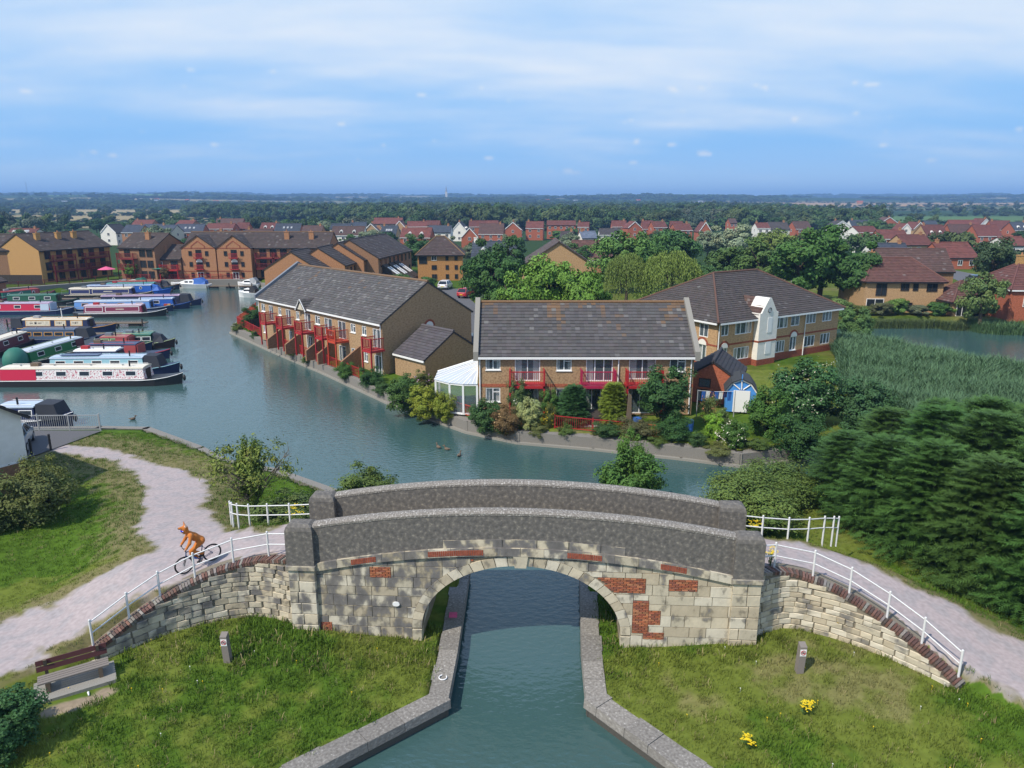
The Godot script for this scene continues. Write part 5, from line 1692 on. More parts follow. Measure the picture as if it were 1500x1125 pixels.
	# houses across the pond
	var hp := house({"name": "pond_house", "label": "brick house with red hipped roof and creeper facing the pond", "at": [47.6, -97.5], "ang": -3.0, "L": 10.2, "W": 9.0, "g": 1.1, "e": 5.5, "r": 8.1, "hip": 2.6, "wall": M.brick_tan, "frames": B, "roof": Color(0.15, 0.068, 0.055), "course": 0.35, "spot": 0.01, "gutter_mat": M.black, "simple": true, "over": 0.4, "F": [[1.4, 3.5, 1.4, 1.8, "s", 2], [4.6, 4.2, 1.1, 1.0, "s", 2], [6.2, 4.2, 0.7, 1.0, "s", 1], [8.0, 4.1, 1.4, 1.1, "s", 2], [0.3, 1.2, 2.3, 1.9, "d", 2, M.white], [4.0, 1.6, 2.4, 1.0, "s", 3]], "chim": [[2.2, -4.5, 0.8, M.brick_orange, 0.9]]})
	house({"name": "garden_room", "label": "low brick garden room with pyramid red roof beside the pond house", "cat": "outhouse", "at": [57.6, -94.0], "ang": 5.0, "L": 5.4, "W": 5.4, "g": 1.1, "e": 3.2, "r": 5.4, "hip": 2.5, "wall": M.brick_tan, "frames": B, "roof": Color(0.15, 0.07, 0.057), "course": 0.35, "simple": true, "gutter_mat": M.black, "F": [[0.5, 1.2, 1.6, 1.7, "d", 2, M.white], [2.8, 1.2, 1.8, 1.7, "d", 2]]})
	house({"name": "brown_house", "label": "brown-roofed house with dark timber gable behind the pond house", "at": [57.5, -113], "ang": -6.0, "L": 10.5, "W": 8.0, "g": 1.1, "e": 5.4, "r": 8.4, "wall": M.brick_brown, "frames": B, "roof": Color(0.12, 0.07, 0.06), "course": 0.4, "simple": true, "gutter_mat": M.black, "F": [[2.0, 3.6, 1.2, 1.2, "s", 2], [6.0, 3.6, 1.2, 1.2, "s", 2]], "R": [[3.2, 3.5, 1.4, 1.4, "s", 2]]})
	house({"name": "corner_house", "label": "red brick house with hipped roof and tall chimney at the right edge", "at": [62.5, -90.5], "ang": -4.0, "L": 11.0, "W": 9.0, "g": 1.1, "e": 5.2, "r": 8.0, "hip": 3.0, "wall": M.brick_red, "roof": Color(0.16, 0.065, 0.055), "course": 0.35, "simple": true, "F": [[1.6, 3.0, 1.5, 1.7, "s", 2], [5.0, 3.0, 1.4, 1.4, "s", 2], [5.0, 1.4, 1.4, 1.4, "s", 2]], "chim": [[3.2, -4.5, 1.0, M.brick_gold, 1.0]]})
# ---------------------------------------------------------------- boats
const BOATS := [
	[-38.11, -62.82, 1.6, 17.21, "white narrowboat with red floral print and rounded bow, nearest in the marina", "black", "floral", "cream", "white", "w6", "red_stern"],
	[-38.42, -67.18, 2.3, 13.39, "pale blue narrowboat with solar panels behind the white floral boat", "navy", "paleblue", "greyblue", "paleblue", "w5", "solar hood"],
	[-40.58, -70.47, 2.2, 7.71, "small navy boat with white roof behind the pale blue narrowboat", "navy", "navy", "white", "white", "w2", ""],
	[-40.37, -73.58, 2.0, 9.65, "navy narrowboat with red trim and red cabin front", "navy", "navy", "navyroof", "redtrim", "w4", "redfront"],
	[-42.62, -77.70, 3.2, 6.46, "short green narrowboat with red roof and red cabin end", "navy", "green", "redroof", "lime", "p2", "redfront"],
	[-41.08, -79.36, 6.5, 6.75, "dark green narrowboat with white windows and black cratch beside open water", "blackred", "green", "greenroof", "lime", "w3", "cratch"],
	[-47.56, -73.78, 85.1, 12.72, "long green narrowboat lying askew with grey roof and maroon front panels", "black", "brightgreen", "greyroof", "lime", "w3", "maroonfront dome"],
	[-55.17, -77.89, 96.3, 10.90, "maroon boat with cream roof moored askew at the left edge", "black", "maroon", "cream", "maroon", "w2", ""],
	[-52.37, -82.28, 2.1, 10.84, "slate blue narrowboat with brass windows and black stern gear", "navy", "slate", "slate", "slate", "w5b", "hood"],
	[-56.13, -89.73, 2.1, 12.70, "navy narrowboat with cream sign panels on its side", "navy", "navy", "cream", "gold", "cream3", "hood0 pole"],
	[-55.50, -101.87, 5.6, 12.57, "burgundy narrowboat with white trim and painted bow", "black", "burgundy", "pink", "white", "p2", ""],
	[-70.33, -104.05, 2.7, 13.71, "red panelled narrowboat with pale blue front at the left edge", "navy", "crimson", "mauve", "greyblue", "w3", "bluefront"],
	[-57.99, -106.33, 5.0, 15.36, "light blue narrowboat with blue panels behind the burgundy boat", "navy", "lightblue", "greyblue", "greyblue", "w4b", "colourbox"],
	[-53.14, -109.04, 9.6, 8.39, "short bright blue narrowboat with white window beside the navy hooded boat", "navy", "blue", "greyblue", "blue", "w1", ""],
	[-56.99, -112.63, 5.2, 16.49, "long navy narrowboat with mauve roof and black hood at its bow end", "navy", "navydark", "mauve", "navydark", "port3", "hood"],
	[-74.31, -113.38, 7.2, 11.91, "dark green narrowboat with white windows behind the red panelled boat", "black", "darkgreen", "greenroof", "darkgreen", "w3", ""],
	[-68.51, -122.27, 6.8, 14.74, "cream and navy narrowboat with long cream window band", "black", "navypanel", "creamroof", "creamtrim", "p2", ""],
	[-67.66, -126.6, 7.1, 15.41, "royal blue narrowboat with round portholes and grey roof", "blue", "blue", "greyblue", "blue", "port3", "cratchblue"],
	[-67.34, -129.8, 9.1, 12.71, "narrowboat with teal roof behind the royal blue boat", "navy", "teal", "tealroof", "teal", "w3", "cratch"],
	[-67.6, -133.2, 10.1, 12.43, "navy narrowboat with red roof and white window near the cruiser", "navydark", "maroon", "redroof", "wood", "w3", "cratch"],
	[-81.0, -119.6, 62.0, 10.5, "green narrowboat with red trim moored askew by the left quay", "black", "tealgreen", "redroof", "redtrim", "port3", "redfront"],
	[-35.12, -50.59, 1.5, 6.17, "navy boat with black canopy behind the iron fence by the left path", "navy", "navy", "greyblue", "white", "w2", "hoodfront"],
]
const PAINT := {"black": Vector3(0.02, 0.02, 0.022), "blackred": Vector3(0.035, 0.018, 0.018), "navy": Vector3(0.012, 0.02, 0.07), "navydark": Vector3(0.012, 0.016, 0.04), "navyroof": Vector3(0.03, 0.045, 0.11), "floral": Vector3(0.8, 0.79, 0.77), "cream": Vector3(0.68, 0.62, 0.5), "white": Vector3(0.78, 0.78, 0.77), "paleblue": Vector3(0.3, 0.53, 0.6), "greyblue": Vector3(0.42, 0.5, 0.6), "redtrim": Vector3(0.5, 0.06, 0.09), "green": Vector3(0.025, 0.11, 0.05), "brightgreen": Vector3(0.01, 0.15, 0.045), "darkgreen": Vector3(0.01, 0.08, 0.04), "greenroof": Vector3(0.05, 0.17, 0.12), "lime": Vector3(0.42, 0.52, 0.28), "redroof": Vector3(0.34, 0.06, 0.06), "greyroof": Vector3(0.5, 0.54, 0.6), "maroon": Vector3(0.09, 0.012, 0.025), "slate": Vector3(0.06, 0.095, 0.16), "gold": Vector3(0.6, 0.3, 0.06), "burgundy": Vector3(0.19, 0.025, 0.06), "pink": Vector3(0.5, 0.36, 0.42), "crimson": Vector3(0.5, 0.012, 0.05), "mauve": Vector3(0.42, 0.3, 0.42), "lightblue": Vector3(0.12, 0.27, 0.58), "blue": Vector3(0.015, 0.09, 0.38), "navypanel": Vector3(0.02, 0.025, 0.1), "creamroof": Vector3(0.7, 0.64, 0.52), "creamtrim": Vector3(0.75, 0.66, 0.5), "teal": Vector3(0.02, 0.14, 0.17), "tealroof": Vector3(0.12, 0.34, 0.31), "tealgreen": Vector3(0.015, 0.14, 0.1), "wood": Vector3(0.3, 0.17, 0.06)}
var paint_cache := {}

func paint(k: String) -> StandardMaterial3D:
	if not paint_cache.has(k):
		var c: Vector3 = PAINT[k]
		var m := mat(Color(c.x, c.y, c.z), 0.38)
		if k == "floral":
			m = mat(Color(1, 1, 1), 0.4, noise_tex(51, 0.03, [[0.0, Color(0.35, 0.05, 0.09)], [0.34, Color(0.45, 0.10, 0.14)], [0.38, Color(0.72, 0.69, 0.67)], [0.66, Color(0.78, 0.77, 0.75)], [0.72, Color(0.45, 0.38, 0.38)], [1.0, Color(0.4, 0.2, 0.24)]], 512, 4), 0.26)
		paint_cache[k] = m
	return paint_cache[k]

func side_panel(t: Node3D, called: String, x: float, w: float, y0: float, y1: float, side: float, m: Material, out := 0.012) -> MeshInstance3D:
	var b := MB.new()
	var p := []
	for q in [[x, y0], [x + w, y0], [x + w, y1], [x, y1]]:
		var hw: float = lerpf(0.95, 0.80, (q[1] - 0.62) / 1.0) + out
		p.append(Vector3(q[0], q[1], side * hw))
	var n := Vector3(0, 0, -side * 0.03)
	if side > 0: b.quad(p[0], p[1], p[2], p[3])
	else: b.quad(p[1], p[0], p[3], p[2])
	for i in 4:
		var j := (i + 1) % 4
		if side > 0: b.quad(p[i] + n, p[j] + n, p[j], p[i])
		else: b.quad(p[j] + n, p[i] + n, p[i], p[j])
	return part(called, b.done(), m, t)

func build_boats() -> void:
	for q in BOATS:
		narrowboat(q)
	cruiser("cabin_cruiser", "white cabin cruiser with blue canopy at the far quay", Vector3(-60.3, 0, -136.0), 178.0, 7.4, M.boat_blue)
	cruiser("cabin_cruiser", "white cruiser under a green cover beside the far left quay", Vector3(-71.0, 0, -136.3), 182.0, 5.6, M.boat_green)
	cruiser("cabin_cruiser", "small white cruiser at the right end of the far quay", Vector3(-49.6, 0, -136.6), 176.0, 4.2, M.grey_metal)
	cruiser("dinghy", "small cream and dark motor boat near the terrace corner", Vector3(-44.8, 0, -123.0), 172.0, 3.6, M.black)
	# finger pontoons
	var i := 0
	for q in [[-57.0, -93.8, 18.0, "long low pontoon in open water beyond the navy boat with cream panels"], [-52.0, -85.9, 16.0, "pontoon between the slate blue boat and the cream-panelled boat"], [-50.0, -75.6, 9.0, "pontoon between the askew green boat and short green boat"], [-68.0, -108.5, 16.0, "pontoon behind the red panelled boat"], [-66.0, -118.0, 18.0, "pontoon in front of the cream and navy boat"], [-52.8, -135.8, 9.0, "pontoon along the far quay right of the white cruiser"]]:
		var t := thing("pontoon", q[3], "pontoon", Vector3(q[0], 0.0, q[1]), 0.03, "marina pontoons")
		var b := MB.new(); b.box(Vector3(0, 0.38, 0), Vector3(q[2], 0.1, 1.1)); part("deck", b.done(), M.timber, t)
		var n := int(q[2] / 3.0)
		for k in n:
			b = MB.new(); b.box(Vector3(-q[2] * 0.5 + (k + 0.5) * q[2] / n, 0.1, 0), Vector3(1.4, 0.5, 0.9)); part("float", b.done(), M.black, t)
		for x in [-q[2] * 0.5 + 0.4, 0.0, q[2] * 0.5 - 0.3]:
			b = MB.new(); b.tube([Vector3(x, -1.0, 0.62), Vector3(x, 1.0, 0.62)], 0.09, 0.09, 8); part("pile", b.done(), M.dark_timber, t)
		i += 1

func cruiser(called: String, label: String, at: Vector3, ang: float, L: float, canopy: Material) -> void:
	var t := thing(called, label, "boat", at, deg_to_rad(ang), "motor boats")
	var b := MB.new()
	var rings := []
	for s in [[-0.5, 0.95, 0.75], [-0.2, 1.1, 0.8], [0.15, 1.05, 0.9], [0.36, 0.65, 1.0], [0.5, 0.05, 1.12]]:
		var k: float = L / 7.0
		rings.append([Vector3(s[0] * L, s[2], s[1] * 1.0), Vector3(s[0] * L * 0.97, -0.2, s[1] * 0.6), Vector3(s[0] * L * 0.97, -0.2, -s[1] * 0.6), Vector3(s[0] * L, s[2], -s[1] * 1.0)])
	b.loft(rings, true, true, true)
	part("hull", b.done(), M.white, t)
	b = MB.new()
	rings = []
	for s in [[-0.12, 0.8, 1.55], [0.12, 0.75, 1.5], [0.3, 0.45, 1.05]]:
		rings.append([Vector3(s[0] * L, 0.8, s[1]), Vector3(s[0] * L - 0.1, s[2], s[1] * 0.8), Vector3(s[0] * L - 0.1, s[2], -s[1] * 0.8), Vector3(s[0] * L, 0.8, -s[1])])
	b.loft(rings, true, true, true)
	var cab := part("cabin", b.done(), M.white, t)
	for sd in [-1, 1]:
		for x in [-0.06, 0.06]:
			part("cabin_window", boxm(Vector3(0.6, 0.26, 0.05)), M.dark_glass, cab, Vector3(x * L, 1.22, sd * 0.72))
	b = MB.new()
	rings = []
	for s in [[-0.42, 0.85, 1.35], [-0.3, 0.8, 1.95], [-0.1, 0.72, 1.75]]:
		rings.append([Vector3(s[0] * L, 0.8, s[1]), Vector3(s[0] * L, s[2], s[1] * 0.75), Vector3(s[0] * L, s[2], -s[1] * 0.75), Vector3(s[0] * L, 0.8, -s[1])])
	b.loft(rings, true, true, true)
	part("canopy", b.done(), canopy, t)
	b = MB.new()
	b.tube([Vector3(L * 0.2, 1.0, 0.75), Vector3(L * 0.34, 1.5, 0.55), Vector3(L * 0.48, 1.55, 0.0), Vector3(L * 0.34, 1.5, -0.55), Vector3(L * 0.2, 1.0, -0.75)], 0.025, 0.025, 5)
	part("bow_rail", b.done(), M.grey_metal, t)

func narrowboat(q: Array) -> void:
	var L: float = q[3]
	var ex: String = q[10]
	var t := thing("narrowboat", q[4], "boat", Vector3(q[0], 0, q[1]), deg_to_rad(q[2]), "narrowboats in the marina")
	var h := L * 0.5
	var b := MB.new()
	var rings := []
	for s in [[-h, 0.4, 0.72], [-h + 0.35, 0.75, 0.68], [-h + 1.0, 1.0, 0.64], [-h + 2.0, 1.05, 0.62], [h - 3.4, 1.05, 0.62], [h - 2.2, 0.95, 0.68], [h - 1.2, 0.66, 0.8], [h - 0.45, 0.3, 0.95], [h, 0.05, 1.08]]:
		rings.append([Vector3(s[0], s[2], s[1]), Vector3(s[0] - (0.25 if s[0] > h - 1.3 else 0.0), -0.4, s[1] * 0.93), Vector3(s[0] - (0.25 if s[0] > h - 1.3 else 0.0), -0.4, -s[1] * 0.93), Vector3(s[0], s[2], -s[1])])
	b.loft(rings, true, true, true)
	part("hull", b.done(), paint(q[5]), t)
	for sd in [-1, 1]:
		b = MB.new()
		var line := []
		for s in [[-h + 1.0, 1.03, 0.56], [h - 3.4, 1.08, 0.56], [h - 2.2, 0.98, 0.62], [h - 1.2, 0.69, 0.74], [h - 0.45, 0.33, 0.89], [h + 0.02, 0.05, 1.02]]: line.append(Vector3(s[0], s[2], sd * s[1]))
		b.tube(line, 0.035, 0.035, 5)
		part("rubbing_strake", b.done(), paint(q[8]) if q[8] != "navydark" else M.black, t)
	b = MB.new(); b.ball(Vector3(h + 0.08, 0.55, 0), Vector3(0.14, 0.3, 0.14), 8, 5); part("fender", b.done(), M.black, t)
	# cabin
	var c0 := -h + (1.7 if L > 9 else 1.3)
	var c1 := h - (3.0 if L > 9 else 2.2)
	b = MB.new()
	for sd in [-1, 1]:
		var A := Vector3(c0, 0.6, sd * 0.95); var B := Vector3(c1, 0.6, sd * 0.95); var C := Vector3(c1 - 0.15, 1.62, sd * 0.80); var D := Vector3(c0 + 0.1, 1.62, sd * 0.80)
		if sd > 0: b.quad(A, B, C, D)
		else: b.quad(B, A, D, C)
	b.quad(Vector3(c1, 0.6, 0.95), Vector3(c1, 0.6, -0.95), Vector3(c1 - 0.15, 1.62, -0.8), Vector3(c1 - 0.15, 1.62, 0.8))
	b.quad(Vector3(c0, 0.6, -0.95), Vector3(c0, 0.6, 0.95), Vector3(c0 + 0.1, 1.62, 0.8), Vector3(c0 + 0.1, 1.62, -0.8))
	var cab := part("cabin", b.done(), paint(q[6]), t)
	b = MB.new()
	rings = []
	for x in [c0 + 0.02, c1 - 0.08]:
		var ring := []
		for p in [[0.86, 1.58], [0.84, 1.66], [0.45, 1.725], [0.0, 1.74], [-0.45, 1.725], [-0.84, 1.66], [-0.86, 1.58]]: ring.append(Vector3(x, p[1], p[0]))
		rings.append(ring)
	b.loft(rings, true, true, true)
	var roof := part("roof", b.done(), paint(q[7]), t)
	for sd in [-1, 1]:
		b = MB.new(); b.tube([Vector3(c0 + 0.2, 1.75, sd * 0.7), Vector3(c1 - 0.3, 1.75, sd * 0.7)], 0.022, 0.022, 5)
		part("handrail", b.done(), paint(q[8]), roof)
	var cl := c1 - c0
	var ws: String = q[9]
	var n := int(ws.substr(ws.length() - 1)) if ws.right(1).is_valid_int() else int(ws.substr(1, 1))
	for sd in [-1, 1]:
		if ws.begins_with("w"):
			for i in n:
				var x := c0 + cl * (i + 0.6) / (n + 0.2) - 0.45
				var fr := side_panel(t, "window", x, 0.95, 0.95, 1.4, sd, paint("gold") if ws.ends_with("b") else M.white)
				side_panel(fr, "pane", x + 0.06, 0.83, 1.0, 1.35, sd, M.dark_glass, 0.02)
		elif ws.begins_with("port"):
			for i in n:
				var x := c0 + cl * (i + 0.5) / n
				b = MB.new()
				var pl := PackedVector2Array()
				for k in 14: pl.append(Vector2(x + cos(TAU * k / 14) * 0.24, 1.18 + sin(TAU * k / 14) * 0.24))
				b.prism(pl, -0.03, 0.03)
				var pn := part("porthole", b.done(), M.white, t, Vector3(0, 0, sd * 0.89))
				b = MB.new(); pl = PackedVector2Array()
				for k in 12: pl.append(Vector2(x + cos(TAU * k / 12) * 0.16, 1.18 + sin(TAU * k / 12) * 0.16))
				b.prism(pl, -0.05, 0.05)
				part("pane", b.done(), M.dark_glass, pn)
		elif ws.begins_with("cream"):
			for r in [[0.06, 0.36], [0.5, 0.16], [0.74, 0.17]]:
				side_panel(t, "sign_border", c0 + cl * r[0] - 0.07, cl * r[1] + 0.14, 0.83, 1.52, sd, paint("gold"))
				side_panel(t, "sign_panel", c0 + cl * r[0], cl * r[1], 0.88, 1.47, sd, M.cream, 0.02)
				var sx: float = c0 + cl * (r[0] + r[1] * 0.36)
				side_panel(t, "sign_emblem", sx, cl * r[1] * 0.09, 1.08, 1.32, sd, M.black, 0.027)
				side_panel(t, "sign_lettering", sx - cl * r[1] * 0.2, cl * r[1] * 0.14, 1.17, 1.25, sd, M.brown_frame, 0.027)
				side_panel(t, "sign_lettering", sx + cl * r[1] * 0.14, cl * r[1] * 0.16, 1.17, 1.25, sd, M.brown_frame, 0.027)
		elif ws.begins_with("p"):
			for r in [[0.03, 0.3], [0.37, 0.58]]:
				side_panel(t, "panel_border", c0 + cl * r[0], cl * r[1], 0.8, 1.5, sd, paint(q[8]))
				side_panel(t, "panel", c0 + cl * r[0] + 0.07, cl * r[1] - 0.14, 0.87, 1.43, sd, paint(q[6]), 0.02)
			side_panel(t, "lettering", c0 + cl * 0.55, cl * 0.14, 1.08, 1.2, sd, M.cream, 0.027)
		if q[8] in ["redtrim", "lime", "white", "creamtrim", "gold"]:
			side_panel(t, "coach_line", c0 + 0.1, cl - 0.3, 1.53, 1.6, sd, paint(q[8]), 0.015)
			side_panel(t, "coach_line", c0 + 0.1, cl - 0.2, 0.64, 0.7, sd, paint(q[8]), 0.015)
	# doors, tiller
	part("front_door", boxm(Vector3(0.06, 0.85, 0.8)), M.brown_frame, t, Vector3(c1 - 0.03, 1.05, 0))
	part("stern_door", boxm(Vector3(0.06, 0.85, 0.8)), M.brown_frame, t, Vector3(c0 + 0.01, 1.05, 0))
	b = MB.new(); b.tube([Vector3(-h + 0.2, 0.7, 0), Vector3(-h + 0.25, 1.3, 0), Vector3(-h + 1.1, 1.42, 0)], 0.03, 0.025, 6); part("tiller", b.done(), M.grey_metal, t)
	# things fixed to the roof
	for i in int(cl / 3.0):
		b = MB.new()
		var x := c0 + 1.0 + i * 3.0 + rng.randf() * 0.6
		b.tube([Vector3(x, 1.72, 0.1), Vector3(x, 1.84, 0.1)], 0.06, 0.09, 8)
		part("mushroom_vent", b.done(), M.grey_metal, roof)
	b = MB.new(); b.tube([Vector3(c1 - 1.4, 1.7, 0.45), Vector3(c1 - 1.4, 2.25, 0.45)], 0.07, 0.07, 8); part("chimney", b.done(), M.black, roof)
	if rng.randf() < 0.6:
		b = MB.new(); b.tube([Vector3(c0 + cl * 0.3, 1.8, -0.25), Vector3(c0 + cl * 0.62, 1.8, -0.25)], 0.03, 0.03, 5); part("boat_pole", b.done(), M.timber, roof)
		part("roof_box", boxm(Vector3(0.7, 0.3, 0.5)), [M.timber, M.lead, M.red, M.grey_metal][rng.randi() % 4], roof, Vector3(c0 + cl * rng.randf_range(0.15, 0.25), 1.87, 0.1))
	if "solar" in ex:
		for x in [0.12, 0.3]: part("solar_panel", boxm(Vector3(1.9, 0.05, 0.9)), M.solar, roof, Vector3(c0 + cl * x + 0.8, 1.82, 0.1))
	if "hood" in ex:
		var x0 := c1 if not "hood0" in ex else -h + 0.3
		var x1 := c1 + 1.5 if not "hood0" in ex else c0
		if "hoodfront" in ex: x1 = c1 + 1.6
		b = MB.new()
		b.loft([[Vector3(x0, 0.62, 0.92), Vector3(x0, 1.8, 0.75), Vector3(x0, 1.8, -0.75), Vector3(x0, 0.62, -0.92)], [Vector3(x1, 0.66, 0.85), Vector3(x1 - 0.35, 1.75, 0.68), Vector3(x1 - 0.35, 1.75, -0.68), Vector3(x1, 0.66, -0.85)]], true, true, true)
		part("canvas_hood", b.done(), M.canvas, t)
	if "cratch" in ex:
		b = MB.new()
		b.loft([[Vector3(c1, 0.62, 0.92), Vector3(c1, 1.62, 0.55), Vector3(c1, 1.7, 0), Vector3(c1, 1.62, -0.55), Vector3(c1, 0.62, -0.92)], [Vector3(c1 + 1.2, 0.68, 0.8), Vector3(c1 + 0.8, 1.4, 0.4), Vector3(c1 + 0.8, 1.55, 0), Vector3(c1 + 0.8, 1.4, -0.4), Vector3(c1 + 1.2, 0.68, -0.8)]], true, true, true)
		part("cratch_cover", b.done(), M.boat_blue if "blue" in ex else M.canvas, t)
	if "redfront" in ex or "maroonfront" in ex or "bluefront" in ex:
		var mm: Material = paint("redroof") if "redfront" in ex else (paint("maroon") if "maroonfront" in ex else paint("greyblue"))
		for sd in [-1, 1]: side_panel(t, "end_panel", c1 - 1.3, 1.2, 0.66, 1.58, sd, mm, 0.03)
		b = MB.new(); b.box(Vector3(c1 + 0.04, 1.12, 0), Vector3(0.08, 1.0, 1.7)); part("cabin_front", b.done(), mm, t)
	if "red_stern" in ex:
		for sd in [-1, 1]: side_panel(t, "end_panel", c0, 3.1, 0.62, 1.6, sd, paint("crimson"), 0.03)
	if "dome" in ex:
		b = MB.new(); b.ball(Vector3(-h + 0.9, 0.9, 0), Vector3(1.25, 1.35, 1.0), 14, 8); part("dome_canopy", b.done(), M.boat_green, t)
	if "colourbox" in ex:
		for k in 3: part("fender_bag", boxm(Vector3(0.5, 0.25, 0.4)), [M.boat_blue, M.red_orange, paint("gold")][k], t, Vector3(h - 1.4 + k * 0.4, 0.95, 0.1))
	if "pole" in ex:
		b = MB.new(); b.tube([Vector3(0, 1.7, 0.3), Vector3(0, 3.0, 0.3)], 0.05, 0.05, 6); part("mast", b.done(), M.white, roof)
# ---------------------------------------------------------------- plants
var crowns := {}
var leaf_mats := {}

func lm(r: float, g: float, b: float) -> StandardMaterial3D:
	var k := "%.3f_%.3f_%.3f" % [r, g, b]
	if not leaf_mats.has(k):
		var m := leafmat()
		var f := 1.75 if g < 0.3 else 1.0
		m.albedo_color = srgb(r * f * 1.06, g * f, b * f * 0.9)
		leaf_mats[k] = m
	return leaf_mats[k]

# a crown of unit radius: clumps of small bent leaves through the volume
func crown_mesh(seed_: int, clumps: int, per: int, size: float, inner := 0.35, flat := 1.0, tips := 0.0) -> ArrayMesh:
	var r := RandomNumberGenerator.new(); r.seed = seed_
	var b := MB.new()
	for c in clumps:
		var dir := Vector3(r.randfn(), r.randfn() * 0.9 + 0.12, r.randfn()).normalized()
		var lump := 0.88 + 0.22 * sin(dir.x * 3.1 + seed_) * cos(dir.z * 2.7 - seed_ * 0.7) + 0.14 * sin(dir.y * 4.0 + dir.x * 2.0 + seed_)
		var rad := lerpf(inner, 0.9, pow(r.randf(), 0.45)) * r.randf_range(0.74, 1.18) * lump
		var ce := dir * rad
		var cr := r.randf_range(0.11, 0.33)
		var tone := r.randf_range(0.74, 1.28)
		var warm := r.randf_range(-0.10, 0.14)
		for i in per:
			var d := Vector3(r.randfn(), r.randfn(), r.randfn()).normalized()
			var p := ce + d * cr * pow(r.randf(), 0.4) * Vector3(1.0, 0.75, 1.0)
			if r.randf() < tips: p += d * cr * r.randf_range(0.3, 1.2)
			var nrm := (d * 0.7 + dir * 0.5 + Vector3(0, 0.35, 0) + Vector3(r.randfn(), r.randfn(), r.randfn()) * 0.45).normalized()
			var t := nrm.cross(Vector3(r.randfn(), r.randfn(), r.randfn())).normalized()
			var s := nrm.cross(t)
			var l := size * r.randf_range(0.6, 1.35)
			var k := tone * r.randf_range(0.75, 1.25)
			b.col = Color(k * (1.0 + warm), k, k * (1.0 - warm))
			var a0 := p - t * l; var a1 := p + t * l; var m := p + nrm * l * 0.15
			b.tri(a0, m + s * l * 0.55 * flat, a1)
			b.tri(a0, a1, m - s * l * 0.55 * flat)
	return b.done()

# drooping crown: strands hanging from a dome
func willow_mesh(seed_: int) -> ArrayMesh:
	var r := RandomNumberGenerator.new(); r.seed = seed_
	var b := MB.new()
	for c in 420:
		var an := r.randf() * TAU
		var rad := sqrt(r.randf()) * 0.95
		var top := Vector3(cos(an) * rad, sqrt(maxf(0.0, 1.0 - rad * rad)) * r.randf_range(0.55, 0.95), sin(an) * rad)
		var len_ := r.randf_range(0.4, 1.1) * (0.45 + rad)
		var tone := r.randf_range(0.75, 1.3)
		for i in 26:
			var f := i / 26.0
			var p := top + Vector3(cos(an) * 0.22 * sqrt(f), -len_ * f * f * 0.75 - len_ * f * 0.25, sin(an) * 0.22 * sqrt(f)) + Vector3(r.randfn(), r.randfn(), r.randfn()) * 0.022
			var t := Vector3(r.randfn() * 0.4, -1, r.randfn() * 0.4).normalized()
			var s := t.cross(Vector3(r.randfn(), 0.2, r.randfn())).normalized()
			var k := tone * r.randf_range(0.8, 1.2)
			b.col = Color(k, k, k)
			b.tri(p - t * 0.045, p + s * 0.016, p + t * 0.05)
			b.tri(p - t * 0.045, p + t * 0.05, p - s * 0.016)
	return b.done()

# feathery cypress, real size: sprays along layered branches
func cypress_mesh(seed_: int, H: float, R: float) -> ArrayMesh:
	var r := RandomNumberGenerator.new(); r.seed = seed_
	var b := MB.new()
	var n := 330
	for i in n:
		var f := pow((i + 0.5) / n, 0.85)
		var y := H * (0.02 + 0.95 * f)
		var prof := R * pow(maxf(0.0, 1.0 - pow(f, 1.9)), 0.62) * r.randf_range(0.72, 1.12) + 0.12
		var an := i * 2.39996 + r.randf_range(-0.3, 0.3)
		var out := Vector3(cos(an), 0, sin(an))
		var rise := lerpf(-0.10, 0.75, f) + r.randf_range(-0.12, 0.12)
		var tone := r.randf_range(0.74, 1.2)
		for k in 13:
			var g := 0.34 + 0.66 * k / 12.0
			var side := out.cross(Vector3.UP) * (-1.0 if k % 2 else 1.0)
			var p := Vector3(0, y, 0) + out * prof * g + Vector3(0, rise * prof * (g - 0.3) - 0.25 * prof * g * g * 0.35, 0) + side * r.randf_range(0.0, 0.30) * (1.25 - g) * prof
			var d := (out * 0.85 + side * r.randf_range(0.2, 0.95) + Vector3(0, rise * 0.5 - 0.12 + r.randf_range(-0.2, 0.2), 0)).normalized()
			var l := r.randf_range(0.30, 0.56)
			var sd := d.cross(Vector3.UP + out * 0.3).normalized()
			var up := sd.cross(d).normalized()
			for j in 5:
				var h := j / 5.0
				var q := p + d * l * h + Vector3(0, -0.06 * h * h, 0)
				var c := tone * (0.82 + 0.34 * h) * r.randf_range(0.85, 1.15)
				b.col = Color(c, c, c * 0.95)
				var w := l * 0.42 * (1.0 - h * 0.55)
				for sg in [-1.0, 1.0]:
					var tip: Vector3 = q + d * l * 0.34 + sd * sg * w + up * r.randf_range(-0.05, 0.04)
					b.tri(q, q + d * l * 0.14, tip) if sg > 0 else b.tri(q, tip, q + d * l * 0.14)
	return b.done()

func trunk_mesh(seed_: int, limbs := 7) -> ArrayMesh:     # unit: height 1, for crowns that start near the top half
	var r := RandomNumberGenerator.new(); r.seed = seed_
	var b := MB.new()
	b.tube([Vector3(0, -0.05, 0), Vector3(0.01, 0.25, 0.01), Vector3(-0.01, 0.5, 0.015), Vector3(0.015, 0.85, 0)], 0.045, 0.012, 8)
	for i in limbs:
		var an := i * 2.4 + r.randf()
		var y := r.randf_range(0.28, 0.6)
		var o := Vector3(cos(an), 0, sin(an))
		b.tube([Vector3(0, y, 0), Vector3(0, y + 0.1, 0) + o * 0.1, Vector3(0, y + 0.25, 0) + o * 0.22], 0.02, 0.006, 5)
	return b.done()

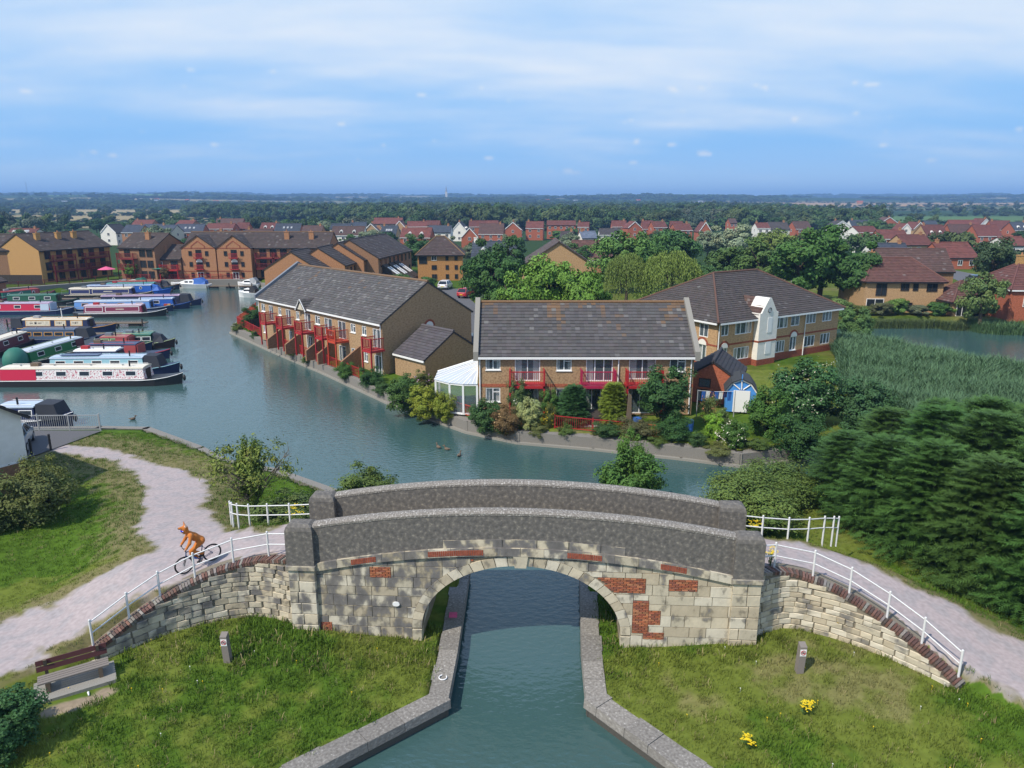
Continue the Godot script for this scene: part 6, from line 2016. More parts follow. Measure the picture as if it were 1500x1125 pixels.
func setup_crowns() -> void:
	crowns.a = crown_mesh(101, 62, 170, 0.055)
	crowns.b = crown_mesh(102, 54, 190, 0.052)
	crowns.c = crown_mesh(103, 70, 150, 0.06)
	crowns.bush1 = crown_mesh(111, 95, 170, 0.042, 0.45)
	crowns.bush2 = crown_mesh(112, 90, 170, 0.046, 0.45, 0.8, 0.12)
	crowns.bramble = crown_mesh(113, 150, 170, 0.030, 0.5, 0.9, 0.15)
	crowns.sparse = crown_mesh(114, 34, 60, 0.05, 0.3, 0.8, 0.4)
	crowns.low = crown_mesh(115, 34, 90, 0.088)
	crowns.low2 = crown_mesh(116, 30, 95, 0.09)
	crowns.flower = crown_mesh(117, 24, 9, 0.05, 0.85)
	crowns.specks = crown_mesh(118, 60, 4, 0.022, 0.85)
	crowns.willow = willow_mesh(120)
	crowns.fir = cypress_mesh(130, 3.4, 1.15)
	crowns.trunk1 = trunk_mesh(140)
	crowns.trunk2 = trunk_mesh(141, 9)

# crown from y0 to y1 above the ground at `at`
func tree(called: String, label: String, at: Vector2, y0: float, y1: float, rad: float, m: Material, kind: String, group := "", cat := "tree") -> Node3D:
	var g := height(at.x, at.y)
	if g < 0: g = 0.5
	var t := thing(called, label, cat, Vector3(at.x, g, at.y), rng.randf() * TAU, group)
	var hh := (y1 - y0) * 0.5
	var c := part("crown", crowns[kind], m, t)
	if kind == "fir":
		c.scale = Vector3(rad / 1.25, (y1 - y0) / 3.4, rad / 1.25); c.position.y = y0
	else:
		c.scale = Vector3(rad, hh, rad); c.position.y = y0 + hh
	var k := part("trunk", crowns["trunk1" if rng.randf() < 0.5 else "trunk2"], M.bark, t)
	k.scale = Vector3(y1 * 0.8, y1 * 0.92, y1 * 0.8)
	return t

func shrub(label: String, x: float, z: float, h: float, rad: float, m: Material, kind: String, flower: Material = null, group := "garden shrubs") -> Node3D:
	var g := height(x, z)
	if g < 0: g = 0.5
	var t := thing("shrub", label, "shrub", Vector3(x, g, z), rng.randf() * TAU, group)
	var c := part("foliage", crowns[kind], m, t, Vector3(0, h * 0.46, 0))
	c.scale = Vector3(rad, h * 0.56, rad)
	var s := part("stem", crowns.trunk2, M.bark, t)
	s.scale = Vector3(h * 0.5, h * 0.6, h * 0.5)
	if flower:
		var f := part("blossom", crowns.specks if rad > 2.0 else crowns.flower, flower, t, Vector3(0, h * 0.47, 0))
		f.scale = Vector3(rad * 1.06, h * 0.6, rad * 1.06)
	return t

func build_vegetation() -> void:
	setup_crowns()
	var dark := lm(0.022, 0.060, 0.016)
	var deep := lm(0.016, 0.047, 0.016)
	var mid := lm(0.038, 0.088, 0.018)
	var bright := lm(0.075, 0.150, 0.024)
	var olive := lm(0.065, 0.082, 0.022)
	var yellow := lm(0.125, 0.155, 0.018)
	var lime := lm(0.10, 0.20, 0.02)
	var pale := lm(0.19, 0.225, 0.10)
	var silver := lm(0.145, 0.185, 0.125)
	var willow := lm(0.085, 0.125, 0.03)
	var brown := lm(0.095, 0.065, 0.03)
	var wht := lm(0.75, 0.75, 0.70)
	var ylw := lm(0.70, 0.50, 0.02)
	var pnk := lm(0.55, 0.12, 0.25)
	var cyp := lm(0.030, 0.068, 0.019)
	# the cypress belt on the right: one tree after another along the path
	for k in 3: crowns["cyp%d" % k] = cypress_mesh(200 + k, 6.0, 2.35)
	var i := 0
	var spots := [[16.9, -34.2, 4.0], [17.4, -31.4, 4.7], [18.1, -28.9, 5.3], [18.9, -26.4, 5.5], [19.9, -24.0, 5.6], [21.2, -21.6, 5.6], [22.6, -19.4, 5.3], [19.6, -35.6, 4.8], [20.3, -32.6, 5.8], [21.0, -30.0, 6.3], [21.9, -27.4, 6.3], [23.0, -24.9, 6.1], [24.4, -22.6, 5.9], [22.6, -36.4, 5.0], [23.3, -33.6, 5.9], [24.2, -31.0, 6.3], [25.2, -28.4, 6.2], [26.4, -26.0, 6.0], [26.4, -35.4, 5.0], [27.4, -32.4, 5.6], [28.6, -29.6, 5.6], [17.8, -37.2, 3.6], [30.5, -33.0, 5.0], [20.8, -38.6, 4.0], [24.8, -38.6, 4.2]]
	for s in spots:
		var row := "along the gravel path" if i < 7 else ("in the second rank of the belt" if i < 13 else "at the back of the belt by the reeds")
		var within := i if i < 7 else (i - 7 if i < 13 else i - 13)
		var t := thing("cypress_tree", "dense green cypress %s, %s from the bridge" % [row, ORD[within]], "tree", Vector3(s[0], height(s[0], s[1]) - 0.1, s[1]), i * 1.7, "cypress belt beside the path")
		var c := part("crown", crowns["cyp%d" % (i % 3)], lm(0.029 + 0.0015 * (i % 4), 0.070 + 0.003 * (i % 3), 0.016), t)
		var k: float = s[2] / 6.0
		c.scale = Vector3(0.55 + 0.45 * k, k, 0.55 + 0.45 * k)
		var b := MB.new(); b.tube([Vector3(0, -0.2, 0), Vector3(0, s[2] * 0.55, 0), Vector3(0.05, s[2] * 0.93, 0)], 0.14, 0.02, 7)
		part("trunk", b.done(), M.bark, t)
		i += 1
	# big shrubs near the bridge
	shrub("broad bramble thicket behind the right end of the bridge", 11.2, -31.8, 2.7, 2.5, lm(0.062, 0.098, 0.022), "bramble", null, "bridge shrubs")
	shrub("lower bramble spilling towards the water right of the bridge", 13.6, -34.6, 2.2, 2.2, lm(0.055, 0.09, 0.02), "bramble", null, "bridge shrubs")
	shrub("round leafy green bush rising behind the middle of the bridge", 5.9, -34.0, 3.3, 1.9, mid, "bush1", null, "bridge shrubs")
	shrub("bright-topped sapling crowning the round bush behind the bridge", 6.2, -35.0, 3.9, 1.1, lm(0.05, 0.11, 0.02), "bush2", null, "bridge shrubs")
	shrub("low rounded bush with reddish tips behind the left parapet", -7.2, -33.2, 2.35, 1.75, lm(0.052, 0.085, 0.02), "bush2", null, "bridge shrubs")
	shrub("rough green undergrowth behind the short left railing", -10.6, -31.4, 1.5, 1.9, lm(0.055, 0.085, 0.025), "bush2", null, "bridge shrubs")
	shrub("dark bramble at the bottom left corner beside the bench", -14.4, -17.2, 1.7, 1.35, lm(0.022, 0.062, 0.02), "bush1", null, "bridge shrubs")
	shrub("wide olive bush on the lawn beside the cream house", -22.9, -32.2, 2.7, 1.85, lm(0.060, 0.078, 0.024), "bush2", null, "bridge shrubs")
	shrub("upper part of bush with yellowish shoots against the cream house", -24.2, -34.7, 2.3, 1.3, lm(0.075, 0.092, 0.022), "bush2", null, "bridge shrubs")
	shrub("dark shrub cut by the left edge below the cream house", -25.4, -31.4, 2.6, 1.9, dark, "bush1", null, "bridge shrubs")
	# half-bare tree by the water
	var th := thing("small_tree", "half-bare small tree with green ivy core beside the marina water", "tree", Vector3(-12.6, height(-12.6, -32.6), -32.6))
	var tb := MB.new()
	var r := RandomNumberGenerator.new(); r.seed = 77
	for k in 16:
		var an := r.randf() * TAU
		var o := Vector3(cos(an), 0, sin(an))
		var l := r.randf_range(1.2, 2.3)
		var y := r.randf_range(0.1, 1.2)
		var e := Vector3(0, y + l * r.randf_range(0.5, 1.1), 0) + o * l * 0.85
		tb.tube([Vector3(0, y, 0), Vector3(0, y + l * 0.4, 0) + o * l * 0.3, e], 0.05, 0.012, 5)
		for j in 14:
			var f := r.randf_range(0.35, 1.0)
			var p := Vector3(0, y, 0).lerp(e, f)
			tb.tube([p, p + (o * 0.5 + Vector3(r.randfn() * 0.6, r.randf() * 0.9, r.randfn() * 0.6)).normalized() * r.randf_range(0.3, 0.75)], 0.013, 0.004, 4, false)
	tb.tube([Vector3(0, -0.1, 0), Vector3(0.1, 1.4, 0), Vector3(0, 3.1, 0.1)], 0.14, 0.03, 8)
	part("trunk", tb.done(), mat(Color(0.17, 0.14, 0.10), 0.95), th)
	var cc := part("crown", crowns.sparse, lm(0.085, 0.115, 0.025), th, Vector3(0.1, 2.2, 0)); cc.scale = Vector3(1.9, 1.9, 1.9)
	cc = part("ivy", crowns.bush1, lm(0.07, 0.11, 0.02), th, Vector3(0, 1.9, 0)); cc.scale = Vector3(0.75, 1.9, 0.75)
	# gardens along the quay
	shrub("dark rounded laurel over the quay left of the yellow-green shrub", -8.3, -53.0, 2.7, 1.7, lm(0.035, 0.075, 0.018), "bush1")
	shrub("yellow-green clipped shrub on the quay below the conservatory", -6.3, -51.3, 2.3, 1.5, yellow, "bush1")
	shrub("second yellow-green shrub nearer the brick house", -4.9, -50.3, 2.0, 1.0, lm(0.115, 0.15, 0.02), "bush1")
	shrub("green bush hanging over the quay by the orange balcony", -14.9, -62.8, 1.5, 0.95, mid, "bush2")
	shrub("dark green bush over the quay at the terrace corner", -12.0, -59.6, 1.7, 1.2, dark, "bush2")
	shrub("purple-flowered bush against the brick wing", -7.2, -56.5, 1.7, 1.0, olive, "bush2", lm(0.35, 0.2, 0.4))
	shrub("broad dark green shrub at the left corner of the brick house", -1.9, -47.8, 2.2, 1.35, lm(0.03, 0.07, 0.022), "bush1")
	shrub("copper-tinged shrub beside the pale variegated one", -0.4, -47.0, 1.9, 1.15, brown, "bush2", lm(0.5, 0.36, 0.2))
	shrub("round variegated pale green shrub on the quay", 1.1, -47.1, 2.1, 1.0, pale, "bush1")
	shrub("tall white-flowered rose against the brick house", 0.5, -49.0, 3.0, 0.95, lm(0.05, 0.085, 0.03), "bush1", wht)
	shrub("shrub with yellow flower spikes by the red fence", 2.6, -47.2, 1.7, 0.5, olive, "bush2", ylw)
	shrub("loose green shrub below the first balcony", 2.7, -48.8, 2.3, 0.85, mid, "bush1")
	tree("small_conifer", "small dark conifer in front of the patio doors", Vector2(4.3, -48.1), 0.1, 2.7, 1.0, lm(0.028, 0.075, 0.026), "fir", "garden conifers")
	tree("small_conifer", "yellow-green conifer beside the covered grill", Vector2(7.0, -47.9), 0.1, 2.9, 0.9, lm(0.10, 0.145, 0.02), "fir", "garden conifers")
	tree("garden_tree", "dense round dark green tree hiding the third balcony", Vector2(10.1, -46.3), 0.7, 4.5, 2.15, lm(0.024, 0.062, 0.018), "bush1")
	shrub("dark overgrown shrub below the round garden tree", 10.5, -44.7, 1.5, 1.3, dark, "bush2")
	shrub("brown-green tangle on the quay right of the red fence", 8.2, -45.3, 1.2, 1.4, lm(0.06, 0.065, 0.03), "bush2")
	shrub("lime green shrub near the right end of the quay", 13.2, -44.9, 1.7, 0.8, lime, "bush1")
	shrub("white-flowered shrub hanging at the quay corner", 14.0, -43.2, 1.7, 0.95, mid, "bush1", wht)
	shrub("bush of big white blooms in front of the blue shed", 14.2, -46.8, 1.5, 0.6, lm(0.06, 0.1, 0.03), "bush1", lm(0.85, 0.84, 0.8))
	shrub("peach and pink rose bush beside the washing line", 13.6, -48.2, 2.4, 0.8, lm(0.07, 0.1, 0.03), "sparse", lm(0.65, 0.3, 0.18))
	shrub("glossy dark green shrub tree right of the blue shed", 16.6, -45.2, 3.3, 1.6, lm(0.035, 0.085, 0.015), "bush1")
	shrub("dense dark thicket between the shed and the cypresses", 18.0, -42.6, 2.6, 1.8, dark, "bush2")
	shrub("tall white-speckled elder bush in front of the white bay", 20.2, -48.3, 4.4, 2.7, lm(0.028, 0.075, 0.026), "bush1", lm(0.55, 0.58, 0.5), "lawn shrubs")
	shrub("elder bush lower right of the lawn beside the reeds", 23.6, -46.6, 3.6, 2.2, lm(0.026, 0.066, 0.026), "bush1", null, "lawn shrubs")
	shrub("leafy bush at the far corner of the hipped building", 38.0, -79.0, 4.0, 2.4, lm(0.05, 0.10, 0.03), "bush1", null, "lawn shrubs")
	shrub("ornamental pine shrub at the tip of the terrace garden", -31.0, -86.0, 2.4, 1.5, dark, "bush2")
	shrub("low shrub behind the red fence at the terrace tip", -33.0, -86.6, 1.1, 0.9, olive, "bush2")
	# trees behind the houses
	var grp := "trees among the houses"
	tree("bright_tree", "bright green tree left of the pair behind the brick house", Vector2(0.2, -74.0), 1.2, 8.2, 2.9, bright, "b", grp)
	tree("bright_tree", "tallest bright green tree behind the brick house ridge", Vector2(4.0, -78.0), 1.5, 9.8, 3.4, bright, "a", grp)
	tree("bright_tree", "bright green tree at the right of the pair behind the ridge", Vector2(7.4, -76.0), 1.2, 8.8, 2.8, lm(0.068, 0.14, 0.022), "c", grp)
	tree("dark_tree", "dark green tree beside the estate road behind the terrace", Vector2(-2.8, -98.0), 0.6, 8.6, 3.8, lm(0.028, 0.072, 0.018), "a", grp)
	tree("dark_tree", "tall dark tree left of the tan gable", Vector2(-0.8, -112.0), 1.0, 10.2, 4.2, lm(0.024, 0.06, 0.018), "b", grp)
	tree("dark_tree", "dark green tree partly hiding the white dormer house", Vector2(-5.0, -118.0), 0.6, 7.6, 3.4, dark, "c", grp)
	tree("dark_tree", "mid green tree in front of the tan gable", Vector2(-1.4, -84.0), 0.5, 5.8, 2.4, mid, "c", grp)
	tree("light_tree", "broad light green tree right of the tan gable", Vector2(17.6, -118.0), 1.0, 10.6, 4.8, lm(0.06, 0.125, 0.03), "a", grp)
	tree("light_tree", "light green tree joined to the broad one", Vector2(22.6, -126.0), 1.0, 10.2, 4.0, lm(0.045, 0.105, 0.028), "b", grp)
	tree("dark_tree", "dark tree beside the playing field", Vector2(31.0, -140.0), 1.0, 11.0, 5.2, lm(0.034, 0.085, 0.026), "c", grp)
	tree("willow", "drooping yellow-green willow left behind the hipped building", Vector2(15.8, -100.0), 0.6, 8.0, 3.0, willow, "willow", grp)
	tree("willow", "larger drooping willow against the hipped roof", Vector2(21.4, -98.0), 0.6, 8.6, 3.9, lm(0.095, 0.14, 0.032), "willow", grp)
	tree("dark_tree", "small dark tree between the willows and the field", Vector2(27.0, -104.0), 0.5, 6.8, 2.8, lm(0.03, 0.07, 0.02), "a", grp)
	tree("dark_tree", "low dark bushy tree above the hipped roof ridge", Vector2(31.5, -108.0), 0.4, 5.6, 3.0, dark, "c", grp)
	tree("silver_tree", "silvery willow at the edge of the playing field", Vector2(55.5, -180.0), 0.8, 10.5, 6.0, silver, "b", grp)
	tree("light_tree", "yellow-green tree right of the silvery willow", Vector2(58.5, -165.0), 0.8, 9.4, 5.0, willow, "a", grp)
	tree("big_tree", "largest dark green tree, left half, behind the hipped building", Vector2(41.0, -104.0), 0.8, 10.8, 5.4, lm(0.034, 0.082, 0.018), "a", grp)
	tree("big_tree", "largest dark green tree, top, behind the hipped building", Vector2(45.5, -107.0), 1.0, 12.2, 6.0, lm(0.030, 0.078, 0.016), "b", grp)
	tree("big_tree", "dark green tree right below the largest crown beside the pond", Vector2(48.8, -103.0), 0.6, 9.2, 4.4, lm(0.028, 0.07, 0.018), "c", grp)
	tree("big_tree", "olive tree left of the largest crown", Vector2(40.0, -118.0), 0.6, 9.6, 5.0, lm(0.045, 0.085, 0.022), "b", grp)
	tree("big_tree", "green tree between the sign and the largest crown", Vector2(38.0, -128.0), 0.6, 8.2, 4.6, lm(0.04, 0.08, 0.022), "c", grp)
	tree("birch", "loose pale birch in front of the right-hand houses", Vector2(58.6, -89.6), 0.5, 7.3, 2.6, lm(0.065, 0.105, 0.035), "a", grp)
	tree("dark_pine", "tall dark pine behind the birch", Vector2(77.0, -117.0), 0.8, 9.8, 3.6, lm(0.03, 0.055, 0.025), "a", grp)
	tree("dark_pine", "darker bushy tree right of the tall pine", Vector2(84.0, -118.0), 0.5, 7.5, 3.4, deep, "b", grp)
	tree("dark_tree", "dark round tree at the right edge near the pond", Vector2(66.5, -85.5), 0.4, 4.2, 2.6, lm(0.03, 0.055, 0.03), "c", grp)
	tree("street_tree", "little green tree at the left quay fence", Vector2(-73.0, -139.2), 0.3, 3.2, 1.4, lm(0.06, 0.12, 0.02), "b", grp)
	tree("street_tree", "reddish shrub tree below the twin gables", Vector2(-66.5, -139.6), 0.2, 2.8, 1.4, lm(0.08, 0.06, 0.03), "c", grp)
	tree("street_tree", "green tree beside the lean-to skylights", Vector2(-18.5, -121.0), 0.2, 3.2, 1.9, mid, "a", grp)
	tree("street_tree", "clipped hedge tree by the white car", Vector2(-6.2, -126.0), 0.0, 2.2, 1.7, dark, "b", grp)
	tree("street_tree", "green hedge tree left of the white car", Vector2(-14.4, -124.8), 0.0, 2.4, 1.6, lm(0.035, 0.085, 0.02), "c", grp)
	# trees between the town houses
	var named := ["round green", "dark green", "pale silvery", "mid green"]
	var cols := [lm(0.04, 0.09, 0.025), lm(0.022, 0.055, 0.02), lm(0.105, 0.14, 0.09), lm(0.03, 0.075, 0.022)]
	var tl := []
	var rr := RandomNumberGenerator.new(); rr.seed = 55
	for k in 175:
		var d := rr.randf_range(150.0, 400.0)
		var a := rr.randf_range(-0.62, 0.62)
		var p := Vector2(tan(a) * d, -d)
		var ok := true
		for q in TOWN:
			if p.x > q[0] - 4.0 and p.x < q[0] + q[2] + 4.0 and p.y < q[1] + 5.0 and p.y > q[1] - 13.0: ok = false
			# keep the view of the house fronts mostly open
			if p.y > q[1] and p.y < q[1] + 45.0 and absf(p.x / p.y - (q[0] + q[2] * 0.5) / q[1]) < 0.028 and rr.randf() < 0.72: ok = false
		if p.x > 60 and p.x < 128 and p.y < -168 and p.y > -265 and rr.randf() < 1.0: ok = ok and not (p.x > 66 and p.x < 122)
		if p.x > 70 and d < 300 and rr.randf() < 0.55: ok = false
		if p.x < -30 and d < 200: ok = false
		if ok: tl.append([p, rr.randi() % 4, rr.randf_range(4.5, 8.5), rr.randf_range(2.6, 4.6)])
	tl.sort_custom(func(x, y): return x[0].x / -x[0].y < y[0].x / -y[0].y)
	var cnt := [0, 0, 0, 0]
	for q in tl:
		var kd: int = q[1]
		cnt[kd] += 1
		if cnt[kd] > 40: continue
		tree("town_tree", "%s tree among the town houses, %s such from the left" % [named[kd], ORD[cnt[kd] - 1]], q[0], 0.3, q[2], q[3], cols[kd], ["a", "b", "c"][cnt[kd] % 3], "trees of the town")
	build_grass()
	build_reeds()

func multi(called: String, mesh: Mesh, m: Material, xf: Array, cols: Array, label: String, cat: String) -> void:
	var mm := MultiMesh.new()
	mm.transform_format = MultiMesh.TRANSFORM_3D
	mm.use_colors = cols.size() > 0
	mm.mesh = mesh
	mm.instance_count = xf.size()
	for i in xf.size():
		mm.set_instance_transform(i, xf[i])
		if cols.size() > 0: mm.set_instance_color(i, cols[i])
	var o := MultiMeshInstance3D.new()
	o.name = numbered(called)
	o.multimesh = mm
	o.material_override = m
	add_child(o)
	tag(o, label, cat, "", "stuff")

func blade_mesh(n: int, h: float, spread: float, w: float, seed_: int) -> ArrayMesh:
	var r := RandomNumberGenerator.new(); r.seed = seed_
	var b := MB.new()
	for i in n:
		var an := r.randf() * TAU
		var o := Vector3(cos(an), 0, sin(an))
		var p := Vector3(r.randf_range(-1, 1), 0, r.randf_range(-1, 1)) * spread
		var hh := h * r.randf_range(0.5, 1.15)
		var lean := r.randf_range(0.15, 0.75)
		var s := Vector3(-o.z, 0, o.x) * w * r.randf_range(0.7, 1.3)
		var m := p + Vector3(0, hh * 0.6, 0) + o * hh * lean * 0.35
		var e := p + Vector3(0, hh * (1.0 - lean * 0.3), 0) + o * hh * lean
		var k := r.randf_range(0.8, 1.2)
		b.col = Color(k, k, k)
		b.tri(p - s, p + s, m + s * 0.7); b.tri(p - s, m + s * 0.7, m - s * 0.7)
		b.tri(m - s * 0.7, m + s * 0.7, e)
	return b.done()

func build_grass() -> void:
	var gm := vmat(0.75)
	gm.metallic_specular = 0.25
	gm.backlight_enabled = true
	gm.backlight = Color(0.35, 0.42, 0.12)
	var tuft := blade_mesh(9, 0.17, 0.15, 0.010, 300)
	var r := RandomNumberGenerator.new(); r.seed = 301
	var xf := []; var cols := []
	var dens := 62000
	for i in dens:
		var x := r.randf_range(-30.0, 24.0)
		var z := r.randf_range(-46.0, -14.0)
		if absf(x) > -z * 0.75 + 2.0: continue
		var p := Vector2(x, z)
		if in_poly(p, water_poly): continue
		var d := 9.0
		for e in near_edges: d = minf(d, p.distance_to(Geometry2D.get_closest_point_to_segment(p, e[0], e[1])))
		if d < 0.72: continue
		if z < -24.0 and absf(x) < 7.0 and z > -27.5 and absf(x) < 3.2: continue
		if gravel(x, z) > 0.3: continue
		var y := height(x, z)
		if y < 0: continue
		if x < -28.3 and z < -36: continue
		if y > 2.9 and absf(x) < 8.3: continue
		if p.distance_to(Vector2(-13.9, -19.95)) < 1.1: continue
		if p.distance_to(Geometry2D.get_closest_point_to_segment(p, Vector2(-14.0, -18.7), Vector2(-12.7, -19.6))) < 0.22: continue
		var front := in_poly(p, front_poly)
		var c := turf(x, z)
		var lushk := clampf(c.g / maxf(c.r, 0.001) - 1.0, 0.0, 1.4)
		var s := r.randf_range(0.6, 1.25) * (0.75 + 0.5 * lushk) * (1.0 if front else 0.62)
		# longer growth against the foot of the walls and under the arch
		if front and z < -21.0: s *= 1.25
		var k := r.randf_range(0.7, 1.35)
		if r.randf() < 0.07: c = Color(0.24, 0.20, 0.10)
		xf.append(Transform3D(Basis(Vector3.UP, r.randf() * TAU).scaled(Vector3(s, s, s)), Vector3(x, y - 0.01, z)))
		cols.append(Color(c.r * k * 1.15, c.g * k * 1.15, c.b * k * 1.1))
	multi("grass", tuft, gm, xf, cols, "rough green and straw-tinted grass on the canal banks", "grass")
	# little flowers in the turf
	var fb := MB.new()
	for k in 5:
		var a := TAU * k / 5.0
		fb.tri(Vector3(0, 0.14, 0), Vector3(cos(a) * 0.022, 0.15, sin(a) * 0.022), Vector3(cos(a + 1.1) * 0.022, 0.15, sin(a + 1.1) * 0.022))
	fb.tube([Vector3(0, 0, 0), Vector3(0.01, 0.14, 0)], 0.004, 0.004, 4, false)
	xf = []; cols = []
	for i in 75:
		var x := r.randf_range(-14.0, 17.0); var z := r.randf_range(-23.0, -15.5)
		if not in_poly(Vector2(x, z), front_poly) or height(x, z) < 0.55: continue
		xf.append(Transform3D(Basis(Vector3.UP, r.randf() * TAU), Vector3(x, height(x, z), z)))
		cols.append(Color(0.75, 0.52, 0.02) if r.randf() < 0.72 else Color(0.75, 0.75, 0.7))
	multi("wild_flowers", fb.done(), gm, xf, cols, "tiny yellow and white wild flowers scattered in the grass", "flowers")

func build_reeds() -> void:
	var rm := vmat(0.7)
	rm.backlight_enabled = true
	rm.backlight = Color(0.3, 0.36, 0.18)
	var reed := blade_mesh(12, 1.35, 0.35, 0.022, 310)
	var r := RandomNumberGenerator.new(); r.seed = 311
	var xf := []; var cols := []
	var bed := PackedVector2Array([Vector2(27, -57), Vector2(31, -66), Vector2(34, -76), Vector2(36.5, -76), Vector2(40, -70), Vector2(44, -63), Vector2(52, -58), Vector2(80, -54), Vector2(80, -40), Vector2(34, -40), Vector2(28, -46)])
	var tries := 0
	while xf.size() < 15000 and tries < 60000:
		tries += 1
		var p := Vector2(r.randf_range(24, 62), r.randf_range(-88, -40))
		if not in_poly(p, bed) or absf(p.x) > -p.y * 0.78 + 3.0: continue
		var y := maxf(height(p.x, p.y), 0.1)
		if y < 0.05: y = 0.0
		var s := r.randf_range(0.75, 1.2) * (1.0 + 0.25 * n_patch.get_noise_2d(p.x * 2, p.y * 2))
		xf.append(Transform3D(Basis(Vector3.UP, r.randf() * TAU).scaled(Vector3(s * 1.2, s, s * 1.2)), Vector3(p.x, y - 0.05, p.y)))
		var k := r.randf_range(0.75, 1.3)
		cols.append(Color(0.075 * k, 0.15 * k, 0.062 * k))
	multi("reed_bed", reed, rm, xf, cols, "dense blue-green reed bed between the cypresses and the pond", "reeds")
	xf = []; cols = []
	for i in 5200:
		var x := r.randf_range(58.0, 92.0)
		var z := lerpf(-92.0, -84.5, (x - 58.0) / 34.0) + r.randf_range(-0.4, 4.2)
		xf.append(Transform3D(Basis(Vector3.UP, r.randf() * TAU).scaled(Vector3.ONE * r.randf_range(0.8, 1.25)), Vector3(x, 0.0, z)))
		var k := r.randf_range(0.75, 1.3)
		cols.append(Color(0.07 * k, 0.145 * k, 0.05 * k))
	multi("reed_fringe", reed, rm, xf, cols, "tall green reed fringe along the far bank of the pond", "reeds")
	xf = []; cols = []
	for i in 3000:
		var x := r.randf_range(33.0, 59.0)
		var z := -93.4 + r.randf_range(0.0, 1.6) + (1.5 if x > 55 else 0.0) + (2.0 if x < 38 else 0.0)
		xf.append(Transform3D(Basis(Vector3.UP, r.randf() * TAU).scaled(Vector3.ONE * r.randf_range(0.7, 1.0)), Vector3(x, 0.0, z)))
		var k := r.randf_range(0.7, 1.3)
		cols.append(Color(0.085 * k, 0.125 * k, 0.035 * k))
	multi("bank_sedge", reed, rm, xf, cols, "yellow-green sedge below the hedge on the far pond bank", "sedge")
	# creepers hanging over the garden quay
	var qn := 0
	for q in [[-33.2, -86.9], [-29.5, -82.0], [-22.4, -72.6], [-20.0, -69.6], [-10.6, -57.6], [-7.4, -53.6], [-5.2, -51.2], [-0.6, -47.4], [1.8, -46.5], [3.6, -46.1], [6.2, -45.4], [7.6, -44.9], [9.4, -44.3], [11.8, -43.5], [12.9, -42.9], [15.4, -42.9]]:
		shrub("%s tuft of creeper from the left along the garden quay" % ORD[qn], q[0], q[1], rng.randf_range(0.6, 1.0), rng.randf_range(0.6, 1.1), [lm(0.05, 0.085, 0.02), lm(0.03, 0.065, 0.02), lm(0.075, 0.09, 0.03)][qn % 3], "bush2", null, "quay creepers")
		qn += 1
	# hedge along the pond, bush by bush
	var names := ["yellow-flecked bush", "dark green bush", "pale green bush", "olive bush", "purple-tinged bush", "round clipped bush", "grey-green bush", "leafy green bush", "bright green bush", "brownish bush"]
	for k in 10:
		var x := 38.5 + k * 2.5
		shrub("%s in the hedge bank along the far side of the pond" % names[k], x, -94.9 + 0.5 * sin(k * 2.1), 1.6 + 0.5 * (k % 3), 1.7, [lm(0.10, 0.12, 0.02), lm(0.025, 0.065, 0.02), lm(0.08, 0.13, 0.04), lm(0.06, 0.08, 0.02), lm(0.06, 0.07, 0.035), lm(0.07, 0.13, 0.03), lm(0.07, 0.09, 0.055), lm(0.035, 0.085, 0.02), lm(0.06, 0.13, 0.02), lm(0.08, 0.07, 0.03)][k], "c", null, "pond hedge")
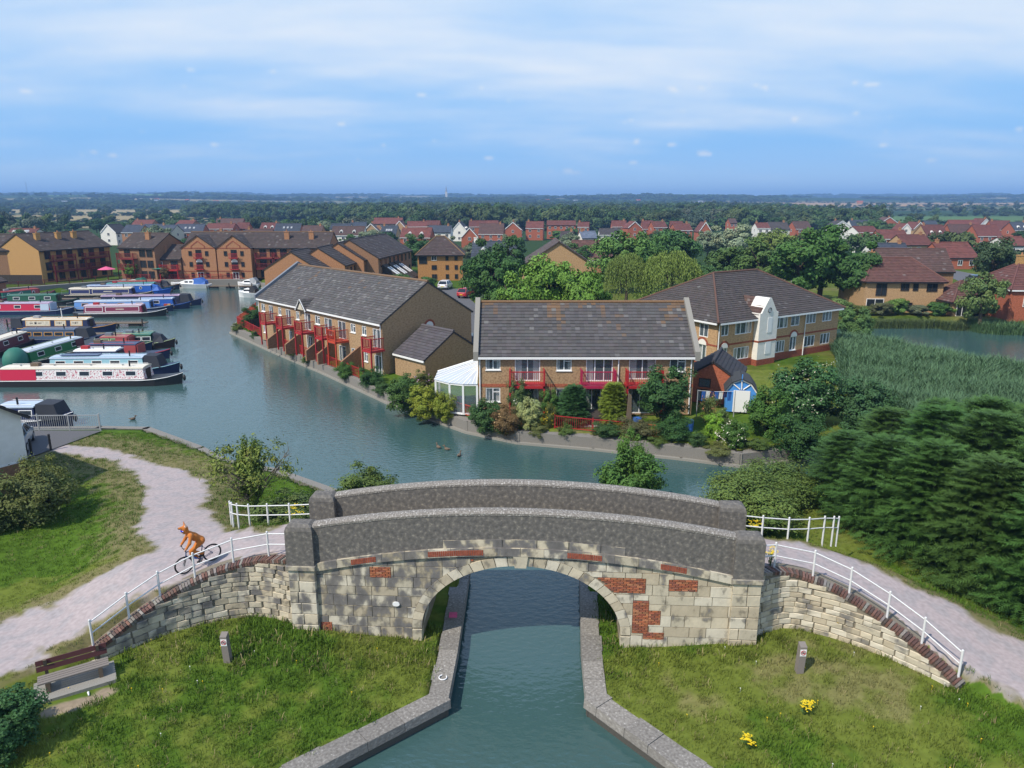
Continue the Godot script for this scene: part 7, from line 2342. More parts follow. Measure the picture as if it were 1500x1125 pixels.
# ---------------------------------------------------------------- distance
func build_far() -> void:
	var r := RandomNumberGenerator.new(); r.seed = 400
	var m := leafmat()
	var nz := FastNoiseLite.new(); nz.seed = 6; nz.frequency = 0.004
	var nw := FastNoiseLite.new(); nw.seed = 31; nw.frequency = 0.0014; nw.fractal_octaves = 3
	var xf := [[], []]; var cols := [[], []]
	var put := func(x: float, z: float, h: float, rad: float, tint: Color) -> void:
		var k := r.randi() % 2
		var y := height(x, z)
		xf[k].append(Transform3D(Basis(Vector3.UP, r.randf() * TAU).scaled(Vector3(rad, h * 0.56, rad)), Vector3(x, y + h * 0.46, z)))
		var j := r.randf_range(0.62, 1.35)
		var w := r.randf_range(0.85, 1.25)
		cols[k].append(Color(tint.r * j * w, tint.g * j, tint.b * j))
	var green := Color(0.062, 0.108, 0.034)
	var grey := Color(0.080, 0.115, 0.07)
	# the wood behind the town
	for i in 2900:
		var d := r.randf_range(420.0, 980.0)
		var u := r.randf_range(-0.44, 0.50)
		if u < -0.2 and d < 520.0 + 900.0 * (-0.2 - u): continue
		if u > 0.36 and d > 640.0: continue
		var x := u * d
		var pale := nz.get_noise_2d(x * 2.0, d * 2.0) > 0.35
		put.call(x, -d, r.randf_range(9.5, 15.5) + 4.0 * nz.get_noise_2d(x, d), r.randf_range(5.5, 10.5), grey if pale and d < 600 else green)
	# trees round the town's edge and in the fields, left and right
	for i in 1100:
		var d := r.randf_range(330.0, 1300.0)
		var u := r.randf_range(-0.76, -0.18) if r.randf() < 0.55 else r.randf_range(0.3, 0.78)
		var x := u * d
		var p := Vector2(x, -d)
		var infield := false
		for f in field_polys:
			if in_poly(p, f[0]): infield = true
		if infield and r.randf() < 0.985: continue
		if u > 0.3 and d < 560.0 and r.randf() < 0.6: continue
		if nz.get_noise_2d(x, d) < (-0.05 if u < 0 else 0.12): continue
		put.call(x, -d, r.randf_range(7.0, 12.5), r.randf_range(4.0, 7.5), grey if r.randf() < (0.22 if u < 0 else 0.08) else green)
	# hedgerows round the fields
	for f in field_polys:
		var pl: PackedVector2Array = f[0]
		for i in 4:
			var a := pl[i]; var b := pl[(i + 1) % 4]
			var n := int(a.distance_to(b) / 9.0)
			for k in n:
				if r.randf() < 0.2: continue
				var q := a.lerp(b, (k + r.randf()) / n)
				put.call(q.x, q.y, r.randf_range(2.5, 5.0) if r.randf() < 0.85 else 10.0, r.randf_range(4.0, 7.0), green)
	# woods on the hills
	var tries := 0
	var n2 := 0
	while n2 < 5200 and tries < 40000:
		tries += 1
		var d := 1100.0 * pow(5.6, r.randf())
		var u := r.randf_range(-0.80, 0.80)
		var x := u * d
		if nw.get_noise_2d(x, d * 1.4) < 0.0: continue
		var infield := false
		for f in field_polys:
			if in_poly(Vector2(x, -d), f[0]): infield = true
		if infield: continue
		var k := clampf(d / 1500.0, 1.0, 3.0)
		put.call(x, -d, r.randf_range(8.0, 12.0) * (0.8 + 0.2 * k), r.randf_range(7.0, 12.0) * k, green)
		n2 += 1
	multi("distant_woods", crowns.low, m, xf[0], cols[0], "dark green woods and hedgerows stretching to the horizon", "woodland")
	multi("distant_copses", crowns.low2, m, xf[1], cols[1], "scattered copses among the far woods and fields", "woodland")
	# far village roofs
	var names := ["first", "second", "third", "fourth", "fifth", "sixth", "seventh", "eighth", "ninth", "tenth", "eleventh", "twelfth", "thirteenth", "fourteenth"]
	var idx := 0
	for q in [[-820, -1720], [-780, -1640], [-735, -1690], [-700, -1600], [-655, -1650], [-610, -1610], [-560, -1580], [-505, -1640], [90, -1900], [160, -1880], [330, -1950], [430, -1700], [700, -1500], [-900, -1500]]:
		var g := height(q[0], q[1])
		var b := MB.new()
		b.prism(PackedVector2Array([Vector2(-9, -1), Vector2(9, -1), Vector2(9, 5.5), Vector2(-9, 5.5)]), -5, 5)
		var t := thing("far_house", "%s pale far house from the left on the hazy hills" % names[idx], "house", Vector3(q[0], g + 3.0, q[1]), r.randf_range(-0.5, 0.5), "far village")
		part("wall", b.done(), M.white_render if idx % 3 else M.brick_orange, t)
		b = MB.new()
		b.quad(Vector3(-9.6, 5.2, 5.6), Vector3(9.6, 5.2, 5.6), Vector3(9.6, 9.5, 0), Vector3(-9.6, 9.5, 0))
		b.quad(Vector3(9.6, 5.2, -5.6), Vector3(-9.6, 5.2, -5.6), Vector3(-9.6, 9.5, 0), Vector3(9.6, 9.5, 0))
		b.tri(Vector3(9, 5.4, 5), Vector3(9, 5.4, -5), Vector3(9, 9.3, 0)); b.tri(Vector3(-9, 5.4, -5), Vector3(-9, 5.4, 5), Vector3(-9, 9.3, 0))
		part("roof", b.done(), M.lead if idx % 2 else M.brick_rust, t)
		t.scale = Vector3.ONE * 0.62
		idx += 1
	# lattice mast on the left skyline and a church spire
	var mt := thing("radio_mast", "slim lattice radio mast on the left skyline", "mast", Vector3(-2270, height(-2270, -3500), -3500))
	var mb := MB.new()
	for s in [[-1, -1], [1, -1], [0, 1]]: mb.tube([Vector3(s[0] * 3.0, 0, s[1] * 3.0), Vector3(s[0] * 0.8, 62, s[1] * 0.8)], 0.5, 0.4, 4)
	for k in 12:
		var y := k * 5.0; var w := lerpf(3.0, 0.8, k / 12.0)
		mb.tube([Vector3(-w, y, -w), Vector3(w, y + 5.0, -w), Vector3(0, y, w), Vector3(-w, y + 5.0, -w)], 0.25, 0.25, 4)
	part("lattice", mb.done(), M.grey_metal, mt)
	var sp := thing("church_spire", "tiny pale church spire above the far wood", "church", Vector3(-255, height(-255, -2900), -2900))
	var sb := MB.new()
	sb.box(Vector3(0, 14, 0), Vector3(8, 28, 8))
	part("tower", sb.done(), M.cream, sp)
	sb = MB.new()
	for k in 8:
		var a0 := TAU * k / 8; var a1 := TAU * (k + 1) / 8
		sb.tri(Vector3(cos(a1) * 4, 28, sin(a1) * 4), Vector3(cos(a0) * 4, 28, sin(a0) * 4), Vector3(0, 52, 0))
	part("spire", sb.done(), M.concrete, sp)
# ---------------------------------------------------------------- smaller things
func fence_run(called: String, label: String, pts: Array, m: Material, h: float, gap: float, group: String, cat := "railing") -> void:
	var o := Vector3(pts[0].x, 0, pts[0].y)
	var t := thing(called, label, cat, o, 0.0, group)
	for i in pts.size() - 1:
		var a := Vector3(pts[i].x, maxf(height(pts[i].x, pts[i].y), 0.86), pts[i].y) - o
		var b := Vector3(pts[i + 1].x, maxf(height(pts[i + 1].x, pts[i + 1].y), 0.86), pts[i + 1].y) - o
		var n := maxi(1, int(a.distance_to(b) / 1.8))
		for k in n + (1 if i == pts.size() - 2 else 0):
			var p := a.lerp(b, float(k) / n)
			part("post", boxm(Vector3(0.07, h + 0.12, 0.07)), m, t, p + Vector3(0, h * 0.5, 0))
		var d := (b - a).normalized()
		for y in [0.12, h - 0.05]:
			var rb := MB.new(); rb.box((a + b) * 0.5 + Vector3(0, y, 0), Vector3(a.distance_to(b), 0.05, 0.04), Basis(d, d.cross(Vector3.UP).cross(d) * 1.0, d.cross(Vector3.UP)))
			part("rail", rb.done(), m, t)
		var bb := MB.new()
		var c := int(a.distance_to(b) / gap)
		for k in c:
			var p := a.lerp(b, (k + 0.5) / c)
			bb.box(p + Vector3(0, h * 0.5, 0), Vector3(0.022, h - 0.2, 0.022))
		part("balusters", bb.done(), m, t).set_meta("kind", "stuff")

func car(label: String, at: Vector3, turn: float, col: Material, k := 1.0) -> void:
	var t := thing("parked_car", label, "car", at, turn, "parked cars")
	var b := MB.new()
	var W := 0.85
	var rings := []
	for s in [[-2.0, 0.45, 0.78, 0.72], [-1.9, 0.32, 0.92, 0.84], [-1.0, 0.28, 0.96, 0.87], [0.9, 0.28, 0.93, 0.87], [1.7, 0.3, 0.82, 0.84], [2.05, 0.42, 0.66, 0.66]]:
		rings.append([Vector3(s[0], s[2], s[3] * 0.96), Vector3(s[0], (s[1] + s[2]) * 0.5, s[3]), Vector3(s[0], s[1], s[3] * 0.95), Vector3(s[0], s[1], -s[3] * 0.95), Vector3(s[0], (s[1] + s[2]) * 0.5, -s[3]), Vector3(s[0], s[2], -s[3] * 0.96)])
	b.loft(rings, true, true, true)
	part("body", b.done(), col, t)
	b = MB.new()
	var lo := [Vector3(-1.9, 0.9, 0.78), Vector3(1.05, 0.9, 0.8), Vector3(1.05, 0.9, -0.8), Vector3(-1.9, 0.9, -0.78)]
	var hi := [Vector3(-1.45, 1.42, 0.6), Vector3(0.3, 1.45, 0.62), Vector3(0.3, 1.45, -0.62), Vector3(-1.45, 1.42, -0.6)]
	b.loft([lo, hi], true, false, false)
	part("glazing", b.done(), M.dark_glass, t)
	b = MB.new()
	b.loft([hi, [Vector3(-1.3, 1.49, 0.5), Vector3(0.15, 1.51, 0.52), Vector3(0.15, 1.51, -0.52), Vector3(-1.3, 1.49, -0.5)]], true, false, true)
	for s in [[0, 0], [1, 1], [2, 2], [3, 3]]: b.tube([lo[s[0]], hi[s[1]]], 0.05, 0.05, 5)
	for sd in [-1, 1]: b.tube([Vector3(-0.4, 0.92, sd * 0.8), Vector3(-0.4, 1.44, sd * 0.62)], 0.045, 0.045, 5)
	part("roof", b.done(), col, t)
	for x in [-1.25, 1.25]:
		for z in [-0.78, 0.78]:
			b = MB.new(); b.tube([Vector3(x, 0.31, z - 0.09), Vector3(x, 0.31, z + 0.09)], 0.31, 0.31, 16)
			var w := part("wheel", b.done(), M.black, t)
			b = MB.new(); b.tube([Vector3(x, 0.31, z - 0.1), Vector3(x, 0.31, z + 0.1)], 0.19, 0.19, 12)
			part("rim", b.done(), M.grey_metal, w)
	for z in [-0.6, 0.6]:
		part("tail_light", boxm(Vector3(0.06, 0.16, 0.22)), M.red, t, Vector3(-1.97, 0.78, z))
		part("headlight", boxm(Vector3(0.08, 0.13, 0.28)), M.white, t, Vector3(1.9, 0.68, z))
	part("number_plate", boxm(Vector3(0.03, 0.11, 0.5)), mat(Color(0.65, 0.5, 0.02), 0.5), t, Vector3(-2.0, 0.58, 0))

func build_props() -> void:
	bench()
	marker("short grey marker post with red and white sign on the left bank", Vector3(-9.55, 0, -21.3), 0.06)
	marker("short grey marker post with red and white sign on the right bank", Vector3(9.45, 0, -20.75), -0.04)
	# red railings of the waterside gardens
	fence_run("garden_railing", "red railing along the terrace quay below the balconies", [Vector2(-33.6, -87.6), Vector2(-25.0, -76.2), Vector2(-17.5, -66.9), Vector2(-13.4, -61.5)], M.red, 0.95, 0.14, "red garden railings")
	fence_run("garden_railing", "red railing stepping round the far tip of the terrace garden", [Vector2(-33.6, -87.6), Vector2(-35.6, -100.0)], M.red_orange, 0.95, 0.14, "red garden railings")
	fence_run("garden_railing", "rusty red railing on the quay below the conservatory lawn", [Vector2(-4.6, -51.2), Vector2(-2.7, -49.3)], M.red_orange, 0.9, 0.14, "red garden railings")
	fence_run("garden_railing", "dark red railing in front of the patio and covered grill", [Vector2(2.9, -47.0), Vector2(5.4, -46.2), Vector2(7.6, -45.5)], M.red, 0.95, 0.13, "red garden railings")
	fence_run("garden_railing", "orange-brown wooden paling on the quay right of the patio", [Vector2(7.6, -45.5), Vector2(10.6, -44.5)], M.rust_wood, 0.95, 0.16, "red garden railings")
	fence_run("garden_railing", "long red railing along the far left marina quay", [Vector2(-87.6, -125.2), Vector2(-80.9, -132.6), Vector2(-74.6, -138.6)], M.red_dark, 1.0, 0.18, "red garden railings")
	fence_run("garden_railing", "red railing in front of the twin-gabled apartments", [Vector2(-74.6, -138.6), Vector2(-62.0, -139.6), Vector2(-50.0, -140.2)], M.red, 1.0, 0.18, "red garden railings")
	fence_run("iron_fence", "thin grey iron fence at the end of the car park by the water", [Vector2(-38.0, -46.3), Vector2(-27.7, -46.4)], M.grey_metal, 1.15, 0.14, "grey railings", "fence")
	fence_run("field_fence", "pale green mesh fence at the far end of the playing field", [Vector2(72.0, -259.0), Vector2(112.0, -260.0)], M.mesh_green, 2.4, 0.5, "grey railings", "fence")
	# dark boarded fence by the golden gable: board by board
	var bf := thing("board_fence", "dark boarded fence below the golden brick gable", "fence", Vector3(-94.0, 1.25, -131.0))
	for k in 48:
		part("board", boxm(Vector3(0.19, 1.7, 0.03)), M.dark_timber, bf, Vector3(k * 0.2, 0.85, 0.3 * sin(k * 0.02) + (0.015 if k % 2 else 0.0)))
	var tf := thing("board_fence", "dark boarded screen at the far tip of the terrace", "fence", Vector3(-30.6, 0.95, -83.8), deg_to_rad(43.0))
	for k in 14:
		part("board", boxm(Vector3(0.19, 1.5, 0.03)), M.dark_timber, tf, Vector3(k * 0.2, 0.75, 0.012 * (k % 2)))
	# cars
	car("silver-blue hatchback parked beside the cream house", Vector3(-30.9, 1.07, -42.6), deg_to_rad(115.0), M.car_silver)
	car("white car parked before the hipped orange flats", Vector3(-11.4, 1.3, -124.0), deg_to_rad(80.0), M.car_white)
	car("white car half hidden behind the terrace ridge", Vector3(-16.2, 1.3, -113.5), deg_to_rad(10.0), M.car_white2)
	car("red car on the estate road beside the dark trees", Vector3(-7.0, 1.3, -113.0), deg_to_rad(65.0), M.car_red)
	car("black car parked between the terrace gable and the brick house", Vector3(-3.9, 1.3, -73.0), deg_to_rad(95.0), M.car_black)
	car("dark car in the side road behind the pond houses", Vector3(84.5, 1.3, -133.0), deg_to_rad(70.0), M.car_black)
	car("white car under the trees right of the tan gable", Vector3(9.0, 1.3, -92.0), deg_to_rad(30.0), M.car_white)
	for q in [[-28.5, -42.3, "black bollard nearest the grass at the car park end"], [-29.1, -41.4, "black bollard nearest the cream house"]]:
		var b := MB.new()
		b.tube([Vector3(0, -0.1, 0), Vector3(0, 0.95, 0)], 0.07, 0.065, 10); b.ball(Vector3(0, 0.97, 0), Vector3(0.08, 0.06, 0.08), 10, 5); b.tube([Vector3(0, 0.82, 0), Vector3(0, 0.87, 0)], 0.08, 0.08, 10)
		single("bollard", b.done(), M.black, q[2], "bollard", Vector3(q[0], 1.05, q[1]), "bollards")
	shed()
	# washing line
	var wl := thing("washing_line", "washing line with blue and white clothes between house and shed", "washing line", Vector3(13.2, 1.0, -49.6))
	var lb := MB.new(); lb.tube([Vector3(0, 1.9, 0), Vector3(1.3, 1.84, 0.1), Vector3(2.6, 1.9, 0.2)], 0.012, 0.012, 5); part("line", lb.done(), M.white, wl)
	for x in [0.0, 2.6]:
		lb = MB.new(); lb.tube([Vector3(x, 0, x * 0.07), Vector3(x, 1.95, x * 0.07)], 0.035, 0.03, 7); part("post", lb.done(), M.grey_metal, wl)
	for k in 7:
		var cb := MB.new()
		var x0 := 0.25 + k * 0.31
		for j in 3:
			cb.quad(Vector3(x0 + j * 0.09, 1.15 + 0.12 * (k % 3), 0.02 * (j % 2)), Vector3(x0 + (j + 1) * 0.09, 1.15 + 0.12 * (k % 3), 0.02 * ((j + 1) % 2)), Vector3(x0 + (j + 1) * 0.09, 1.87, 0.1), Vector3(x0 + j * 0.09, 1.87, 0.1))
		part("garment", cb.done(), [M.boat_blue, M.white, M.cloth_navy][k % 3], wl)
	# parasols
	for q in [[-76.8, -138.0, "pink parasol on the left quay terrace", "pink", 1.25], [-67.6, -140.0, "green parasol between the blocks on the far quay", "green", 1.25], [9.2, -88.0, "green parasol in the garden behind the willows", "green", 1.2]]:
		var t := thing("parasol", q[2], "parasol", Vector3(q[0], q[4], q[1]), 0.0, "parasols")
		var pb := MB.new(); pb.tube([Vector3(0, 0, 0), Vector3(0, 2.5, 0)], 0.035, 0.035, 6); part("pole", pb.done(), M.timber, t)
		pb = MB.new()
		for k in 8:
			var a0 := TAU * k / 8; var a1 := TAU * (k + 1) / 8
			pb.tri(Vector3(cos(a1) * 1.6, 2.05, sin(a1) * 1.6), Vector3(cos(a0) * 1.6, 2.05, sin(a0) * 1.6), Vector3(0, 2.6, 0))
		part("canopy", pb.done(), M.pink_cloth if q[3] == "pink" else M.green_cloth, t)
		pb = MB.new(); pb.tube([Vector3(0, 0, 0), Vector3(0, 0.08, 0)], 0.3, 0.28, 10); part("base", pb.done(), M.concrete, t)
	# covered grill and garden seats
	var gb := MB.new()
	gb.loft([[Vector3(-0.85, 0, 0.4), Vector3(0.85, 0, 0.4), Vector3(0.85, 0, -0.4), Vector3(-0.85, 0, -0.4)], [Vector3(-0.9, 0.55, 0.5), Vector3(0.9, 0.55, 0.5), Vector3(0.9, 0.6, -0.5), Vector3(-0.9, 0.6, -0.5)], [Vector3(-0.7, 0.85, 0.35), Vector3(0.75, 0.82, 0.35), Vector3(0.7, 0.9, -0.35), Vector3(-0.65, 0.92, -0.35)]], true, false, true)
	single("covered_table", gb.done(), M.dark_timber, "garden table under a dark brown cover on the patio", "table", Vector3(5.6, 0.98, -48.0))
	var pv := thing("patio", "grey paved patio in front of the french doors", "patio", Vector3(5.5, 0.93, -48.3))
	for i in 6:
		for j in 4: part("paving_slab", boxm(Vector3(0.58, 0.06, 0.58)), M.concrete, pv, Vector3(-1.5 + i * 0.6, 0.03, -1.0 + j * 0.6))
	var du := MB.new()
	du.prism(PackedVector2Array([Vector2(-0.2, 0), Vector2(0.2, 0), Vector2(0.12, 2.4), Vector2(-0.06, 2.5)]), -0.12, 0.12)
	single("weathered_stump", du.done(), M.timber, "tall weathered grey driftwood post in the waterside garden", "post", Vector3(7.9, 0.9, -46.9))
	var tk := MB.new(); tk.tube([Vector3(0, 0, 0), Vector3(0, 0.75, 0)], 0.28, 0.32, 12); single("water_butt", tk.done(), M.boat_blue, "blue plastic tub under the round garden tree", "tub", Vector3(11.9, 0.95, -46.4))
	tk = MB.new(); tk.tube([Vector3(0, 0, 0), Vector3(0, 0.75, 0)], 0.28, 0.32, 12); single("water_butt", tk.done(), M.boat_blue, "small blue tub left of the round garden tree", "tub", Vector3(8.5, 0.95, -46.9))
	# park sign, lamps, goal markers
	var sg := thing("park_sign", "white board sign with small blue disc on the park path", "sign", Vector3(47.0, 1.2, -126.0))
	var sb := MB.new(); sb.tube([Vector3(0, 0, 0), Vector3(0, 2.6, 0)], 0.06, 0.06, 6); part("post", sb.done(), M.grey_metal, sg)
	part("board", boxm(Vector3(1.9, 2.0, 0.08)), M.white, sg, Vector3(0, 3.2, 0.08))
	sb = MB.new(); sb.tube([Vector3(1.5, 4.0, 0), Vector3(1.5, 4.0, 0.1)], 0.42, 0.42, 16); part("blue_disc", sb.done(), M.boat_blue, sg)
	sb = MB.new(); sb.tube([Vector3(1.5, 0, 0), Vector3(1.5, 4.2, 0)], 0.05, 0.05, 6); part("post", sb.done(), M.grey_metal, sg)
	for q in [[45.5, -150.0, "slim lamp post left of the silvery willow"], [54.0, -140.0, "slim lamp post right of the park sign"], [66.0, -138.0, "slim lamp post before the largest tree"]]:
		var t := thing("lamp_post", q[2], "lamp post", Vector3(q[0], 1.2, q[1]), 0.0, "park lamp posts")
		var b := MB.new(); b.tube([Vector3(0, 0, 0), Vector3(0, 5.0, 0)], 0.07, 0.05, 7); part("pole", b.done(), M.grey_metal, t)
		part("lamp_head", boxm(Vector3(0.7, 0.12, 0.25)), M.grey_metal, t, Vector3(0.25, 5.05, 0))
	# ragwort
	var k2 := 0
	for q in [[9.35, -23.75, "yellow ragwort at the first post of the right railing"], [11.1, -23.15, "tall yellow ragwort clump behind the right wing wall"], [11.45, -22.75, "second yellow ragwort clump on the right wing wall"], [13.2, -21.2, "low yellow ragwort near the end of the right wing wall"], [8.9, -18.9, "yellow ragwort plant on the right grass bank"], [6.85, -17.75, "straggling yellow ragwort by the right canal edging"], [-9.0, -27.9, "yellow ragwort behind the left end of the bridge"], [9.7, -26.6, "yellow ragwort against the short right railing"], [12.2, -22.3, "sparse ragwort between the railing posts"]]:
		ragwort(q[2], q[0], q[1], [0.6, 0.85, 0.7, 0.4, 0.4, 0.35, 0.7, 0.6, 0.45][k2])
		k2 += 1
	# ducks
	for q in [[-28.5, -52.0, 0.5, "brown duck on the marina water left of the terrace"], [-4.9, -45.6, 2.2, "dark duck near the left garden quay"], [-4.3, -45.2, 2.6, "dark duck just right of the first by the quay"], [-3.4, -44.0, 1.2, "dark duck swimming nearest the bridge"]]:
		var t := thing("duck", q[3], "duck", Vector3(q[0], 0.02, q[1]), q[2], "ducks on the water")
		var b := MB.new()
		b.ball(Vector3(0, 0.06, 0), Vector3(0.2, 0.1, 0.11), 12, 7)
		b.ball(Vector3(-0.2, 0.1, 0), Vector3(0.09, 0.04, 0.06), 8, 5)
		b.tube([Vector3(0.13, 0.1, 0), Vector3(0.17, 0.2, 0), Vector3(0.19, 0.24, 0)], 0.05, 0.035, 8)
		b.ball(Vector3(0.2, 0.26, 0), Vector3(0.06, 0.05, 0.045), 10, 6)
		part("body", b.done(), M.timber, t)
		b = MB.new(); b.tube([Vector3(0.24, 0.255, 0), Vector3(0.32, 0.245, 0)], 0.022, 0.012, 6); part("bill", b.done(), M.rust_wood, t)
	# iron mooring ring on the left edging
	var rg := MB.new()
	for k in 14:
		var a0 := PI * 1.6 * k / 14 - 0.6; var a1 := PI * 1.6 * (k + 1) / 14 - 0.6
		rg.tube([Vector3(cos(a0) * 0.13, 0.02, sin(a0) * 0.13), Vector3(cos(a1) * 0.13, 0.02, sin(a1) * 0.13)], 0.022, 0.022, 6, false)
	single("mooring_ring", rg.done(), M.white, "pale iron mooring ring on the left canal edging", "ring", Vector3(-2.3, 0.59, -20.9))
	var cp := MB.new()
	cp.box(Vector3(0, 0.06, 0), Vector3(0.3, 0.12, 0.2)); cp.box(Vector3(0.03, 0.13, 0.02), Vector3(0.2, 0.03, 0.12), Basis(Vector3.UP, 0.4))
	single("litter_box", cp.done(), M.pink_cloth, "pale pink crumpled box on the edging under the arch", "box", Vector3(-2.25, 0.57, -24.6))

func ragwort(label: String, x: float, z: float, s: float) -> void:
	var g := maxf(height(x, z), 0.5)
	var t := thing("ragwort", label, "plant", Vector3(x, g, z), rng.randf() * TAU, "yellow ragwort")
	var sb := MB.new(); var fb := MB.new(); var lb := MB.new()
	for i in 11:
		var an := rng.randf() * TAU
		var o := Vector3(cos(an), 0, sin(an))
		var e := Vector3(0, s * rng.randf_range(0.7, 1.1), 0) + o * s * rng.randf_range(0.05, 0.5)
		sb.tube([o * 0.03, e * 0.6, e], 0.008, 0.004, 4, false)
		for k in 7:
			var p := e + Vector3(rng.randfn() * 0.05, rng.randf() * 0.035, rng.randfn() * 0.05)
			for j in 5:
				var a := TAU * j / 5.0
				fb.tri(p, p + Vector3(cos(a + 0.9) * 0.028, 0.012, sin(a + 0.9) * 0.028), p + Vector3(cos(a) * 0.028, 0.012, sin(a) * 0.028))
		for k in 6:
			var p := e * rng.randf_range(0.15, 0.8)
			var q := Vector3(rng.randfn(), rng.randf(), rng.randfn()).normalized() * 0.09
			lb.tri(p, p + q + Vector3(0.02, 0, 0.02), p + q * 1.2); lb.tri(p, p + q * 1.2, p + q - Vector3(0.02, 0, 0.02))
	part("stems", sb.done(), lm(0.06, 0.09, 0.03), t)
	part("leaves", lb.done(), lm(0.04, 0.08, 0.02), t)
	part("flowers", fb.done(), M.yellow_petal, t)

func bench() -> void:
	var yaw := atan2(1.13, 1.6)
	var t := thing("bench", "weathered timber bench with dark red back boards on a concrete slab", "bench", Vector3(-14.05, height(-14.05, -20.0) + 0.03, -20.2), yaw - 0.05)
	part("slab", boxm(Vector3(2.25, 0.12, 1.15)), M.concrete, t, Vector3(0, 0.02, 0.22))
	for x in [-0.72, 0.72]:
		var b := MB.new()
		b.box(Vector3(x, 0.24, 0.2), Vector3(0.12, 0.36, 0.5)); part("leg", b.done(), M.timber, t)
		b = MB.new()
		b.box(Vector3(x, 0.62, -0.12), Vector3(0.09, 0.75, 0.07), Basis(Vector3(1, 0, 0), 0.22)); part("back_support", b.done(), M.timber, t)
	for k in 4: part("seat_slat", boxm(Vector3(1.95, 0.045, 0.105)), M.grey_timber, t, Vector3(0, 0.45, 0.02 + k * 0.125))
	for k in 2:
		var b := MB.new()
		b.box(Vector3(0, 0.68 + k * 0.19, -0.06 - k * 0.042), Vector3(1.95, 0.155, 0.045), Basis(Vector3(1, 0, 0), -0.22))
		part("back_board", b.done(), M.bench_red, t)
	var b := MB.new(); b.tube([Vector3(0, 0, 0), Vector3(0.0, 0.12, 0.0), Vector3(0, 0.2, 0)], 0.035, 0.018, 8)
	var o := single("litter_bottle", b.done(), M.white, "white plastic bottle lying in front of the bench", "bottle", Vector3(-13.3, 1.03, -19.6))
	o.rotation = Vector3(1.5, 0.6, 0)

func marker(label: String, at: Vector3, lean: float) -> void:
	var g := height(at.x, at.z)
	var t := thing("marker_post", label, "post", Vector3(at.x, g, at.z), 0.0, "marker posts")
	var b := MB.new()
	b.loft([[Vector3(-0.11, -0.2, 0.11), Vector3(0.11, -0.2, 0.11), Vector3(0.11, -0.2, -0.11), Vector3(-0.11, -0.2, -0.11)], [Vector3(-0.11 - lean, 0.98, 0.11), Vector3(0.11 - lean, 0.98, 0.11), Vector3(0.11 - lean, 1.06, -0.11), Vector3(-0.11 - lean, 1.06, -0.11)]], true, true, true)
	part("post", b.done(), M.grey_timber, t)
	part("sign", boxm(Vector3(0.20, 0.24, 0.012)), M.white, t, Vector3(-lean * 0.75, 0.78, 0.118))
	b = MB.new()
	for k in 20:
		var a0 := TAU * k / 20; var a1 := TAU * (k + 1) / 20
		b.tube([Vector3(cos(a0) * 0.075, sin(a0) * 0.075, 0), Vector3(cos(a1) * 0.075, sin(a1) * 0.075, 0)], 0.012, 0.012, 5, false)
	b.tube([Vector3(-0.052, 0.052, 0), Vector3(0.052, -0.052, 0)], 0.011, 0.011, 5)
	part("red_ring", b.done(), M.red, t, Vector3(-lean * 0.75, 0.79, 0.127))
	b = MB.new()
	b.box(Vector3(0, -0.02, 0), Vector3(0.085, 0.018, 0.006)); b.box(Vector3(-0.01, 0.012, 0), Vector3(0.045, 0.03, 0.006)); b.box(Vector3(0.03, 0.0, 0), Vector3(0.014, 0.05, 0.006))
	part("black_symbol", b.done(), M.black, t, Vector3(-lean * 0.75, 0.79, 0.128))

func shed() -> void:
	var t := thing("garden_shed", "blue and white garden shed with rounded dark felt roof", "shed", Vector3(16.6, 1.0, -50.6), deg_to_rad(-14.0))
	var prof := [Vector2(-1.05, 0), Vector2(1.05, 0), Vector2(1.05, 1.55), Vector2(0.62, 2.15), Vector2(0, 2.42), Vector2(-0.62, 2.15), Vector2(-1.05, 1.55)]
	var b := MB.new(); b.prism(PackedVector2Array(prof), -2.6, 0.0)
	part("wall", b.done(), M.shed_blue, t)
	# front boards
	for k in 10:
		var y := 0.08 + k * 0.15
		part("board", boxm(Vector3(2.1, 0.14, 0.025)), M.shed_blue, t, Vector3(0, y, 0.012))
	part("door", boxm(Vector3(1.15, 1.62, 0.05)), M.white, t, Vector3(0.05, 0.83, 0.05))
	var roof := [Vector2(1.05, 1.55), Vector2(0.62, 2.15), Vector2(0, 2.42), Vector2(-0.62, 2.15), Vector2(-1.05, 1.55)]
	for i in 4:
		var a: Vector2 = roof[i]; var c: Vector2 = roof[i + 1]
		var n := (c - a).normalized(); n = Vector2(n.y, -n.x)
		if n.y < 0: n = -n
		var rb := MB.new()
		rb.prism(PackedVector2Array([a * 1.08 + Vector2(0, -0.12), c * 1.08 + Vector2(0, -0.12), c * 1.08 + n * 0.06 + Vector2(0, -0.12), a * 1.08 + n * 0.06 + Vector2(0, -0.12)]), -2.7, 0.16)
		part("roof_felt", rb.done(), M.felt, t)
		var tb := MB.new()
		tb.tube([Vector3(a.x * 1.0, a.y, 0.05), Vector3(c.x * 1.0, c.y, 0.05)], 0.055, 0.055, 5)
		part("trim", tb.done(), M.white, t)
	for q in [[Vector2(0.02, 1.72), Vector2(0.0, 2.35)], [Vector2(-0.1, 1.72), Vector2(-0.58, 2.1)], [Vector2(0.14, 1.72), Vector2(0.6, 2.1)]]:
		var sb := MB.new(); sb.tube([Vector3(q[0].x, q[0].y, 0.04), Vector3(q[1].x, q[1].y, 0.04)], 0.05, 0.05, 5); part("sunburst_bar", sb.done(), M.white, t)
	var fp := MB.new(); fp.box(Vector3(0, 2.6, 0.1), Vector3(0.07, 0.5, 0.07)); part("finial", fp.done(), M.shed_blue, t)
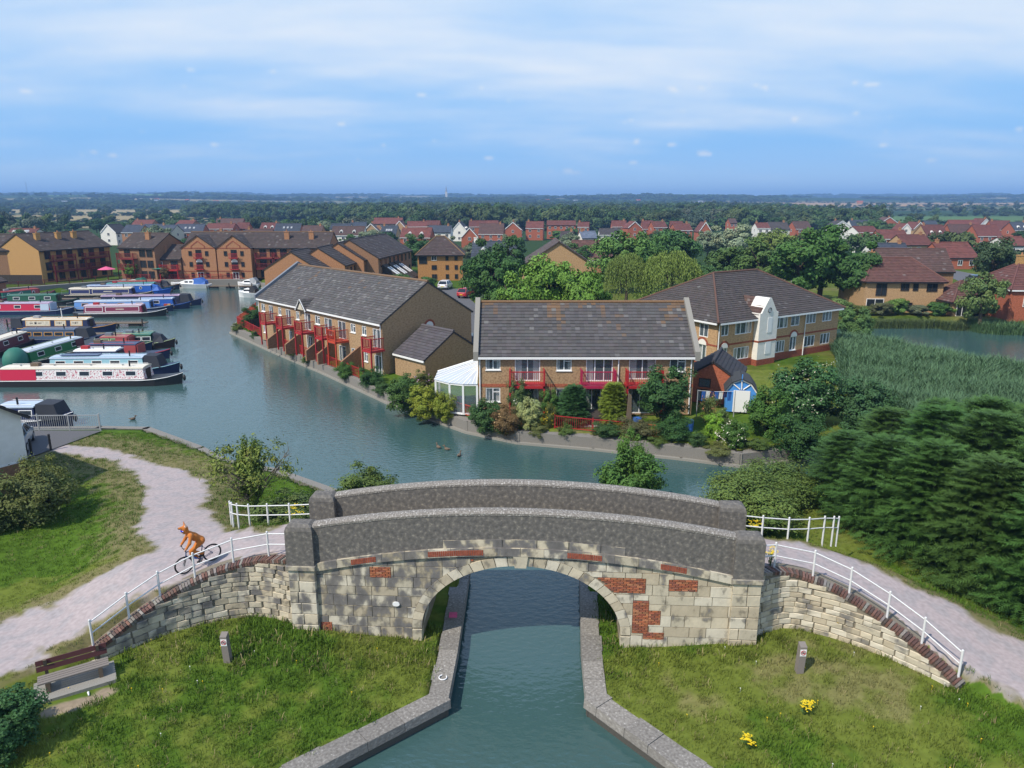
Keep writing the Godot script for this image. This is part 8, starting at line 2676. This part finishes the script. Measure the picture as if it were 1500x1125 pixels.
# ---------------------------------------------------------------- the cyclist
func blob_mesh(b: MB, bones: Array, cell: float, k: float) -> void:
	# bones: [a, ra, b, rb, colour]; tapered capsules joined by a smooth minimum, meshed as surface nets
	var lo := Vector3(1e9, 1e9, 1e9); var hi := -lo
	for q in bones:
		for e in [[q[0], q[1]], [q[2], q[3]]]:
			lo = lo.min(e[0] - Vector3.ONE * (e[1] + 0.07)); hi = hi.max(e[0] + Vector3.ONE * (e[1] + 0.07))
	var n := Vector3i((hi - lo) / cell) + Vector3i(2, 2, 2)
	var f := PackedFloat32Array(); f.resize(n.x * n.y * n.z); f.fill(1.0)
	var own := PackedInt32Array(); own.resize(f.size()); own.fill(0)
	var near := PackedFloat32Array(); near.resize(f.size()); near.fill(1.0)
	for bi in bones.size():
		var q: Array = bones[bi]
		var a: Vector3 = q[0]; var c: Vector3 = q[2]
		var ab := c - a
		var l2 := maxf(ab.length_squared(), 1e-8)
		var mr := maxf(q[1], q[3]) + 0.06
		var i0 := Vector3i(((a.min(c) - Vector3.ONE * mr) - lo) / cell).max(Vector3i.ZERO)
		var i1 := (Vector3i(((a.max(c) + Vector3.ONE * mr) - lo) / cell) + Vector3i.ONE).min(n - Vector3i.ONE)
		for z in range(i0.z, i1.z + 1):
			for y in range(i0.y, i1.y + 1):
				for x in range(i0.x, i1.x + 1):
					var p := lo + Vector3(x, y, z) * cell
					var t := clampf((p - a).dot(ab) / l2, 0.0, 1.0)
					var d := p.distance_to(a + ab * t) - lerpf(q[1], q[3], t)
					var id := (z * n.y + y) * n.x + x
					if d < near[id]:
						near[id] = d; own[id] = bi
					var g := f[id]
					var h := maxf(k - absf(g - d), 0.0) / k
					f[id] = minf(g, d) - h * h * k * 0.25
	var vid := {}
	var pts := []; var cols := []; var nor := []
	var offs := [Vector3i(0, 0, 0), Vector3i(1, 0, 0), Vector3i(0, 1, 0), Vector3i(1, 1, 0), Vector3i(0, 0, 1), Vector3i(1, 0, 1), Vector3i(0, 1, 1), Vector3i(1, 1, 1)]
	var edges := [[0, 1], [2, 3], [4, 5], [6, 7], [0, 2], [1, 3], [4, 6], [5, 7], [0, 4], [1, 5], [2, 6], [3, 7]]
	for z in n.z - 1:
		for y in n.y - 1:
			for x in n.x - 1:
				var base := (z * n.y + y) * n.x + x
				var v0 := f[base]
				if v0 > cell * 2.5 or v0 < -cell * 2.5: continue
				var vals := []
				var neg := 0
				for o in offs:
					var w := f[((z + o.z) * n.y + y + o.y) * n.x + x + o.x]
					vals.append(w)
					if w < 0: neg += 1
				if neg == 0 or neg == 8: continue
				var s := Vector3.ZERO; var m := 0
				for e in edges:
					if (vals[e[0]] < 0) != (vals[e[1]] < 0):
						var t: float = vals[e[0]] / (vals[e[0]] - vals[e[1]])
						s += Vector3(offs[e[0]]).lerp(Vector3(offs[e[1]]), t); m += 1
				s /= m
				vid[base] = pts.size()
				pts.append(lo + (Vector3(x, y, z) + s) * cell)
				nor.append(Vector3(vals[1] - vals[0] + vals[3] - vals[2] + vals[5] - vals[4] + vals[7] - vals[6], vals[2] - vals[0] + vals[3] - vals[1] + vals[6] - vals[4] + vals[7] - vals[5], vals[4] - vals[0] + vals[5] - vals[1] + vals[6] - vals[2] + vals[7] - vals[3]).normalized())
				cols.append(bones[own[base]][4])
	var sy := n.x; var sz := n.x * n.y
	for base in vid:
		var x: int = base % n.x; var y: int = (base / n.x) % n.y; var z: int = base / sz
		for ax in 3:
			var step: int = [1, sy, sz][ax]
			var a1: int = [sy, sz, 1][ax]; var a2: int = [sz, 1, sy][ax]
			if [x, y, z][(ax + 1) % 3] == 0 or [x, y, z][(ax + 2) % 3] == 0: continue
			var s0 := f[base] < 0; var s1: bool = f[base + step] < 0
			if s0 == s1: continue
			var q := [base, base - a1, base - a1 - a2, base - a2]
			var ok := true
			for e in q:
				if not vid.has(e): ok = false
			if not ok: continue
			var i: Array = [vid[q[0]], vid[q[1]], vid[q[2]], vid[q[3]]]
			if not s0: i.reverse()
			b.col = cols[i[0]]
			b.trin(pts[i[0]], pts[i[1]], pts[i[2]], nor[i[0]], nor[i[1]], nor[i[2]])
			b.trin(pts[i[0]], pts[i[2]], pts[i[3]], nor[i[0]], nor[i[2]], nor[i[3]])

func build_person() -> void:
	var rear := Vector3(-11.32, 0, -24.98); var front := Vector3(-12.08, 0, -24.34)
	rear.y = height(rear.x, rear.z) + 0.02; front.y = height(front.x, front.z) + 0.02
	var mid := (rear + front) * 0.5
	var fwd := (front - rear).normalized()
	var side := fwd.cross(Vector3.UP).normalized()
	var T := Transform3D(Basis(fwd, side.cross(fwd), side), mid)
	var bike := thing("bicycle", "dark blue bicycle ridden down the gravel path by the left railing", "bicycle")
	bike.transform = T
	var R := 0.345
	for x in [-0.52, 0.53]:
		var w := Node3D.new(); w.name = "wheel"; bike.add_child(w, true); w.position = Vector3(x, R, 0)
		var tb := MB.new(); var rb := MB.new(); var sb := MB.new()
		for i in 28:
			var a0 := TAU * i / 28; var a1 := TAU * (i + 1) / 28
			tb.tube([Vector3(cos(a0), sin(a0), 0) * (R - 0.022), Vector3(cos(a1), sin(a1), 0) * (R - 0.022)], 0.024, 0.024, 7, false)
			rb.tube([Vector3(cos(a0), sin(a0), 0) * (R - 0.05), Vector3(cos(a1), sin(a1), 0) * (R - 0.05)], 0.011, 0.011, 5, false)
		for i in 18: sb.tube([Vector3(0, 0, 0.03 if i % 2 else -0.03), Vector3(cos(TAU * i / 18), sin(TAU * i / 18), 0) * (R - 0.05)], 0.0025, 0.0025, 3, false)
		sb.tube([Vector3(0, 0, -0.05), Vector3(0, 0, 0.05)], 0.022, 0.022, 8)
		part("tyre", tb.done(), M.black, w); part("rim", rb.done(), M.black, w); part("spokes", sb.done(), M.grey_metal, w)
	var bb := Vector3(-0.08, 0.29, 0); var seat := Vector3(-0.27, 0.78, 0); var head := Vector3(0.33, 0.80, 0); var headl := Vector3(0.365, 0.66, 0)
	var fb := MB.new()
	for q in [[bb, seat], [seat, head], [bb, headl], [head, headl]]: fb.tube([q[0], q[1]], 0.021, 0.019, 8)
	for s in [-0.05, 0.05]:
		fb.tube([bb + Vector3(0, 0, s * 0.6), Vector3(-0.52, R, s)], 0.011, 0.010, 6); fb.tube([seat - Vector3(0, 0.04, 0), Vector3(-0.52, R, s)], 0.010, 0.009, 6)
	part("frame", fb.done(), mat(Color(0.015, 0.05, 0.16), 0.3), bike)
	fb = MB.new()
	for s in [-0.055, 0.055]: fb.tube([headl + Vector3(0, 0, s), Vector3(0.53, R, s)], 0.017, 0.014, 7)
	part("fork", fb.done(), M.black, bike)
	fb = MB.new()
	fb.tube([head, Vector3(0.34, 0.97, 0), Vector3(0.39, 1.0, 0)], 0.016, 0.016, 7)
	fb.tube([Vector3(0.36, 1.01, -0.31), Vector3(0.39, 1.0, 0), Vector3(0.36, 1.01, 0.31)], 0.013, 0.013, 7)
	for s in [-1, 1]: fb.tube([Vector3(0.365, 1.01, s * 0.2), Vector3(0.36, 1.01, s * 0.32)], 0.018, 0.018, 8)
	part("handlebar", fb.done(), M.black, bike)
	fb = MB.new()
	fb.tube([seat, Vector3(-0.3, 0.9, 0)], 0.014, 0.014, 6); fb.ball(Vector3(-0.29, 0.92, 0), Vector3(0.14, 0.03, 0.07), 10, 5)
	part("saddle", fb.done(), M.black, bike)
	fb = MB.new()
	fb.tube([bb + Vector3(0, 0, 0.08), bb + Vector3(0.03, -0.165, 0.09)], 0.012, 0.012, 6); fb.tube([bb + Vector3(0, 0, -0.08), bb + Vector3(-0.03, 0.165, -0.09)], 0.012, 0.012, 6)
	for i in 16: fb.tube([bb + Vector3(cos(TAU * i / 16) * 0.09, sin(TAU * i / 16) * 0.09, 0.05), bb + Vector3(cos(TAU * (i + 1) / 16) * 0.09, sin(TAU * (i + 1) / 16) * 0.09, 0.05)], 0.007, 0.007, 4, false)
	part("crank", fb.done(), M.grey_metal, bike)
	for s in [[0.03, -0.165, 0.13], [-0.03, 0.165, -0.13]]: part("pedal", boxm(Vector3(0.1, 0.02, 0.08)), M.black, bike, bb + Vector3(s[0], s[1], s[2]))
	fb = MB.new(); fb.tube([Vector3(0.17, 0.52, 0), Vector3(0.05, 0.39, 0)], 0.036, 0.036, 8); part("bottle", fb.done(), M.boat_blue, bike)
	# rider
	var og := Color(0.50, 0.155, 0.022); var skin := Color(0.50, 0.29, 0.20); var shoe := Color(0.02, 0.02, 0.024); var pale := Color(0.62, 0.42, 0.33)
	var bones := [
		[Vector3(-0.30, 1.03, 0.05), 0.125, Vector3(-0.30, 1.03, -0.05), 0.125, og], [Vector3(-0.27, 1.06, 0), 0.14, Vector3(-0.10, 1.27, 0), 0.145, og],
		[Vector3(-0.10, 1.27, 0), 0.145, Vector3(0.02, 1.42, 0), 0.13, og], [Vector3(0.02, 1.44, -0.13), 0.075, Vector3(0.02, 1.44, 0.13), 0.075, og],
		[Vector3(0.02, 1.46, 0), 0.075, Vector3(0.09, 1.57, 0), 0.07, og],
		[Vector3(0.10, 1.62, 0), 0.105, Vector3(0.10, 1.72, 0), 0.115, og],
		[Vector3(0.175, 1.60, 0), 0.06, Vector3(0.18, 1.66, 0), 0.065, skin], [Vector3(0.23, 1.645, 0), 0.018, Vector3(0.25, 1.63, 0), 0.014, skin], [Vector3(0.20, 1.565, 0), 0.03, Vector3(0.19, 1.57, 0), 0.03, skin],
		[Vector3(0.16, 1.78, 0), 0.06, Vector3(0.27, 1.80, 0), 0.045, og], [Vector3(0.30, 1.81, 0), 0.022, Vector3(0.31, 1.82, 0), 0.02, shoe],
		[Vector3(0.07, 1.80, 0.075), 0.035, Vector3(0.05, 1.94, 0.10), 0.016, og], [Vector3(0.07, 1.80, -0.075), 0.035, Vector3(0.05, 1.94, -0.10), 0.016, pale]]
	for s in [-1.0, 1.0]:
		bones.append([Vector3(0.02, 1.42, s * 0.17), 0.075, Vector3(0.16, 1.20, s * 0.26), 0.055, og])
		bones.append([Vector3(0.16, 1.20, s * 0.26), 0.055, Vector3(0.315, 1.065, s * 0.265), 0.043, og])
		bones.append([Vector3(0.325, 1.06, s * 0.265), 0.032, Vector3(0.36, 1.035, s * 0.265), 0.032, skin])
	var kneeL := Vector3(0.14, 0.60, 0.13); var kneeR := Vector3(0.17, 0.82, -0.12)
	bones.append([Vector3(-0.26, 1.0, 0.10), 0.105, kneeL, 0.07, og]); bones.append([kneeL, 0.07, Vector3(-0.10, 0.23, 0.13), 0.052, og])
	bones.append([Vector3(-0.26, 1.0, -0.10), 0.105, kneeR, 0.07, og]); bones.append([kneeR, 0.07, Vector3(-0.17, 0.55, -0.13), 0.052, og])
	bones.append([Vector3(-0.12, 0.18, 0.13), 0.042, Vector3(0.04, 0.155, 0.13), 0.036, shoe]); bones.append([Vector3(-0.19, 0.51, -0.13), 0.042, Vector3(-0.04, 0.485, -0.13), 0.036, shoe])
	var pb := MB.new()
	blob_mesh(pb, bones, 0.018, 0.05)
	# fingers closed round the grips, thumb from the side of the palm
	pb.col = skin
	for s in [-1.0, 1.0]:
		for k in 4:
			var z: float = s * (0.232 + k * 0.021)
			var rr: float = [0.0085, 0.009, 0.0088, 0.0078][k]
			var l: float = [0.9, 1.0, 0.95, 0.8][k]
			pb.tube([Vector3(0.365, 1.045, z), Vector3(0.365 + 0.03 * l, 1.038, z), Vector3(0.37 + 0.035 * l, 1.008, z), Vector3(0.385, 0.982, z), Vector3(0.355, 0.98, z)], rr, rr * 0.85, 6)
		pb.tube([Vector3(0.345, 1.03, s * 0.235), Vector3(0.35, 1.0, s * 0.222), Vector3(0.365, 0.982, s * 0.226)], 0.011, 0.009, 6)
	var pm := vmat(0.9)
	pm.rim_enabled = true
	pm.rim = 0.3
	var person := thing("person", "person in an orange eared onesie and blue glasses riding a bicycle", "person")
	person.transform = T
	part("body", pb.done(), pm, person)
	var gb := MB.new()
	gb.tube([Vector3(0.19, 1.675, -0.085), Vector3(0.235, 1.675, -0.055), Vector3(0.25, 1.67, 0), Vector3(0.235, 1.675, 0.055), Vector3(0.19, 1.675, 0.085)], 0.026, 0.026, 7)
	part("glasses", gb.done(), mat(Color(0.01, 0.03, 0.55), 0.15), person)
	var st := MB.new()
	st.tube([Vector3(0.03, 1.5, 0.1), Vector3(-0.1, 1.46, 0.03), Vector3(-0.22, 1.27, -0.08)], 0.014, 0.014, 5)
	part("strap", st.done(), M.black, person)
